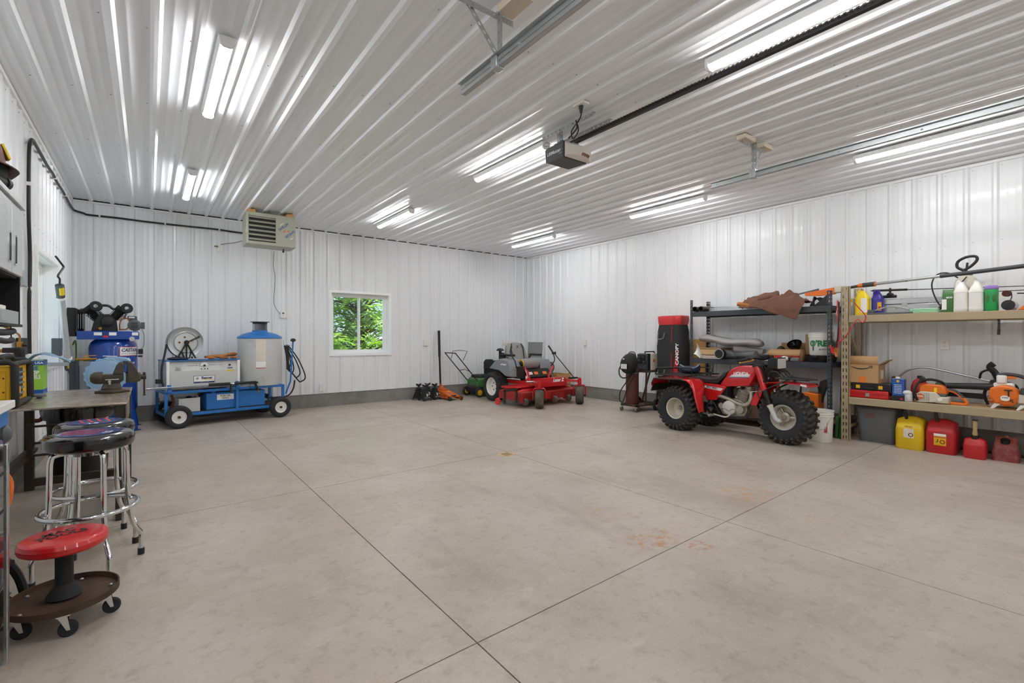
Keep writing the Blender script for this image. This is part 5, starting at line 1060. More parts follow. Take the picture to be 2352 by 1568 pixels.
P('lift_rod', MB().cyl((.56, .04, .92), (.70, -.36, .47), .010, n=8).bx(.50, .58, .02, .06, .915, .965), 'black', zt); P('right_platform', MB().bx(.62, .80, -.38, -.30, .44, .47), 'black', zt); P('fuel_cap', MB().lathe([(.001, .84), (.04, .84), (.045, .865), (.001, .87)], 16, (-.42, .50, 0)), 'black', zt)
P('pod_logo', MB().lathe([(.001, 0), (.028, 0), (.028, .003), (.001, .003)], 18, (-.538, .36, .735), 'x', m=None), 'ink_red', zt); text('eXmark', .055, 'ink_white', zt, (-.538, .30, .735), (0, -1, 0), (0, 0, 1), bold=.04, shear=.2, lift=.004)
# crate, engine and window screen behind the mower
cr = thing('wooden_crate', 'slatted wooden crate on the floor between the mower and right wall', 'crate', (6.97, 7.62, 0))
for z in (.02, .14, .26, .38): 
    for y in (-.30, .285): P('slat', MB().bx(-.2, .2, y, y+.015, z, z+.10), 'wood', cr, bev=.003)
    for x in (-.2, .185): P('slat', MB().bx(x, x+.015, -.285, .285, z, z+.10), 'wood', cr, bev=.003)
for x in (-.185, .15):
    for y in (-.285, .25): P('corner_post', MB().bx(x, x+.035, y, y+.035, .0, .50), 'wood', cr)
P('base_board', MB().bx(-.19, .19, -.29, .29, .015, .03), 'wood', cr)
en = thing('small_engine', 'dark grey small engine with red base resting in the wooden crate', 'engine', (6.93, 7.78, .03)); P('block', MB().bx(-.09, .09, -.1, .1, 0, .46), 'grey_dk', en, bev=.02); P('shroud', MB().lathe([(.001, -.09), (.11, -.09), (.125, -.07), (.125, .06), (.11, .08), (.001, .08)], 24, (0, 0, .58), 'y'), 'grey_dk', en); P('starter_hub', MB().lathe([(.001, -.11), (.04, -.11), (.05, -.09), (.001, -.09)], 16, (0, 0, .58), 'y'), 'black', en); P('tank', MB().bx(-.16, -.05, -.09, .09, .60, .68), 'red', en, bev=.02)
ws = thing('window_screen', 'white framed grey window screen leaning in the far right corner', 'window screen', (7.19, 8.60, 0), 0, None, (0, R(4), 0))
for a in ((-.30, -.275, 0, 1.175), (.275, .30, 0, 1.175), (-.30, .30, 0, .03), (-.30, .30, 1.15, 1.18), (-.30, .30, .76, .785)): P('frame_bar', MB().bx(-.01, .01, a[0], a[1], a[2], a[3]), 'white_trim', ws)
P('mesh', MB().bx(-.002, .002, -.28, .28, .02, 1.16), 'mesh_screen', ws)
# ================================================================== right wall: welder, canopy bag, racks, trike
wc = thing('welder_cart', 'rusty welding cart carrying a wire welder', 'cart', (6.45, 5.03, 0))
for a in ((0, .60, .31, .34), (0, .60, 0, .03), (0, .03, 0, .34), (.57, .60, 0, .34)): P('base_rail', MB().bx(*a, .09, .125), 'rust_steel', wc, bev=.003)
P('base_plate', MB().bx(.01, .59, .01, .33, .09, .10), 'rust_steel', wc)
for x, y in ((.02, .32), (.02, .02)):
    c = P('caster', MB().prism([(y-.012, .09), (y+.012, .09), (y+.022, .035), (y+.008, .035)], x-.018, x-.015, 'x').prism([(y-.012, .09), (y+.012, .09), (y+.022, .035), (y+.008, .035)], x+.015, x+.018, 'x'), 'galv', wc); P('wheel', MB().lathe([(.001, -.012), (.032, -.012), (.034, 0), (.032, .012), (.001, .012)], 16, (x, y+.014, .034), 'x'), 'rubber_worn', c)
for y in (.37, -.03): P('rear_wheel', tyre(MB(), (.50, y, .10), .10, .022, .05), 'rubber', wc)
P('tray', MB().bx(.235, .66, -.02, .20, .655, .69), 'rust_steel', wc, bev=.003)
for a, b in (((.26, .02, .12), (.26, .0, .66)), ((.56, .02, .12), (.63, .0, .66)), ((.56, .32, .12), (.60, .18, .66))): P('upright', MB().tube([a, b], .016, 4), 'rust_steel', wc)
wd = thing('wire_welder', 'beige and black wire welder on the cart tray', 'welder', (6.70, 5.12, .69))
P('front_panel', MB().bx(0, .04, -.10, .10, .0, .28), 'char', wd, bev=.010); P('case', MB().bx(.10, .40, -.10, .10, .0, .285), 'label_beige', wd, bev=.008); P('bezel', MB().bx(.035, .105, -.102, .102, .0, .288), 'black', wd, bev=.006)
P('face', MB().bx(-.004, .002, -.085, .085, .12, .265), 'black', wd); P('logo', MB().lathe([(.001, -.002), (.028, -.002), (.028, .002), (.001, .002)], 18, (.20, -.102, .165), 'y'), 'ink_orange', wd)
for y, z in ((.05, .23), (-.03, .23), (.05, .17), (-.04, .15)): P('dial', MB().cyl((-.003, y, z), (-.022, y, z), .014, n=12), 'grey_dk', wd)
for k in range(6): P('vent', MB().bx(-.004, .001, -.08, .07, .025+k*.014, .031+k*.014), 'grey_plastic', wd)
P('handle', MB().tube([(.08, 0, .28), (.09, 0, .315), (.34, 0, .315), (.36, 0, .28)], .012, 8), 'black', wd)
gc = thing('gas_cylinder', 'tall maroon welding gas cylinder strapped to the cart', 'gas cylinder', (6.566, 5.215, .10)); P('bottle', MB().lathe([(.001, 0), (.10, 0), (.108, .015), (.108, .62), (.09, .69), (.05, .73), (.03, .74), (.03, .78), (.001, .78)], 28), 'maroon', gc); P('strap', MB().torus((0, 0, .55), .11, .008, 28, 6), 'galv', gc); P('valve', MB().cyl((0, 0, .78), (0, 0, .84), .014, n=10).cyl((-.04, 0, .81), (.05, 0, .81), .01, n=8), 'brass', gc)
wh = thing('welding_cable', 'black welding hose and cables looped over the gas cylinder', 'cable', (6.5, 5.2, 0))
P('loop', MB().tube(spline([(.12, -.22, .86), (.05, -.13, .73), (-.05, .0, .60), (-.06, .10, .56), (-.05, .19, .60), (-.04, .21, .70), (-.03, .16, .78), (-.02, .1, .80)], 6), .011, 7), 'rubber', wh); P('cable_loop', MB().tube(spline([(.1, -.20, .80), (-.03, -.06, .62), (-.05, .06, .48), (-.06, .17, .32), (-.05, .19, .18), (-.04, .14, .14), (-.04, .10, .22), (-.05, .02, .40), (.0, -.1, .62)], 6), .009, 7), 'rubber', wh)
hm = thing('welding_helmet', 'black welding helmet hung on the gas cylinder', 'helmet', (6.375, 5.135, .805), R(8))
ring = lambda q, x, dz: [(x, .11*q*math.cos(2*PI*k/20), dz+.155*q*math.sin(2*PI*k/20)*(1.0 if math.sin(2*PI*k/20) > 0 else 1.1)) for k in range(20)]
P('shell', MB().loft([ring(.62, -.14, -.01), ring(.82, -.12, 0), ring(1, -.05, .01), ring(1.08, .04, .02), ring(1.02, .10, .03)]), 'black_matte', hm, bev=.004); P('window_frame', MB().prism(rrect(.14, .11, .012), -.155, -.13, 'x', Matrix.Translation((0, 0, -.03))), 'black_gloss', hm, bev=.004); P('window', MB().bx(-.158, -.153, -.055, .055, -.07, .01), 'clear_plastic', hm); P('emblem', MB().bx(-.139, -.128, .0, .03, .075, .10), 'ink_white', hm); P('headband', MB().tube(spline([(.08, -.09, .12), (.1, -.05, .19), (.1, .0, .205), (.1, .05, .19), (.08, .09, .12)], 5), .008, 6), 'black', hm)
# canopy bag
cb = thing('canopy_bag', 'tall black canopy bag with red top band standing beside the black rack', 'bag', (6.97, 4.69, 0), R(-4))
def bagr(z, w, d, j=0): return [(x*d+j*math.sin(k*1.7+z*9)*.008, y*w+j*math.cos(k*2.3+z*7)*.008, z) for k, (x, y) in enumerate(rrect(2, 2, .55, 5))]
P('body', MB().loft([bagr(.06, .19, .13), bagr(.10, .215, .15), bagr(.4, .235, .155, 1), bagr(.8, .25, .16, 1), bagr(1.1, .25, .16, 1), bagr(1.35, .235, .15, 1), bagr(1.47, .22, .145)]), 'canvas_black', cb)
P('red_band', MB().loft([bagr(1.46, .226, .15), bagr(1.53, .24, .155, 1), bagr(1.60, .245, .15, 1), bagr(1.61, .232, .14)]), 'red', cb); P('piping', MB().tube([(-.152, -.09, .1), (-.162, -.09, .8), (-.158, -.09, 1.1), (-.150, -.09, 1.44)], .005, 6), 'red', cb)
P('red_wedge', MB().add([(-.163, -.13, .72), (-.163, -.20, .72), (-.155, -.195, 1.12), (-.16, -.13, .72)], [(0, 1, 2)]).add([(-.166, -.125, .62), (-.150, -.21, .62), (-.152, -.205, 1.10)], [(0, 1, 2)]), 'red', cb)
text('CANOPY', .085, 'ink_white', cb, (-.152, -.205, .98), (0, 0, 1), (0, 1, 0), bold=.03, lift=.012)
for z in (1.33, .72): P('handle', MB().tube(spline([(-.155, .18, z), (-.18, .17, z-.09), (-.185, .12, z-.11), (-.18, .06, z-.09), (-.155, .05, z)], 5), .009, 8), 'grey_plastic', cb)
P('wheel_base', MB().bx(-.12, .12, -.19, .19, .05, .09), 'black', cb, bev=.005)
for y in (-.2, .2): P('wheel', tyre(MB(), (-.10, y, .055), .055, .02, .03), 'rubber', cb)
P('bottom_trim', MB().bx(-.14, -.12, .12, .20, .04, .16), 'red', cb)
tag(P('osb_sheet', MB().bx(-.008, .008, -.30, .30, 0, 1.22, Matrix.Translation((7.20, 4.55, 0)) @ Matrix.Rotation(R(1), 4, 'Y')), 'osb'), 'sheet of tan strand board leaning on the wall behind the canopy bag', 'board')
# ------------------------------------------------------------------ racks
def slot_post(par, x, y, zt_, w, mt_, sx, sy):
    """angle post with real keyhole slots in both legs; sx, sy say which way the legs run from the corner"""
    mb = MB(); perf(mb, (x, y+sy*w/2, 0), (x, y+sy*w/2, zt_), (0, 1, 0), w, .003, .052, .026); perf(mb, (x+sx*w/2, y, 0), (x+sx*w/2, y, zt_), (1, 0, 0), w, .003, .052, .026); return P('post', mb, mt_, par)
br = thing('storage_rack', 'dark grey steel boltless rack behind the red three-wheeler', 'rack', (0, 0, 0)); RX0, RX1, RY0, RY1 = 6.72, 7.22, 2.29, 4.215
for x, sx in ((RX0, 1), (RX1, -1)):
    for y, sy in ((RY0, 1), (RY1, -1)): slot_post(br, x, y, 1.83, .042, 'rack_grey', sx, sy)
for z in (1.645, .93, .16):
    for x in (RX0, RX1-.03): P('beam', MB().bx(x+.003, x+.03, RY0+.01, RY1-.01, z-.075, z), 'rack_grey', br, bev=.004)
    for y in (RY0, RY1-.03): P('end_beam', MB().bx(RX0+.03, RX1-.03, y+.003, y+.027, z-.06, z), 'rack_grey', br)
    P('shelf_board', MB().bx(RX0+.02, RX1-.02, RY0+.02, RY1-.02, z-.012, z), 'wood_ply' if z < .5 else 'rack_grey', br)
tr = thing('pallet_rack', 'tan steel rack with V slots holding jugs and chainsaws', 'rack', (0, 0, 0)); TX, TXB, TYa, TYb = 6.695, 7.21, 2.175, -.32
TT, TL = 1.512, .53
def teardrop_post(x, y0):
    """tan upright, front face with two columns of slanted slots"""
    mb = MB(); w = .082; zt_ = 1.865
    for a, b in ((0, .020), (.031, .051), (.062, w)): mb.bx(x, x+.004, y0-b, y0-a, 0, zt_)
    n = 23
    for k in range(n+1):
        c = k*zt_/n
        for a, b, s in ((.020, .031, 1), (.051, .062, -1)):
            z0_, z1_ = max(0, c-.019), min(zt_, c+.019); mb.add([(xx, y0-yy, zz+s*.012*((yy-a)/(b-a)-.5)) for xx in (x, x+.004) for yy in (a, b) for zz in (z0_, z1_)], [(0, 1, 3, 2), (4, 6, 7, 5), (0, 4, 5, 1), (2, 3, 7, 6), (0, 2, 6, 4), (1, 5, 7, 3)])
    mb.bx(x, x+.07, y0-.004, y0, 0, zt_).bx(x, x+.07, y0-w, y0-w+.004, 0, zt_); return P('post', mb, 'tan', tr)
teardrop_post(TX, TYa); teardrop_post(TXB-.07, TYa); teardrop_post(TX, TYb+.082); teardrop_post(TXB-.07, TYb+.082)
for y in (TYa-.04, TYb+.04):
    P('brace', MB().tube([(TX+.05, y, 1.42), (TXB-.04, y, .98)], .02, 4), 'tan', tr); P('brace', MB().tube([(TX+.05, y, .55), (TXB-.04, y, .95)], .02, 4), 'tan', tr); P('brace', MB().tube([(TX+.05, y, .16), (TXB-.04, y, .16)], .02, 4), 'tan', tr)
for z in (TT, TL):
    P('beam', MB().bx(TX+.003, TX+.045, TYb+.06, TYa-.06, z-.085, z), 'tan', tr, bev=.006); P('beam', MB().bx(TXB-.045, TXB-.003, TYb+.06, TYa-.06, z-.085, z), 'tan', tr, bev=.006)
    for y0_, n_ in ((TYa-.085, TYb+.085),): P('shelf_board', MB().bx(TX+.04, TXB-.04, n_, y0_, z-.016, z-.003), 'wood_ply', tr)
    for y in (TYa-.062, TYb+.062): P('beam_bracket', MB().bx(TX-.003, TX+.004, y-.01, y+.03, z-.11, z+.03), 'tan', tr)
# ------------------------------------------------------------------ black rack, top shelf
ZT_ = 1.645
for k, y in enumerate((4.165, 4.062)): tag(P('steel_pipe', MB().lathe([(.041, -.26), (.041, .18), (.036, .18), (.036, -.26), (.041, -.26)], 24, (6.98, y-.02, ZT_+.042), 'x'), 'steel_dark'), ('short steel pipe at the rack end, outermost on the top shelf', 'short steel pipe on the top shelf, beside the outermost one')[k], 'pipe', 'short pipes on the top shelf')
tag(P('steel_channel', MB().bx(6.84, 6.92, 3.05, 3.98, ZT_+.001, ZT_+.055).bx(6.86, 6.91, 3.0, 3.9, ZT_+.056, ZT_+.075), 'alu', bev=.004), 'long bright metal channel lying on the top shelf under the jacket', 'channel')
g = []
def crease(u, v): return (1-abs(math.sin(5*u+4.2*v+.9*math.sin(7*v))))**2*.06+(1-abs(math.sin(11*u-7*v+1.3*math.sin(5*u))))**2*.045+(1-abs(math.sin(17*v+9*u+math.sin(13*u))))**2*.03
for i in range(44):
    row = []; u = i/43; y = 2.60+.86*u
    for j in range(30):
        v = j/29; x = 7.12-.42*min(1, v/.84); lump = .12*max(0, math.sin(PI*min(1, u*.86+.12)))**.6*max(0, math.sin(PI*min(1, v*.80+.14)))**.7
        z = ZT_+.014+lump+crease(u, v)*(.5+.8*math.sin(PI*u)); yy = y+.025*math.sin(6*v+u*5)+.015*math.sin(19*u)
        if v > .84:
            k = (v-.84)/.16; hang = .19*min(1, u/.07)*max(0, 1-max(0, u-.08)/.62); x = 6.695-.012*abs(math.sin(15*u+2*k)); z = ZT_+.022+crease(u, v)*.4*(1-k)-hang*k
        row.append((x, yy, z))
    g.append(row)
jkt = thing('work_jacket', 'brown canvas work jacket heaped on the top shelf of the dark rack', 'jacket', (0, 0, 0)); P('body', MB().loft(g, cap=False, closed=False), 'jacket', jkt, solid=.012, sub=1)
P('sleeve', MB().tube(spline([(6.80, 2.95, ZT_+.16), (6.75, 3.1, ZT_+.15), (6.76, 3.25, ZT_+.10), (6.74, 3.42, ZT_+.06)], 5), [.05+.008*math.sin(2.1*k) for k in range(16)], 12), 'jacket', jkt); P('sleeve', MB().tube(spline([(6.95, 3.0, ZT_+.20), (6.9, 3.2, ZT_+.17), (6.86, 3.42, ZT_+.10)], 5), [.05+.008*math.sin(1.9*k) for k in range(11)], 12), 'jacket', jkt)
P('collar', MB().tube(spline([(6.72, 3.30, ZT_+.05), (6.71, 3.38, ZT_+.07), (6.72, 3.46, ZT_+.08)], 4), .03, 8), 'leather', jkt)
cbn = thing('cable_bundle', 'tangled black cables beside the jacket on the top shelf', 'cables', (6.84, 2.47, ZT_))
for k in range(5): P('cable', MB().tube(spline([(-.02*k, .10-.02*k, .01), (.02, .06, .08+.012*k), (.0, -.02, .11-.01*k), (.03, -.09, .06), (.02*k-.04, -.11, .012)], 5), .008, 6), 'black', cbn)
P('black_wedge', MB().prism([(.06, 0), (-.10, .0), (-.12, .16)], -.02, .02, 'x'), 'black', cbn)
# pole saw lying across both racks
ps = thing('pole_saw', 'long pole saw with orange blade cover lying across both racks', 'pole saw', (0, 0, 0))
A, B, C_, D_ = V(6.82, 2.62, 1.835), V(6.82, 2.22, 1.86), V(6.80, 1.88, 1.872), V(6.80, -.05, 1.985)
P('blade_cover', MB().loft([[(x, A.y-.0, z) for x, z in ((6.81, 1.79), (6.83, 1.79), (6.83, 1.83), (6.81, 1.83))], [(x, 2.45, z) for x, z in ((6.805, 1.775), (6.835, 1.775), (6.835, 1.85), (6.805, 1.85))], [(x, 2.27, z) for x, z in ((6.80, 1.79), (6.84, 1.79), (6.84, 1.875), (6.80, 1.875))]]), 'orange', ps, bev=.004)
P('gear_head', MB().bx(6.785, 6.855, 2.15, 2.28, 1.80, 1.885), 'cream', ps, bev=.012); P('coupling', MB().cyl((6.81, 2.16, 1.85), (6.81, 2.02, 1.868), .017, n=12), 'steel_dark', ps); P('grip_orange', MB().cyl((6.81, 2.03, 1.868), (6.805, 1.98, 1.872), .022, .028, n=14), 'orange', ps); P('grip', MB().cyl((6.805, 1.98, 1.872), (6.80, 1.86, 1.876), .027, n=14), 'char', ps); P('collar', MB().cyl((6.80, 1.865, 1.876), (6.80, 1.855, 1.876), .03, n=14), 'orange', ps)
pm_ = C_.lerp(D_, .31); P('shaft', MB().cyl((6.80, 1.86, 1.876), pm_, .016, n=12), 'alu', ps); P('foam_grip', MB().cyl(pm_, D_, .021, n=14), 'char', ps)
tag(P('pruning_blade', MB().prism([(2.50, 1.86), (2.86, 1.80), (2.86, 1.815), (2.50, 1.885)], 6.93, 6.937, 'x'), 'grey_dk'), 'dark narrow blade sticking out beyond the jacket', 'blade')
# ------------------------------------------------------------------ black rack, middle shelf
ZM = .93
fp = thing('filter_stack', 'stack of papers and pleated furnace filters on the middle shelf', 'filters', (6.95, 3.93, ZM))
P('papers', MB().bx(-.16, .2, -.15, .15, 0, .045), 'paper', fp, bev=.003); P('red_edge', MB().bx(-.163, -.16, -.15, .15, .018, .024), 'ink_red', fp)
mb = MB()
for k in range(24): y = -.17+k*.0142; mb.prism([(y, .05), (y+.0071, .07), (y+.0142, .05), (y+.0142, .13), (y+.0071, .15), (y, .13)], -.17, .19, 'x')
o = P('pleats', mb, 'wood_ply', fp); o['kind'] = 'stuff'; P('filter_frame', MB().bx(-.172, .19, -.18, .18, .15, .162), 'card', fp)
tag(P('plastic_wrap', MB().loft([[(6.75+.05*math.sin(i), 4.05+.10*q+.01*math.sin(3*i), ZM+.005+.24*math.sin(PI*q*.52)*(.6+.4*math.cos(i*.7))) for i in range(7)] for q in [k/6 for k in range(7)]], cap=False, closed=False), 'clear_plastic', solid=.003, sub=1), 'crumpled clear plastic wrap at the end of the middle shelf', 'plastic')
fm = thing('felt_mat', 'long grey felt moving pad folded over the filters on the middle shelf', 'pad', (0, 0, 0))
rings = []
for k in range(15):
    q = k/14; y = 4.18-q*.98; zc_ = 1.235-.09*q+.018*math.sin(q*9); r1 = .15*(.75+.25*math.sin(PI*q))*(.55 if k in (0, 14) else 1); r2 = .064*(1-.22*(1 if k in (4, 8, 11) else 0))*(.5 if k in (0, 14) else 1)
    rings.append([(6.93+r1*math.cos(2*PI*j/16), y, zc_+r2*math.sin(2*PI*j/16)) for j in range(16)])
P('pad', MB().loft(rings), 'felt', fm, sub=1); P('fold', MB().tube(spline([(6.86, 3.6, ZM+.16), (6.95, 3.4, ZM+.13), (6.97, 3.22, ZM+.10)], 5), .055, 10), 'felt', fm)
fd = thing('flex_duct', 'grey flexible duct hose with its open end showing on the middle shelf', 'duct', (6.80, 3.70, ZM)); P('hose', MB().tube(spline([(-.10, .0, .078), (.05, -.02, .07), (.12, -.12, .07), (.10, -.32, .07), (.08, -.42, .07)], 6), .06, 16), 'grey_plastic', fd); P('open_end', MB().lathe([(.066, -.05), (.073, -.05), (.073, .03), (.066, .03), (.055, .02), (.001, .02)], 24, (-.115, .0, .0775), 'x'), 'black', fd); P('end_ring', MB().torus((-.165, 0, .0775), .068, .006, 28, 8, 'x'), 'grey_lt', fd)
for k in range(3): P('coil', MB().tube(spline([(-.06, -.16-.08*k, .012), (.05, -.18-.08*k, .03), (.2, -.2-.06*k, .012)], 5), .010, 6), 'rubber', fd)
op_ = thing('open_carton', 'open brown carton with black parts inside on the middle shelf', 'box', (6.99, 2.87, ZM+.002))
P('carton', MB().bx(-.16, -.152, -.19, .19, 0, .155).bx(.152, .16, -.19, .19, 0, .155).bx(-.152, .152, -.19, -.182, 0, .155).bx(-.152, .152, .182, .19, 0, .155).bx(-.152, .152, -.182, .182, 0, .008), 'card', op_); P('flap', MB().add([(-.16, -.19, .155), (-.16, .19, .155), (-.22, .235, .075), (-.22, -.20, .075)], [(0, 1, 2, 3)]), 'card', op_, solid=.004); P('back_flap', MB().add([(.16, -.19, .155), (.16, .19, .155), (.19, .19, .24), (.19, -.19, .24)], [(0, 1, 2, 3)]), 'card', op_, solid=.004)
tag(P('black_parts', MB().ell((6.97, 2.98, ZM+.15), (.06, .05, .05), 12, 8), 'black'), 'small black casting poking out of the open carton', 'part')
fn = thing('work_lamp_head', 'round black reflector bowl sitting in the open carton', 'lamp', (6.97, 2.80, ZM+.20), 0, None, (0, R(-40), 0)); P('bowl', MB().lathe([(.02, -.05), (.06, -.03), (.085, .02), (.09, .045), (.082, .045), (.075, .02), (.05, -.02), (.001, -.03)], 28), 'black_gloss', fn); P('neck', MB().cyl((0, 0, -.1), (0, 0, -.04), .02, n=12), 'black', fn)
tag(P('red_tray', MB().bx(6.775, 6.82, 2.68, 3.0, ZM, ZM+.08), 'red', bev=.006), 'flat red plastic case in front of the open carton', 'case')
sm = thing('light_bulb_socket', 'clear glass lamp lying in front of the red case', 'lamp', (6.765, 2.84, ZM)); P('glass', MB().ell((-.02, 0, .035), (.03, .06, .035), 14, 10), 'lens', sm); P('socket', MB().cyl((-.02, -.05, .04), (-.02, -.09, .05), .02, n=12), 'black', sm)
tag(P('whetstone', MB().bx(6.725, 6.765, 2.66, 2.77, ZM+.001, ZM+.055), 'grey_plastic', bev=.015), 'grey rounded sanding block on the middle shelf edge', 'stone')
sc_ = thing('small_tin', 'small white tin lying on the middle shelf beside the carton', 'tin', (6.80, 3.09, ZM)); P('can', MB().cyl((0, 0, 0), (0, 0, .09), .04, n=20), 'white_plastic', sc_); P('lid', MB().cyl((0, 0, .09), (0, 0, .097), .042, n=20), 'galv', sc_)
dp = thing('drain_pan', 'black oil drain pan under the white store bucket', 'pan', (6.93, 2.475, ZM)); P('pan', MB().lathe([(.001, 0), (.155, 0), (.165, .02), (.175, .085), (.182, .09), (.168, .09), (.16, .03), (.001, .02)], 32), 'black', dp); P('spout', MB().bx(-.21, -.16, -.03, .03, .06, .088), 'black', dp, bev=.005)
def bucket(name, label, loc, s=1., hh=.37):
    t = thing(name, label, 'bucket', loc)
    P('pail', MB().lathe([(.001, 0), (.128*s, 0), (.133*s, .006), (.145*s, hh*.80), (.152*s, hh*.81), (.152*s, hh*.85), (.146*s, hh*.855), (.147*s, hh*.89), (.152*s, hh*.895), (.152*s, hh*.915), (.147*s, hh*.92), (.149*s, hh*.975), (.155*s, hh*.98), (.155*s, hh), (.147*s, hh), (.143*s, hh*.9), (.128*s, .02), (.001, .015)], 36), 'white_plastic', t); return t
bk1 = bucket('store_bucket', 'white store bucket with green lettering on the middle shelf', (6.93, 2.475, ZM+.088), .95, .29)
aw = math.atan2(-2.475, -6.93)
text("O'REILLY", .10, 'ink_green', bk1, (0, 0, .15), (1, 0, 0), (0, 0, 1), bold=.05, wrap=(0, 0, .137, aw+.42)); text('AUTO PARTS', .028, 'ink_black', bk1, (0, 0, .075), (1, 0, 0), (0, 0, 1), bold=.02, wrap=(0, 0, .133, aw+.45)); P('print', MB().lathe([(.1342, .06), (.1365, .19)], 3, a0=aw-.75, a1=aw-.62), 'grey_dk', bk1)
tag(P('wood_upright', MB().bx(7.0, 7.04, 2.64, 2.685, ZM, ZM+.36), 'card'), 'brown cardboard upright between the carton and the bucket', 'board')
# bottom of the dark rack
cut = thing('cutoff_saw', 'orange cut-off saw with black handle behind the front tyre', 'saw', (6.90, 2.58, .16)); P('engine_cover', MB().prism([(-.12, .16), (.12, .16), (.12, .33), (.04, .38), (-.12, .36)], -.10, .10, 'x'), 'orange', cut, bev=.012); P('body', MB().bx(-.09, .09, -.11, .11, .0, .17), 'char', cut, bev=.01); P('handle', MB().tube([(-.02, .12, .36), (-.02, .11, .48), (-.02, -.08, .48), (-.02, -.11, .40)], .013, 8), 'black', cut); P('arm', MB().prism([(-.11, .2), (-.05, .2), (-.10, .52), (-.17, .55), (-.19, .5)], .0, .05, 'x'), 'steel_dark', cut, bev=.01)
tag(P('long_toolbox', MB().bx(6.80, 7.14, 2.95, 3.85, .16, .30), 'black', bev=.01), 'long black box on the bottom shelf under the trike', 'box')
lp = tag(P('black_plank', MB().bx(-.015, .015, -.05, .05, 0, 1.30, Matrix.Translation((6.98, 2.235, 0)) @ Matrix.Rotation(R(5), 4, 'Y')), 'black'), 'narrow black plank leaning in the gap between the two racks', 'plank')
gr = thing('green_scoops', 'pair of dark green plastic scoops standing between the racks', 'scoop', (6.82, 2.232, 0), R(0))
for y in (-.026, .022): P('scoop', MB().prism([(-.05, 0), (.0, 0), (.06, .24), (.04, .27), (.0, .26)], y-.02, y+.02, 'y'), 'deere', gr, bev=.012)
P('handle', MB().tube([(.03, 0, .25), (.10, 0, .46)], .02, 8), 'deere', gr)
bk2 = bucket('paint_bucket', 'white plastic bucket with red triangle logo on the floor beside the front tyre', (6.47, 2.33, 0)); P('bail', MB().tube(spline([(-.05, .148, .30), (-.13, .08, .24), (-.155, .0, .19), (-.12, -.09, .16), (-.05, -.148, .30)], 5), .003, 6), 'galv', bk2)
aw2 = math.atan2(-2.33, -6.47); mb = MB()
for a0_, a1_, z0_, z1_ in ((.34, .44, .12, .20), (.46, .60, .12, .26)): mb.add([(.1435*math.cos(aw2+a0_), .1435*math.sin(aw2+a0_), z0_), (.1435*math.cos(aw2+a1_), .1435*math.sin(aw2+a1_), z0_), (.1455*math.cos(aw2+a1_-.02), .1455*math.sin(aw2+a1_-.02), z1_)], [(0, 1, 2)])
P('logo', mb, 'ink_red', bk2)
# ------------------------------------------------------------------ tan rack, top shelf
def jug(name, label, y, w, dpt, hh, mt_, x=6.86, cap=None, handle=1):
    t = thing(name, label, 'jug', (x, y, TT)); q = [(a, b) for a, b in rrect(dpt, w, min(dpt, w)*.28, 4)]
    def rg(z, s_, dx=0): return [(a*s_+dx, b*s_, z) for a, b in q]
    P('bottle', MB().loft([rg(0, .9), rg(.01, 1), rg(hh*.12, 1), rg(hh*.125, .97), rg(hh*.6, .97), rg(hh*.605, 1.0), rg(hh*.65, .99), rg(hh*.82, .62), rg(hh*.88, .42), rg(hh*.93, .36), rg(hh*.94, .34)]), mt_, t)
    if handle: P('grip', MB().tube(spline([(0, w*.30, hh*.74), (0, w*.30, hh*.90), (0, w*.18, hh*.97), (0, .02, hh*.95)], 5), .012, 8), mt_, t)
    if cap: P('cap', MB().cyl((0, 0, hh*.93), (0, 0, hh), .021, n=16), cap, t)
    return t
yj_ = jug('spray_jug', 'yellow jug with white trigger sprayer at the end of the tan rack', 1.99, .145, .115, .31, 'yellow_br', 6.82); P('label', MB().bx(-.059, -.0575, -.06, .0, .03, .20), 'label_white', yj_)
P('trigger_sprayer', MB().bx(-.03, .01, .085, .16, .20, .235).cyl((-.01, .115, .12), (-.01, .115, .20), .014, .02, n=10), 'white_plastic', yj_, bev=.004); P('trigger', MB().bx(-.028, .008, .10, .13, .165, .2), 'yellow', yj_, bev=.003); P('sprayer_hose', MB().tube(spline([(-.01, .12, .12), (-.03, .15, .02), (-.04, .21, -.02), (-.04, .26, .02), (-.03, .25, .10), (-.01, .2, .18), (-.01, .16, .21)], 6), .005, 6), 'white_plastic', yj_)
pj = jug('wash_jug', 'purple plastic jug beside the yellow spray jug', 1.862, .115, .11, .30, 'purple', 6.90, 'purple'); P('label', MB().bx(-.056, -.0548, -.05, -.01, .05, .15), 'yellow', pj); P('label_red', MB().bx(-.0565, -.056, -.045, -.02, .07, .10), 'ink_red', pj)
sp = thing('lawn_sprinkler', 'grey oscillating lawn sprinkler with curved pipe on the tan rack', 'sprinkler', (6.775, 1.72, TT)); P('base', MB().bx(-.05, .05, -.22, .20, 0, .022).bx(-.03, .03, .14, .20, .022, .06), 'grey_dk', sp, bev=.006); P('arch_pipe', MB().tube(spline([(0, .14, .045), (0, .06, .075), (0, -.03, .085), (0, -.12, .07), (0, -.19, .045)], 6), .009, 8), 'alu', sp); P('end_fitting', MB().cyl((0, -.18, .045), (0, -.215, .045), .014, n=10), 'grey_plastic', sp)
hs = thing('soaker_hose', 'pale mint green flat hose bundle at the shelf edge', 'hose', (6.775, 1.41, TT))
for k in range(3): P('coil', MB().tube(spline([(-.02, .12, .010+.016*k), (-.03, .0, .012+.016*k), (-.02, -.10, .010+.016*k), (.03, -.11, .01+.016*k), (.04, .02, .01+.016*k), (.0, .12, .01+.016*k)], 5), .008, 6), 'mint', hs)
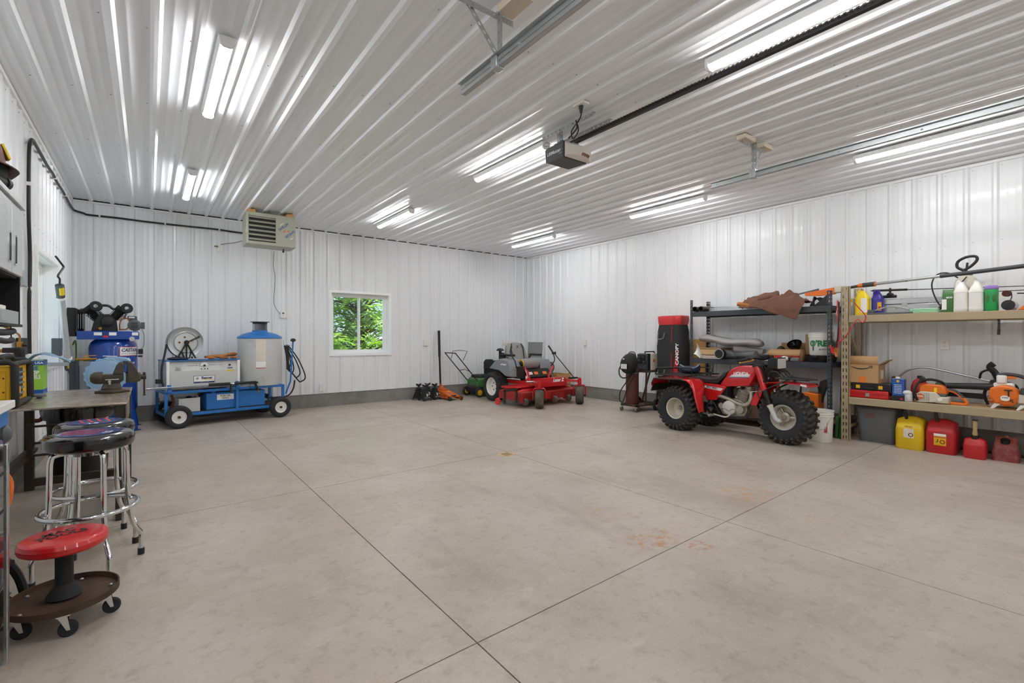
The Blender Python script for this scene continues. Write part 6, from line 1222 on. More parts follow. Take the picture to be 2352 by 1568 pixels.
ca = thing('aluminium_case', 'long silver aluminium case at the back of the tan rack top shelf', 'case', (7.02, 1.54, TT)); P('body', MB().bx(-.09, .09, -.32, .30, 0, .12), 'alu', ca, bev=.006); P('lid', MB().bx(-.092, .092, -.322, .302, .122, .185), 'alu', ca, bev=.006); P('latch', MB().bx(-.10, -.09, .05, .10, .10, .14), 'galv', ca)
sb_ = thing('seed_bag', 'dark green printed seed bag standing on the tan rack', 'bag', (6.80, 1.212, TT)); P('bag', MB().loft([[(a*s1, b*s2, z) for a, b in rrect(.08, .10, .02)] for z, s1, s2 in ((0, .9, .95), (.02, 1, 1), (.17, .95, 1), (.22, .5, .95), (.245, .12, .92))]), 'deere', sb_); P('print_band', MB().bx(-.0415, -.040, .01, .048, .03, .14), 'label_white', sb_); text('eco', .035, 'ink_white', sb_, (-.0405, -.012, .16), (0, -1, 0), (0, 0, 1), bold=.03)
w1 = jug('white_jug', 'white plastic jug with angled handle, left of the two white jugs', 1.112, .115, .13, .335, 'white_plastic', 6.80); P('label', MB().bx(-.02, .045, -.0595, -.0575, .08, .20), 'yellow_br', w1)
jug('white_jug', 'plain white plastic jug with narrow neck, right of the two white jugs', .995, .118, .13, .325, 'white_plastic', 6.795, 'white_plastic', 0)
sh = thing('shaker_jug', 'bright green shaker jug with lilac lid on the tan rack', 'jug', (6.79, .885, TT)); q_ = rrect(.10, .10, .03)
P('body', MB().loft([[(a*s_, b*s_, z) for a, b in q_] for z, s_ in ((0, .9), (.012, 1), (.10, .97), (.17, 1.0), (.205, 1.0), (.22, .94))]), 'green_br', sh, bev=.004)
for y in (-.025, .025): P('grip_recess', MB().ell((-.048, y, .13), (.006, .016, .045), 10, 8), 'deere', sh)
P('lid', MB().lathe([(.001, .22), (.05, .22), (.053, .225), (.053, .245), (.045, .258), (.001, .26)], 24), 'lilac', sh)
for k in range(3): P('lid_hole', MB().cyl((-.02+.02*k, .01, .2595), (-.02+.02*k, .01, .2615), .007, n=8), 'purple', sh)
tag(P('black_canister', MB().lathe([(.05, -.10), (.05, .14), (.045, .14), (.045, -.08), (.001, -.08)], 24, (6.86, .765, TT+.053), 'x'), 'black_gloss'), 'black tube lying next to the green shaker jug', 'tube')
tag(P('red_tray', MB().loft([[(6.72, y, z) for y, z in ((.70, TT+.002), (.05, TT+.002), (.05, TT+.09), (.62, TT+.075))], [(6.95, y, z) for y, z in ((.70, TT+.002), (.05, TT+.002), (.05, TT+.09), (.62, TT+.075))]]), 'orange', bev=.008), 'orange red plastic tray at the right end of the top shelf', 'tray')
py = thing('pump_sprayer', 'translucent white pump sprayer with black handle on the tan rack', 'sprayer', (7.02, 1.11, TT)); P('tank', MB().lathe([(.001, 0), (.09, 0), (.10, .02), (.10, .30), (.085, .36), (.05, .40), (.001, .41)], 28), 'cream', py); P('collar', MB().lathe([(.001, .40), (.05, .40), (.055, .42), (.03, .45), (.001, .45)], 20), 'black', py); P('pump_handle', MB().tube(spline([(0, .02, .46), (0, .07, .50), (0, .065, .56), (0, .0, .60), (0, -.07, .60), (0, -.085, .56), (0, -.04, .50), (0, .02, .46)], 6), .014, 10), 'black', py); P('pump_rod', MB().cyl((0, 0, .44), (0, -.01, .54), .010, n=8), 'black', py)
P('spray_hose', MB().tube(spline([(-.02, .06, .38), (-.06, .14, .44), (-.12, .22, .42), (-.17, .25, .30), (-.18, .2, .12), (-.20, .12, .02), (-.20, .05, .02)], 6), .007, 7), 'rubber', py); P('spray_wand', MB().cyl((-.10, -.02, .38), (-.20, .16, .09), .006, n=8), 'black', py); P('wand_grip', MB().cyl((-.19, .14, .12), (-.205, .18, .04), .016, n=10), 'black', py)
rod = thing('fishing_rod', 'black fishing rod with reel lying over the jugs', 'fishing rod', (6.97, 1.90, 1.80)); P('rod', MB().cyl((0, .05, .012), (.02, -1.75, -.06), .006, .003, n=8), 'black', rod); P('grip', MB().cyl((0, .03, .012), (0, -.30, .0), .013, n=10), 'black_matte', rod); P('reel', MB().cyl((-.02, -.13, -.055), (.02, -.15, -.055), .028, n=14).bx(-.008, .008, -.15, -.13, -.05, .03).cyl((0, -.06, -.07), (0, -.2, -.07), .018, n=10), 'black', rod)
rd2 = thing('casting_rod', 'second fishing rod with red reel at the right end of the top shelf', 'fishing rod', (6.95, .80, TT+.20)); P('rod', MB().cyl((0, .35, .01), (0, -.9, .0), .004, n=6).cyl((-.03, -.08, -.025), (-.03, -.5, -.045), .006, n=6), 'black', rd2); P('reel', MB().cyl((-.02, .0, -.02), (.02, -.01, -.02), .032, n=16), 'maroon', rd2); P('line_arm', MB().tube(spline([(0, -.03, 0), (0, -.04, -.05), (0, -.02, -.12), (0, .0, -.19)], 4), .004, 6), 'black', rd2); P('float', MB().cyl((-.03, -.28, -.035), (-.03, -.40, -.041), .008, n=8), 'yellow', rd2)
# jumper cables hanging on the tan post
jc = thing('jumper_cables', 'red and black jumper cables hanging from the tan post', 'cables', (6.675, 2.15, 0))
P('red_cable', MB().tube(spline([(.02, .06, 1.70), (-.01, .05, 1.5), (-.01, .03, 1.3), (-.015, .05, 1.12), (-.02, .07, 1.08)], 6), .008, 7).tube(spline([(-.02, .04, 1.18), (-.03, -.04, 1.26), (-.03, -.10, 1.36), (-.03, -.16, 1.46), (-.035, -.22, 1.42), (-.035, -.24, 1.50), (-.03, -.17, 1.6), (-.03, -.13, 1.66)], 6), .006, 7), 'red', jc)
P('black_cable', MB().tube(spline([(.02, .045, 1.68), (-.015, .035, 1.5), (-.02, .045, 1.25), (-.02, .06, 1.18)], 6), .008, 7), 'black', jc)
for y, z, mt_ in ((.075, 1.16, 'black'), (.10, 1.10, 'red'), (.06, 1.06, 'leather')): P('clamp', MB().prism([(y-.02, z-.05), (y+.01, z-.05), (y+.03, z+.05), (y+.015, z+.055), (y, z), (y-.012, z+.045), (y-.025, z+.04)], -.03, -.01, 'x'), mt_, jc, bev=.003)
P('copper_jaw', MB().bx(-.032, -.012, .045, .075, 1.085, 1.125), 'copper', jc)
cc = thing('coiled_cord', 'black coiled cord dangling below the tan top shelf', 'cord', (6.73, .825, 0)); P('coil', MB().tube([(.010*math.cos(k*.9), .010*math.sin(k*.9), 1.427-.0019*k) for k in range(52)], .0035, 5), 'black', cc); P('plug', MB().cyl((0, 0, 1.33), (0, .003, 1.272), .012, n=10), 'black', cc)
# ------------------------------------------------------------------ tan rack, lower shelf
rc = thing('red_tool_case', 'flat red plastic tool case at the bottom of the pile on the lower shelf', 'case', (6.86, 1.92, TL)); P('body', MB().bx(-.12, .13, -.20, .20, 0, .092), 'red', rc, bev=.012); P('latch', MB().bx(-.127, -.118, -.02, .02, .02, .06), 'alu', rc, bev=.003); P('seam', MB().bx(-.1215, .1315, -.2015, .2015, .047, .050), 'maroon', rc)
bc_ = thing('black_tool_case', 'black tool case with yellow latches on top of the red case', 'case', (6.87, 1.885, TL+.092)); P('body', MB().bx(-.12, .13, -.19, .20, 0, .088), 'black', bc_, bev=.010)
for y in (.13, -.09): P('latch', MB().bx(-.128, -.118, y-.02, y+.02, .02, .06), 'yellow', bc_, bev=.003)
P('handle', MB().tube([(-.12, .06, .03), (-.14, .05, .03), (-.14, -.03, .03), (-.12, -.04, .03)], .008, 6), 'black_matte', bc_)
am = thing('shipping_carton', 'open brown shipping carton with curved arrow logo on top of the tool cases', 'box', (6.865, 1.955, TL+.18)); P('carton', MB().bx(-.12, -.115, -.14, .17, 0, .215).bx(.125, .13, -.14, .17, 0, .215).bx(-.115, .125, -.14, -.135, 0, .215).bx(-.115, .125, .165, .17, 0, .215).bx(-.115, .125, -.135, .165, 0, .005), 'card', am)
P('flap', MB().add([(-.12, -.14, .215), (-.12, .17, .215), (-.10, .165, .315), (-.10, -.135, .315)], [(0, 1, 2, 3)]), 'card', am, solid=.004); P('side_flap', MB().add([(-.12, -.14, .215), (.13, -.14, .215), (.13, -.24, .225), (-.12, -.235, .225)], [(0, 1, 2, 3)]).add([(-.12, -.14, .215), (.13, -.14, .215), (.13, -.17, .30), (-.12, -.17, .30)], [(0, 1, 2, 3)]) if False else MB().add([(-.12, -.14, .215), (.13, -.14, .215), (.12, -.215, .275), (-.10, -.215, .275)], [(0, 1, 2, 3)]), 'card', am, solid=.004)
P('tape', MB().bx(-.1225, -.120, -.02, .05, .005, .075), 'ink_orange', am); P('shipping_label', MB().bx(-.03, .06, -.1425, -.140, .05, .15), 'paper', am)
sm_ = [(-.1222, .13-.022*k, .198-.034*math.sin(PI*(k+.6)/10.5)) for k in range(10)]; P('curved_arrow', MB().tube(sm_, [.002, .004, .005, .006, .0065, .0065, .006, .005, .004, .003], 6).tube([(-.1222, -.05, .196), (-.1222, -.085, .203), (-.1222, -.075, .172)], .004, 5), 'smile', am)
cn = thing('blue_oil_can', 'rectangular blue metal oil can on the lower shelf', 'can', (6.80, 1.635, TL)); P('can', MB().bx(-.045, .045, -.055, .055, 0, .245), 'blue_can', cn, bev=.006); P('base_band', MB().bx(-.0458, .0458, -.0558, .0558, .002, .06), 'black', cn); P('top_rim', MB().bx(-.044, .044, -.054, .054, .245, .250), 'galv', cn); P('cap', MB().cyl((0, .01, .25), (0, .01, .268), .022, n=16), 'white_plastic', cn); P('emblem', MB().cyl((-.047, .0, .22), (-.0445, .0, .22), .014, n=16), 'yellow', cn)
for k in range(6): P('print_line', MB().bx(-.0462, -.0455, -.035, .035, .085+k*.018, .09+k*.018), 'ink_white', cn)
P('hazard_mark', MB().bx(-.0466, -.0458, -.045, -.022, .012, .032), 'ink_red', cn)
jr = thing('hardware_jar', 'small clear bag and jar of silver hardware beside the blue can', 'jar', (6.77, 1.542, TL)); P('jar', MB().lathe([(.001, 0), (.034, 0), (.038, .01), (.038, .075), (.03, .09), (.001, .09)], 20), 'lens', jr); P('bag', MB().ell((.0, .01, .095), (.042, .045, .03), 12, 8), 'clear_plastic', jr)
def chainsaw(loc, rz, label, big=1.):
    t = thing('chainsaw', label, 'chainsaw', loc, rz, 'chainsaws on the lower shelf')      # local +y is the rear handle, -y... bar along +x
    P('engine_cover', MB().prism([(-.13, .10), (-.12, .19), (-.06, .205), (.06, .20), (.10, .17), (.11, .10)], -.05, .06, 'y'), 'orange', t, bev=.015)
    P('starter_housing', MB().prism([(-.16, .02), (-.15, .09), (-.10, .125), (.02, .12), (.06, .08), (.06, .015), (-.12, .0)], -.075, -.05, 'y'), 'cream', t, bev=.008)
    for k in range(7): P('cooling_fin', MB().bx(-.145+k*.018, -.139+k*.018, -.080, -.074, .025, .105), 'alu', t)
    P('starter_badge', MB().lathe([(.001, -.083), (.03, -.083), (.03, -.074), (.001, -.074)], 18, (-.105, 0, .07), 'y'), 'orange_jack', t); P('crankcase', MB().bx(-.14, .10, -.05, .06, .0, .11), 'grey_dk', t, bev=.01); P('fuel_tank', MB().bx(.02, .13, -.07, .05, .005, .075), 'cream', t, bev=.01)
    P('fuel_knob', MB().cyl((.06, -.072, .05), (.06, -.088, .05), .02, n=14), 'white_plastic', t)
    P('rear_handle', MB().tube(spline([(.10, 0, .15), (.17, 0, .13), (.24, 0, .06), (.26, 0, .02), (.22, 0, .008), (.10, 0, .015)], 5), .016, 8), 'orange', t); P('handle_grip', MB().tube(spline([(.11, 0, .155), (.17, 0, .138), (.235, 0, .075)], 5), .017, 8), 'char', t)
    P('front_handle', MB().tube(spline([(-.13, -.08, .02), (-.155, -.085, .12), (-.13, -.07, .21), (-.08, -.03, .245), (-.02, .03, .25), (.05, .08, .22), (.07, .085, .15)], 5), .014, 8), 'black', t); P('hand_guard', MB().prism([(-.13, .20), (-.12, .27), (-.09, .28), (-.08, .22)], -.05, .05, 'y'), 'black', t, bev=.008)
    P('warning_decal', MB().bx(.005, .03, -.0515, -.05, .12, .17), 'yellow_br', t); text('STIHL', .022, 'ink_white', t, (-.105, -.0835, .07), (1, 0, 0), (0, 0, 1), bold=.02)
    return t
c1 = chainsaw((6.84, 1.335, TL), R(-90), 'orange chainsaw with round handle guard right of the blue can'); P('guide_bar', MB().prism([(-.16, .03), (-.45, .035), (-.47, .055), (-.45, .075), (-.16, .08)], .02, .026, 'y'), 'steel_dark', c1)
# place the bar of the second saw toward the first
c2 = chainsaw((7.005, .80, TL), R(-90), 'second chainsaw with bar, half hidden behind the orange leaf blower'); P('guide_bar', MB().prism([(-.16, .06), (-.50, .07), (-.53, .095), (-.50, .12), (-.16, .12)], .02, .026, 'y'), 'black', c2)
lbw = thing('leaf_blower', 'orange and white leaf blower with long black tube at the right edge', 'leaf blower', (6.82, .78, TL))
P('fan_housing', MB().lathe([(.001, -.09), (.08, -.09), (.10, -.07), (.105, .0), (.09, .04), (.001, .04)], 28, (0, 0, .135), 'x', ), 'orange', lbw); P('front_shell', MB().prism([(-.09, .12), (-.07, .22), (.02, .24), (.11, .21), (.12, .13), (.07, .05)], -.10, -.02, 'x'), 'orange', lbw, bev=.015)
for k in range(5): P('grille_slot', MB().box((-.094, -.045+.006*k, .085+.018*k), (.006, .03, .006), (.4, 0, 0)), 'black', lbw)
P('recoil_grip', MB().bx(-.112, -.10, -.05, .01, .19, .20).bx(-.11, -.095, -.028, -.018, .13, .195), 'black', lbw, bev=.003); P('badge', MB().prism([(a, b+.115) for a, b in rrect(.065, .05, .022)], -.108, -.099, 'x'), 'label_white', lbw); text('STIHL', .018, 'ink_black', lbw, (-.108, .0, .12), (0, -1, 0), (0, 0, 1), bold=.03)
P('blower_tube', MB().cyl((.04, .09, .21), (.06, .46, .195), .036, .030, n=18), 'black', lbw); P('volute', MB().bx(-.0, .09, -.05, .10, .15, .26), 'white_plastic', lbw, bev=.02); P('top_housing', MB().bx(-.01, .06, -.0, .075, .25, .335), 'white_plastic', lbw, bev=.012); P('handle', MB().tube(spline([(.02, .07, .335), (.02, -.02, .345), (.02, -.12, .32), (.02, -.17, .26)], 5), .018, 8), 'char', lbw); P('trigger', MB().bx(.005, .035, -.06, .02, .30, .325), 'orange', lbw, bev=.004)
P('fuel_tank', MB().bx(-.08, .06, -.17, -.08, .07, .16), 'cream', lbw, bev=.012); P('air_filter', MB().bx(-.09, .06, -.19, -.10, .16, .22), 'char', lbw, bev=.008)
for y in (.06, -.12): P('foot', MB().prism([(y-.03, .055), (y+.02, .055), (y+.05, .005), (y+.03, .0)], -.09, -.05, 'x'), 'white_plastic', lbw, bev=.004)
tm = thing('string_trimmer', 'string trimmer with long bent steel shaft behind the chainsaws', 'trimmer', (7.125, 1.3, TL)); P('shaft', MB().tube(spline([(0, .42, .24), (.0, .33, .33), (.0, .2, .37), (.0, .05, .35), (0, -.2, .29), (0, -.55, .20)], 7), .012, 8), 'galv', tm); P('gear_case', MB().bx(-.03, .03, .40, .48, .17, .25), 'rust_steel', tm, bev=.01); P('loop_handle', MB().tube(spline([(.0, -.28, .27), (-.04, -.30, .34), (-.06, -.36, .37), (-.04, -.40, .34), (0, -.40, .25)], 5), .011, 8), 'black', tm); P('grip', MB().tube(spline([(-.02, -.44, .22), (-.02, -.40, .34), (-.02, -.36, .40), (-.02, -.39, .44)], 5), [.03]*16, 8), 'black', tm)
P('stand_leg', MB().cyl((0, -.52, 0), (0, -.52, .21), .012, n=8).cyl((.0, .44, 0), (0, .44, .18), .012, n=8), 'steel_dark', tm)
rg_ = thing('mix_can', 'small orange fuel mix jug behind the first chainsaw', 'fuel can', (6.98, 1.49, TL)); P('jug', MB().loft([[(a*s_, b*s_, z) for a, b in rrect(.11, .15, .03)] for z, s_ in ((0, .95), (.02, 1), (.16, 1), (.22, .72), (.25, .36))]), 'can_red', rg_); P('cap', MB().cyl((0, 0, .25), (0, 0, .28), .024, n=14), 'black', rg_)
dj = tag(P('green_trimmer_head', MB().bx(6.97, 7.05, 1.26, 1.36, TL, TL+.22), 'deere', bev=.02), 'dark green plastic housing behind the first chainsaw', 'part')
# ------------------------------------------------------------------ floor under the tan rack
tt = thing('storage_tote', 'grey plastic storage tote under the tan rack', 'tote', (7.02, 1.872, 0)); P('tub', MB().loft([[(a*s_, b*t_, z) for a, b in rrect(.33, .39, .05)] for z, s_, t_ in ((0, .82, .86), (.01, .84, .88), (.36, 1, 1), (.38, 1.04, 1.03), (.395, 1.04, 1.03))]), 'grey_plastic', tt); P('lid', MB().loft([[(a, b, z) for a, b in rrect(.355, .415, .05)] for z in (.395, .415)]+[[(a*.94, b*.95, .428) for a, b in rrect(.355, .415, .05)]]), 'grey_dk', tt)
for w, z in (('TRUCK', .33), ('COVER', .295)): text(w, .032, 'ink_red', tt, (-.166, .05, z), (0, -1, 0), (0.0, 0, 1))
def gas_can(name, label, loc, w, dp_, hh, mt_, rz=0, spout=None, sh_=.30):
    t = thing(name, label, 'gas can', loc, rz, 'fuel cans under the tan rack')
    q = rrect(dp_, w, .045, 4)
    rings = [[(a*.93, b*.93, 0) for a, b in q], [(a, b, .02) for a, b in q], [(a, b, hh*.62) for a, b in q]]
    for z, s1, s2 in ((hh*.68, .98, .97), (hh*.90, .62, .92), (hh*.97, .34, .55), (hh, .22, .30)): rings.append([(a*s1-.0, b*s2, z) for a, b in q])
    P('tank', MB().loft(rings), mt_, t, ang=60); return t
def decal(t, x, w, z0_, z1_, mt_, nm='label', y=0): return P(nm, MB().bx(x-.003, x, y-w/2, y+w/2, z0_, z1_), mt_, t)
y_c = gas_can('gas_can', 'large yellow diesel can with black spout', (6.855, 1.533, 0), .25, .27, .36, 'can_yellow'); decal(y_c, -.135, .09, .13, .23, 'label_beige'); P('logo', MB().torus((-.139, -.02, .165), .018, .004, 20, 6, 'x'), 'maroon', y_c); text('DIESEL', .024, 'ink_black', y_c, (-.125, 0, .25), (0, -1, 0), (.35, 0, .93), lift=.006)
r_c = gas_can('gas_can', 'large red gasoline can with yellow label and black spout', (6.865, 1.27, 0), .25, .27, .36, 'can_red'); decal(r_c, -.135, .10, .09, .215, 'yellow'); decal(r_c, -.1355, .10, .19, .215, 'label_white', 'label_header'); text('GASOLINE', .022, 'ink_red', r_c, (-.1385, 0, .178), (0, -1, 0), (0, 0, 1), bold=.03, sx=.9); P('logo', MB().torus((-.1385, -.02, .13), .018, .004, 20, 6, 'x'), 'maroon', r_c); P('pictogram', MB().tube([(-.1385, .035, .125), (-.1385, .018, .125), (-.1385, .018, .155)], .004, 5), 'ink_black', r_c)
for t in (y_c, r_c):
    P('spout_cap', MB().cyl((-.055, .03, .285), (-.065, .03, .315), .03, n=16), 'black', t); P('spout', MB().cyl((-.06, .03, .31), (-.085, .045, .45), .017, .013, n=12), 'black', t)
s_c = gas_can('gas_can', 'small red gas can with tall yellowed spout', (6.80, 1.005, 0), .175, .17, .215, 'can_red'); P('spout_collar', MB().cyl((-.02, 0, .195), (-.02, 0, .235), .03, n=16), 'black', s_c); P('spout', MB().lathe([(.018, .23), (.022, .25), (.017, .29), (.019, .36), (.016, .385), (.001, .385)], 16, (-.02, 0, 0)), 'wood_ply', s_c); P('spout_tip', MB().cyl((-.02, 0, .385), (-.02, 0, .395), .022, n=14), 'steel_dark', s_c)
o_c = thing('gas_can', 'small faded dark red gas can with black screw cap at the far right', 'gas can', (6.905, .795, 0), 0, 'fuel cans under the tan rack'); q = rrect(.18, .20, .035, 4); P('tank', MB().loft([[(a*.98, b*.97, 0) for a, b in q], [(a, b, .015) for a, b in q], [(a*.97, b*.95, .1) for a, b in q], [(a*.8+.015, b*.8, .175) for a, b in q], [(a*.5+.035, b*.76, .225) for a, b in q], [(a*.42+.04, b*.7, .232) for a, b in q]]), 'can_old', o_c, ang=50); P('cap', MB().cyl((-.045, 0, .185), (-.058, 0, .218), .034, n=18), 'black', o_c); P('vent', MB().cyl((.04, .0, .23), (.04, .0, .245), .012, n=10), 'brass', o_c)
tag(P('floor_board', MB().bx(7.16, 7.25, -.3, 1.6, 0, .02), 'steel_dark'), 'thin dark strip of board on the floor against the right curb', 'board')
# ================================================================== red three-wheeler
tk = thing('three_wheeler', 'red three-wheeled all-terrain vehicle with knobby tyres and racks', 'atv', (6.02, 3.14, 0), R(-94.2))
def knobby(c, r, hw, ri, nm):
    w = P(nm, tyre(MB(), c, r-.016, hw*.93, ri, 'y', 44, .03, .84), 'rubber', tk)
    for row, (yy, tilt, ln, rr, ph) in enumerate(((-.30, .5, .07, r-.003, 0), (.30, -.5, .07, r-.003, .5), (-.72, .25, .05, r-.012, .25), (.72, -.25, .05, r-.012, .75), (-.93, 0, .03, r-.05, 0), (.93, 0, .03, r-.05, .5))):
        mb = MB()
        for k in range(26):
            a = 2*PI*(k+ph)/26; m = Matrix.Translation(c) @ Matrix.Rotation(a, 4, 'Y') @ Matrix.Translation((0, yy*hw, rr)) @ Matrix.Rotation(tilt, 4, 'Z') @ Matrix.Rotation(-yy*.75 if abs(yy) > .5 else -yy*.2, 4, 'X'); mb.bx(-.015, .015, -ln/2, ln/2, -.018, .010, m)
        o = P('tread_lugs', mb, 'mudlug', w, bev=.003, seg=1); o['kind'] = 'stuff'
    return w
for y in (-.315, .315):
    s = -1 if y < 0 else 1; c = (-.60, y, .293)
    w = knobby(c, .293, .145, .135, 'rear_tyre')
    P('rim', MB().lathe([(.135, s*.085), (.145, s*.10), (.140, s*.112), (.128, s*.10), (.12, s*.03), (.118, -s*.02), (.06, -s*.03), (.05, -s*.01), (.001, -s*.01), (.001, -s*.06), (.12, -s*.08), (.135, -s*.085)], 36, c, 'y', cap=False), 'cream', w); P('hub', MB().lathe([(.001, s*.03), (.02, s*.03), (.03, s*.0), (.045, -s*.02), (.001, -s*.02)], 18, c, 'y'), 'alloy_dull', w)
P('rear_axle', MB().cyl((-.60, -.3, .293), (-.60, .3, .293), .03, n=14).bx(-.68, -.45, -.06, .06, .22, .36), 'black_matte', tk)
c = (.655, 0, .312); w = knobby(c, .312, .135, .14, 'front_tyre')
P('rim', MB().lathe([(.14, -.08), (.15, -.095), (.144, -.108), (.132, -.095), (.125, -.03), (.12, .0), (.05, .01), (.05, .03), (.12, .03), (.132, .095), (.144, .108), (.15, .095), (.14, .08)], 36, c, 'y', cap=False), 'cream', w); P('hub', MB().lathe([(.001, -.09), (.025, -.09), (.03, -.06), (.055, -.05), (.06, -.01), (.001, 0)], 20, c, 'y'), 'alloy_dull', w)
for k in range(3): a = 2*PI*k/3; P('spoke', MB().cyl((c[0]+.04*math.cos(a), -.03, c[2]+.04*math.sin(a)), (c[0]+.118*math.cos(a), -.02, c[2]+.118*math.sin(a)), .014, .018, n=8), 'alloy_dull', w)
# fuel tank
prof = [(-.136, .635), (-.02, .80), (.06, .865), (.12, .89), (.30, .905), (.335, .885), (.352, .84), (.345, .79), (.30, .70), (.262, .648), (.03, .624), (-.07, .612)]
cx_, cz_ = .12, .74
P('fuel_tank', MB().loft([[(cx_+(x-cx_)*q, y, cz_+(z-cz_)*(q if z > cz_ else 1-(1-q)*.6)) for x, z in prof] for y, q in ((-.135, .90), (-.125, .97), (-.09, 1), (0, 1.015), (.09, 1), (.125, .97), (.135, .90))]), 'honda_red', tk, bev=.012, seg=3)
P('filler_cap', MB().lathe([(.001, .90), (.035, .90), (.035, .918), (.02, .925), (.001, .925)], 20, (.22, 0, 0)), 'black', tk)
def pan(nm, poly, y, mt_, th=.0025): return P(nm, MB().prism(poly, y-th, y, 'y'), mt_, tk)
pan('tank_stripe', [(.0, .742), (.265, .757), (.285, .795), (.045, .775)], -.1355, 'label_white'); pan('tank_stripe_dark', [(.0, .736), (.262, .750), (.266, .757), (.0, .743)], -.1357, 'ink_navy'); pan('tank_stripe_grey', [(.006, .748), (.268, .762), (.27, .767), (.012, .754)], -.1385, 'grey_lt'); text('HONDA', .052, 'ink_white', tk, (.165, -.137, .795), (1, 0, .06), (0, 0, 1), bold=.05, lift=.002)
# side covers
for s in (-1, 1):
    P('side_cover', MB().loft([[(x, s*y, z) for x, z in [(-.43, .66), (-.16, .64), (-.03, .615), (-.19, .425), (-.325, .413), (-.37, .55)]] for y in (.10, .135)]), 'honda_red', tk, bev=.01)
    # rear mudguard
    path = [(-.985, .575), (-.965, .65), (-.93, .685), (-.50, .70), (-.40, .68)]
    P('rear_fender', MB().strip(path, *sorted((s*.45, s*.10)), .012), 'honda_red', tk, bev=.004)
    g = []
    for x, z, y0_, y1_ in ((-.46, .70, .45, .10), (-.40, .69, .45, .11), (-.345, .655, .45, .14), (-.305, .58, .445, .20), (-.28, .48, .44, .27), (-.258, .38, .43, .295), (-.24, .285, .41, .30)): g.append([(x, s*(y1_+(y0_-y1_)*k/5), z-.012*(2*k/5-1)**2) for k in range(6)])
    P('fender_front', MB().loft(g, cap=False, closed=False), 'honda_red', tk, solid=.012)
    P('fender_trim', MB().tube([(-.975, s*.448, .60), (-.935, s*.448, .675), (-.5, s*.448, .69), (-.42, s*.448, .675)], .010, 6), 'black', tk)
P('mud_flap', MB().prism([(-.985, .58), (-.96, .60), (-1.0, .50), (-1.02, .49)], -.42, .42, 'y'), 'black', tk)
pan('side_decal', [(-.41, .615), (-.395, .585), (-.11, .555), (-.075, .59)], -.1355, 'label_white'); text('BIG RED', .036, 'ink_black', tk, (-.24, -.138, .588), (1, 0, -.10), (.1, 0, 1), bold=.03, shear=.3, sx=1.2)
# seat
sp_ = [(-.60, .685), (-.50, .645), (-.20, .64), (-.145, .65), (-.03, .79), (-.035, .815), (-.07, .81), (-.14, .735), (-.19, .71), (-.27, .705), (-.50, .722), (-.57, .725)]
P('seat', MB().loft([[(x, y, .68+(z-.68)*q) for x, z in sp_] for y, q in ((-.15, .75), (-.14, .95), (0, 1.05), (.14, .95), (.15, .75))]), 'black', tk, bev=.015, seg=3)
# racks
def tubes(nm, paths, r=.0085):
    for p in paths: P(nm, MB().tube(p, r, 8), 'black', tk)
tubes('rear_rack_rail', [[(-.98, -.36, .73), (-.98, .36, .73), (-.46, .36, .735), (-.46, .2, .735)], [(-.98, -.36, .73), (-.44, -.36, .735), (-.42, -.2, .735)], spline([(-.98, -.36, .73), (-.985, -.36, .79), (-.97, -.34, .815), (-.8, -.30, .83), (-.52, -.22, .835), (-.50, -.2, .80), (-.50, -.2, .74)], 4), spline([(-.98, .36, .73), (-.985, .36, .79), (-.97, .34, .81), (-.52, .24, .815), (-.5, .22, .74)], 4), [(-.985, -.355, .80), (-.985, .355, .80)]])
tubes('rear_rack_bar', [[(-.97, y, .735), (-.47, y, .74)] for y in (-.24, -.12, 0, .12, .24)]+[[(x, -.36, .733), (x, .36, .733)] for x in (-.80, -.63)], .006)
tubes('rear_rack_stay', [[(-.85, y, .70), (-.85, y, .73)] for y in (-.3, .3)]+[[(-.55, y, .70), (-.55, y, .735)] for y in (-.3, .3)], .008)
tubes('front_rack_bar', [spline([(.47, y, .74), (.50, y, .80), (.53, y, .84), (.60, y, .84), (.64, y, .79), (.70, y, .772), (.93, y*.8, .765)], 4) for y in (-.12, -.04, .04, .12)])
tubes('front_rack_rail', [[(.93, -.11, .765), (.93, .11, .765)], [(.55, -.13, .842), (.55, .13, .842)], [(.60, -.16, .77), (.94, -.10, .762)], [(.60, .16, .77), (.94, .10, .762)], [(.46, -.14, .62), (.75, -.13, .768)], [(.46, .14, .62), (.75, .13, .768)]])
# front fender, fork, bars, lamp
P('front_fender', MB().strip([(.29, .42), (.335, .55), (.40, .66), (.50, .715), (.62, .725), (.90, .715), (.945, .695)], -.125, .125, .012), 'honda_red', tk, bev=.004)
P('fender_skirt', MB().prism([(.285, .42), (.33, .55), (.40, .655), (.45, .68), (.42, .56), (.36, .42)], -.13, -.12, 'y').prism([(.285, .42), (.33, .55), (.40, .655), (.45, .68), (.42, .56), (.36, .42)], .12, .13, 'y'), 'honda_red', tk)
pan('fender_decal', [(.86, .70), (.93, .69), (.925, .715), (.865, .72)], -.1265, 'label_white', .002)
for s in (-1, 1):
    y = s*.15
    P('fork_shroud', MB().tube([(.372, y, .895), (.42, y, .76), (.465, y, .62)], .034, 10), 'honda_red', tk)
    mb = MB()
    for k in range(10):
        q = k/10; p = V(.468+.062*q, y, .615-.165*q); d = V(.062, 0, -.165).normalized(); mb.cyl(p, p+d*.009, .034, n=14).cyl(p+d*.008, p+d*.0178, .027, n=14)
    P('fork_boot', mb, 'black', tk); P('fork_collar', MB().cyl((.53, y, .45), (.542, y, .425), .034, n=14), 'cream', tk)
    P('fork_leg', MB().tube([(.54, y, .43), (.60, y, .30), (.635, y*.98, .275), (.66, y*.95, .285)], [.028, .03, .028, .02], 12), 'washer_grey', tk)
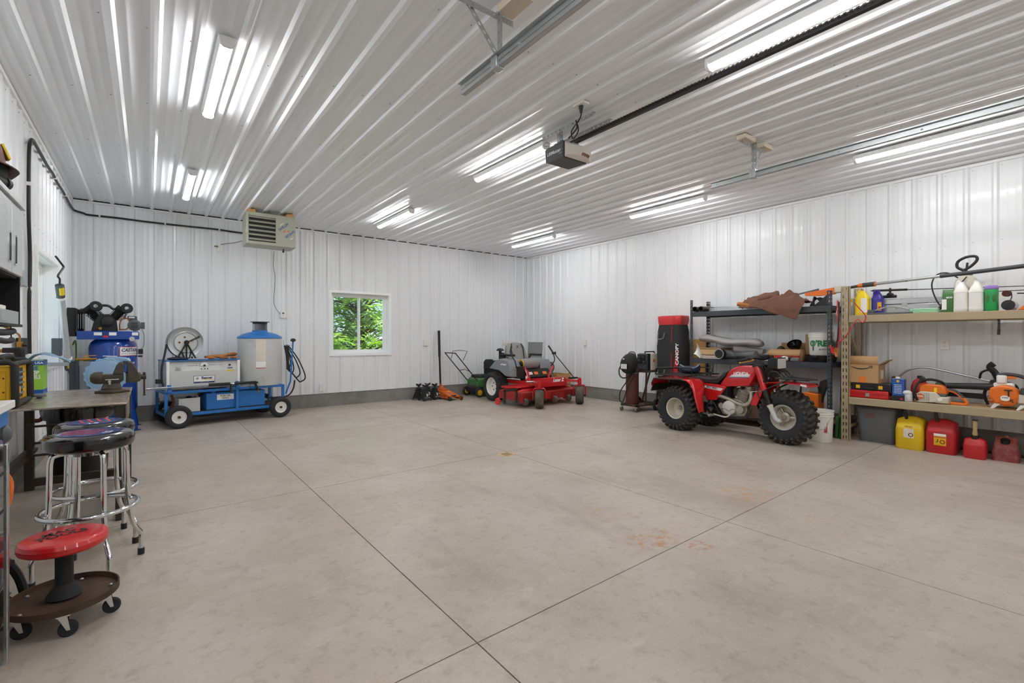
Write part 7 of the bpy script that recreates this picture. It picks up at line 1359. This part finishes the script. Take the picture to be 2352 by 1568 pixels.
P('front_axle', MB().cyl((.655, -.155, .312), (.655, .155, .312), .016, n=12), 'alloy_dull', tk)
P('fork_bridge', MB().bx(.33, .42, -.17, .17, .885, .915), 'black', tk, bev=.006); P('lower_bridge', MB().bx(.42, .48, -.16, .16, .71, .735), 'black', tk, bev=.005); P('steering_head', MB().tube([(.335, 0, .93), (.40, 0, .70)], .035, 12), 'black', tk)
P('marker_rod', MB().cyl((.30, -.17, .58), (.47, -.17, .615), .004, n=6).bx(.46, .475, -.175, -.165, .605, .64), 'alu', tk)
P('handlebar', MB().tube(spline([(.27, -.38, .965), (.30, -.28, .985), (.36, -.15, 1.0), (.375, -.06, .98), (.375, .06, .98), (.36, .15, 1.0), (.30, .28, .985), (.27, .38, .965)], 5), .012, 8), 'black', tk)
for s in (-1, 1):
    P('grip', MB().tube([(.31, s*.26, .983), (.268, s*.39, .962)], .018, 10), 'black_matte', tk); P('lever', MB().tube(spline([(.36, s*.24, .985), (.40, s*.26, .975), (.36, s*.36, .955), (.325, s*.41, .945)], 4), .008, 6).ell((.322, s*.415, .944), .012, 8, 6), 'brass', tk); P('control_pod', MB().bx(.32, .375, s*.22-.03, s*.22+.03, .965, 1.01), 'black', tk, bev=.008)
P('instrument_pod', MB().lathe([(.001, .98), (.05, .98), (.055, 1.0), (.055, 1.03), (.045, 1.04), (.001, 1.04)], 20, (.39, 0, 0)), 'black', tk)
P('headlight_shell', MB().loft([[(.46, y*.8, z) for y, z in ((-.09, .89), (.09, .89), (.09, .98), (-.09, .98))], [(.52, y, z) for y, z in ((-.10, .87), (.10, .87), (.10, 1.005), (-.10, 1.005))], [(.575, y, z) for y, z in ((-.10, .87), (.10, .87), (.10, 1.005), (-.10, 1.005))]]), 'black_matte', tk, bev=.01); P('headlight_bezel', MB().prism([(a, b+.937) for a, b in rrect(.21, .145, .02)], .570, .590, 'x'), 'black', tk, bev=.004); P('headlight_lens', MB().prism([(a, b+.937) for a, b in rrect(.18, .118, .014)], .588, .597, 'x'), 'lens', tk, bev=.003); P('lamp_bracket', MB().bx(.42, .54, -.07, .07, .77, .88), 'black_matte', tk, bev=.01)
for k in range(3): P('brake_cable', MB().tube(spline([(.35, -.2+.06*k, .98), (.45, -.22+.05*k, .90), (.47, -.17+.03*k, .74), (.40, -.17, .62), (.43, -.17, .5), (.53, -.165, .40)], 5), .005, 6), 'black', tk)
# engine and frame
def fin(z): return z
P('cylinder', MB().prism([(.09, .46), (.19, .44), (.235, .60), (.135, .625)], -.075, .075, 'y'), 'alloy_dull', tk, bev=.01)
for k in range(9): q = k/8; P('cooling_fin', MB().box((.142+.043*q, 0, .462+.135*q), (.155-.02*q, .205-.03*abs(q-.4), .0055), (0, R(14), 0)), 'alloy_dull', tk)
P('cylinder_head', MB().prism([(.13, .60), (.24, .575), (.26, .635), (.16, .655)], -.07, .07, 'y'), 'alloy_dull', tk, bev=.012); P('spark_boot', MB().cyl((.17, -.07, .61), (.15, -.11, .615), .02, n=12), 'black', tk)
P('crankcase', MB().prism([(-.17, .33), (-.13, .42), (-.02, .46), (.10, .47), (.20, .43), (.22, .33), (.18, .25), (.0, .23), (-.12, .25)], -.09, .09, 'y'), 'alloy_dull', tk, bev=.015); P('clutch_cover', MB().lathe([(.001, -.155), (.075, -.155), (.088, -.145), (.092, -.09), (.001, -.09)], 36, (.005, 0, .352), 'y'), 'washer_grey', tk); P('cover_line', MB().tube([(-.08, -.157, .335), (-.03, -.157, .335), (-.005, -.157, .315), (.03, -.157, .315), (.045, -.157, .338), (.09, -.157, .34)], .003, 5), 'steel_dark', tk)
P('rear_case', MB().lathe([(.001, -.125), (.038, -.125), (.045, -.09), (.001, -.09)], 20, (-.115, 0, .365), 'y'), 'alloy_dull', tk); P('starter_boss', MB().lathe([(.001, -.12), (.03, -.12), (.036, -.085), (.001, -.085)], 18, (-.10, 0, .43), 'y'), 'black', tk); P('side_case', MB().lathe([(.001, -.13), (.05, -.13), (.06, -.09), (.001, -.09)], 24, (.14, 0, .345), 'y'), 'alloy_dull', tk)
P('heat_shield', MB().prism([(-.05, .495), (-.03, .505), (.14, .43), (.145, .395), (.12, .39), (-.04, .465)], -.125, -.118, 'y'), 'steel_dark', tk, bev=.003)
for k in range(6): P('shield_hole', MB().cyl((-.025+k*.026, -.127, .478-k*.0115), (-.025+k*.026, -.124, .478-k*.0115), .005, n=8), 'black', tk)
P('exhaust_pipe', MB().tube(spline([(.22, -.06, .575), (.27, -.09, .56), (.275, -.11, .48), (.23, -.115, .42), (.14, -.115, .41), (-.05, -.115, .47), (-.3, -.1, .5), (-.5, -.05, .5)], 6), .024, 12), 'alloy_dull', tk)
tubes('frame_tube', [spline([(.34, s*.06, .88), (.35, s*.08, .62), (.30, s*.11, .38), (.24, s*.12, .27), (.12, s*.12, .235), (-.22, s*.12, .23), (-.35, s*.1, .32)], 5) for s in (-1, 1)]+[[(-.33, s*.1, .65), (-.30, s*.1, .40), (-.35, s*.1, .32), (-.58, s*.08, .30)] for s in (-1, 1)], .016)
P('skid_plate', MB().prism([(.30, .42), (.335, .42), (.245, .26), (.10, .22), (.10, .232), (.22, .27)], -.12, .12, 'y'), 'steel_dark', tk); P('side_guard', MB().prism([(.29, .42), (.36, .42), (.40, .27), (.24, .255)], -.125, -.118, 'y'), 'rust_steel', tk)
P('foot_peg', MB().cyl((-.20, -.12, .235), (-.20, -.26, .235), .014, n=10).box((-.20, -.22, .245), (.05, .08, .012)), 'alloy_dull', tk); P('shift_lever', MB().tube(spline([(.04, -.16, .30), (.03, -.175, .26), (-.02, -.18, .235), (-.10, -.18, .24), (-.19, -.17, .25)], 5), .009, 8), 'cream', tk); P('shock_linkage', MB().cyl((-.24, -.10, .40), (-.14, -.11, .26), .012, n=8).cyl((-.30, -.1, .36), (-.18, -.1, .28), .009, n=8), 'black', tk)
P('carburettor', MB().bx(.02, .10, -.07, .07, .50, .60), 'black_matte', tk, bev=.01); P('battery_box', MB().bx(-.33, -.05, -.09, .09, .42, .63), 'black_matte', tk, bev=.01); P('subframe', MB().bx(-.95, -.35, -.10, .10, .60, .68), 'black_matte', tk, bev=.01)
# cloth cap left on the rear rack
cap = thing('cloth_bag', 'dark blue canvas bag with pale edging lying on the rear rack of the three-wheeler', 'bag', (6.14, 3.86, .74), R(-94)); rgs = []
for z, s_ in ((.012, .75), (.03, .95), (.07, 1.0), (.10, .9)): rgs.append([(.13*s_*math.cos(2*PI*k/20)*(1+.06*math.sin(3*k)), .17*s_*math.sin(2*PI*k/20), z+(.025*math.sin(2*PI*k/20*2) if z > .05 else 0)) for k in range(20)])
P('cloth', MB().loft(rgs, cap=True), 'blue_dk', cap); P('edging', MB().tube(rgs[-1], .006, 6, closed=True), 'denim_blue', cap)
# floor drain
fdn = thing('floor_drain', 'small round brass floor drain where the slab joints cross', 'drain', (3.035, 4.07, .0)); P('ring', MB().lathe([(.001, -.01), (.085, -.01), (.085, .003), (.07, .003), (.068, .001), (.001, .001)], 32), 'drain_brass', fdn)
for k in range(5): P('slot', MB().bx(-.05+.0*k, .05, -.045+k*.0225-.004, -.045+k*.0225+.004, .0008, .0025), 'steel_dark', fdn)
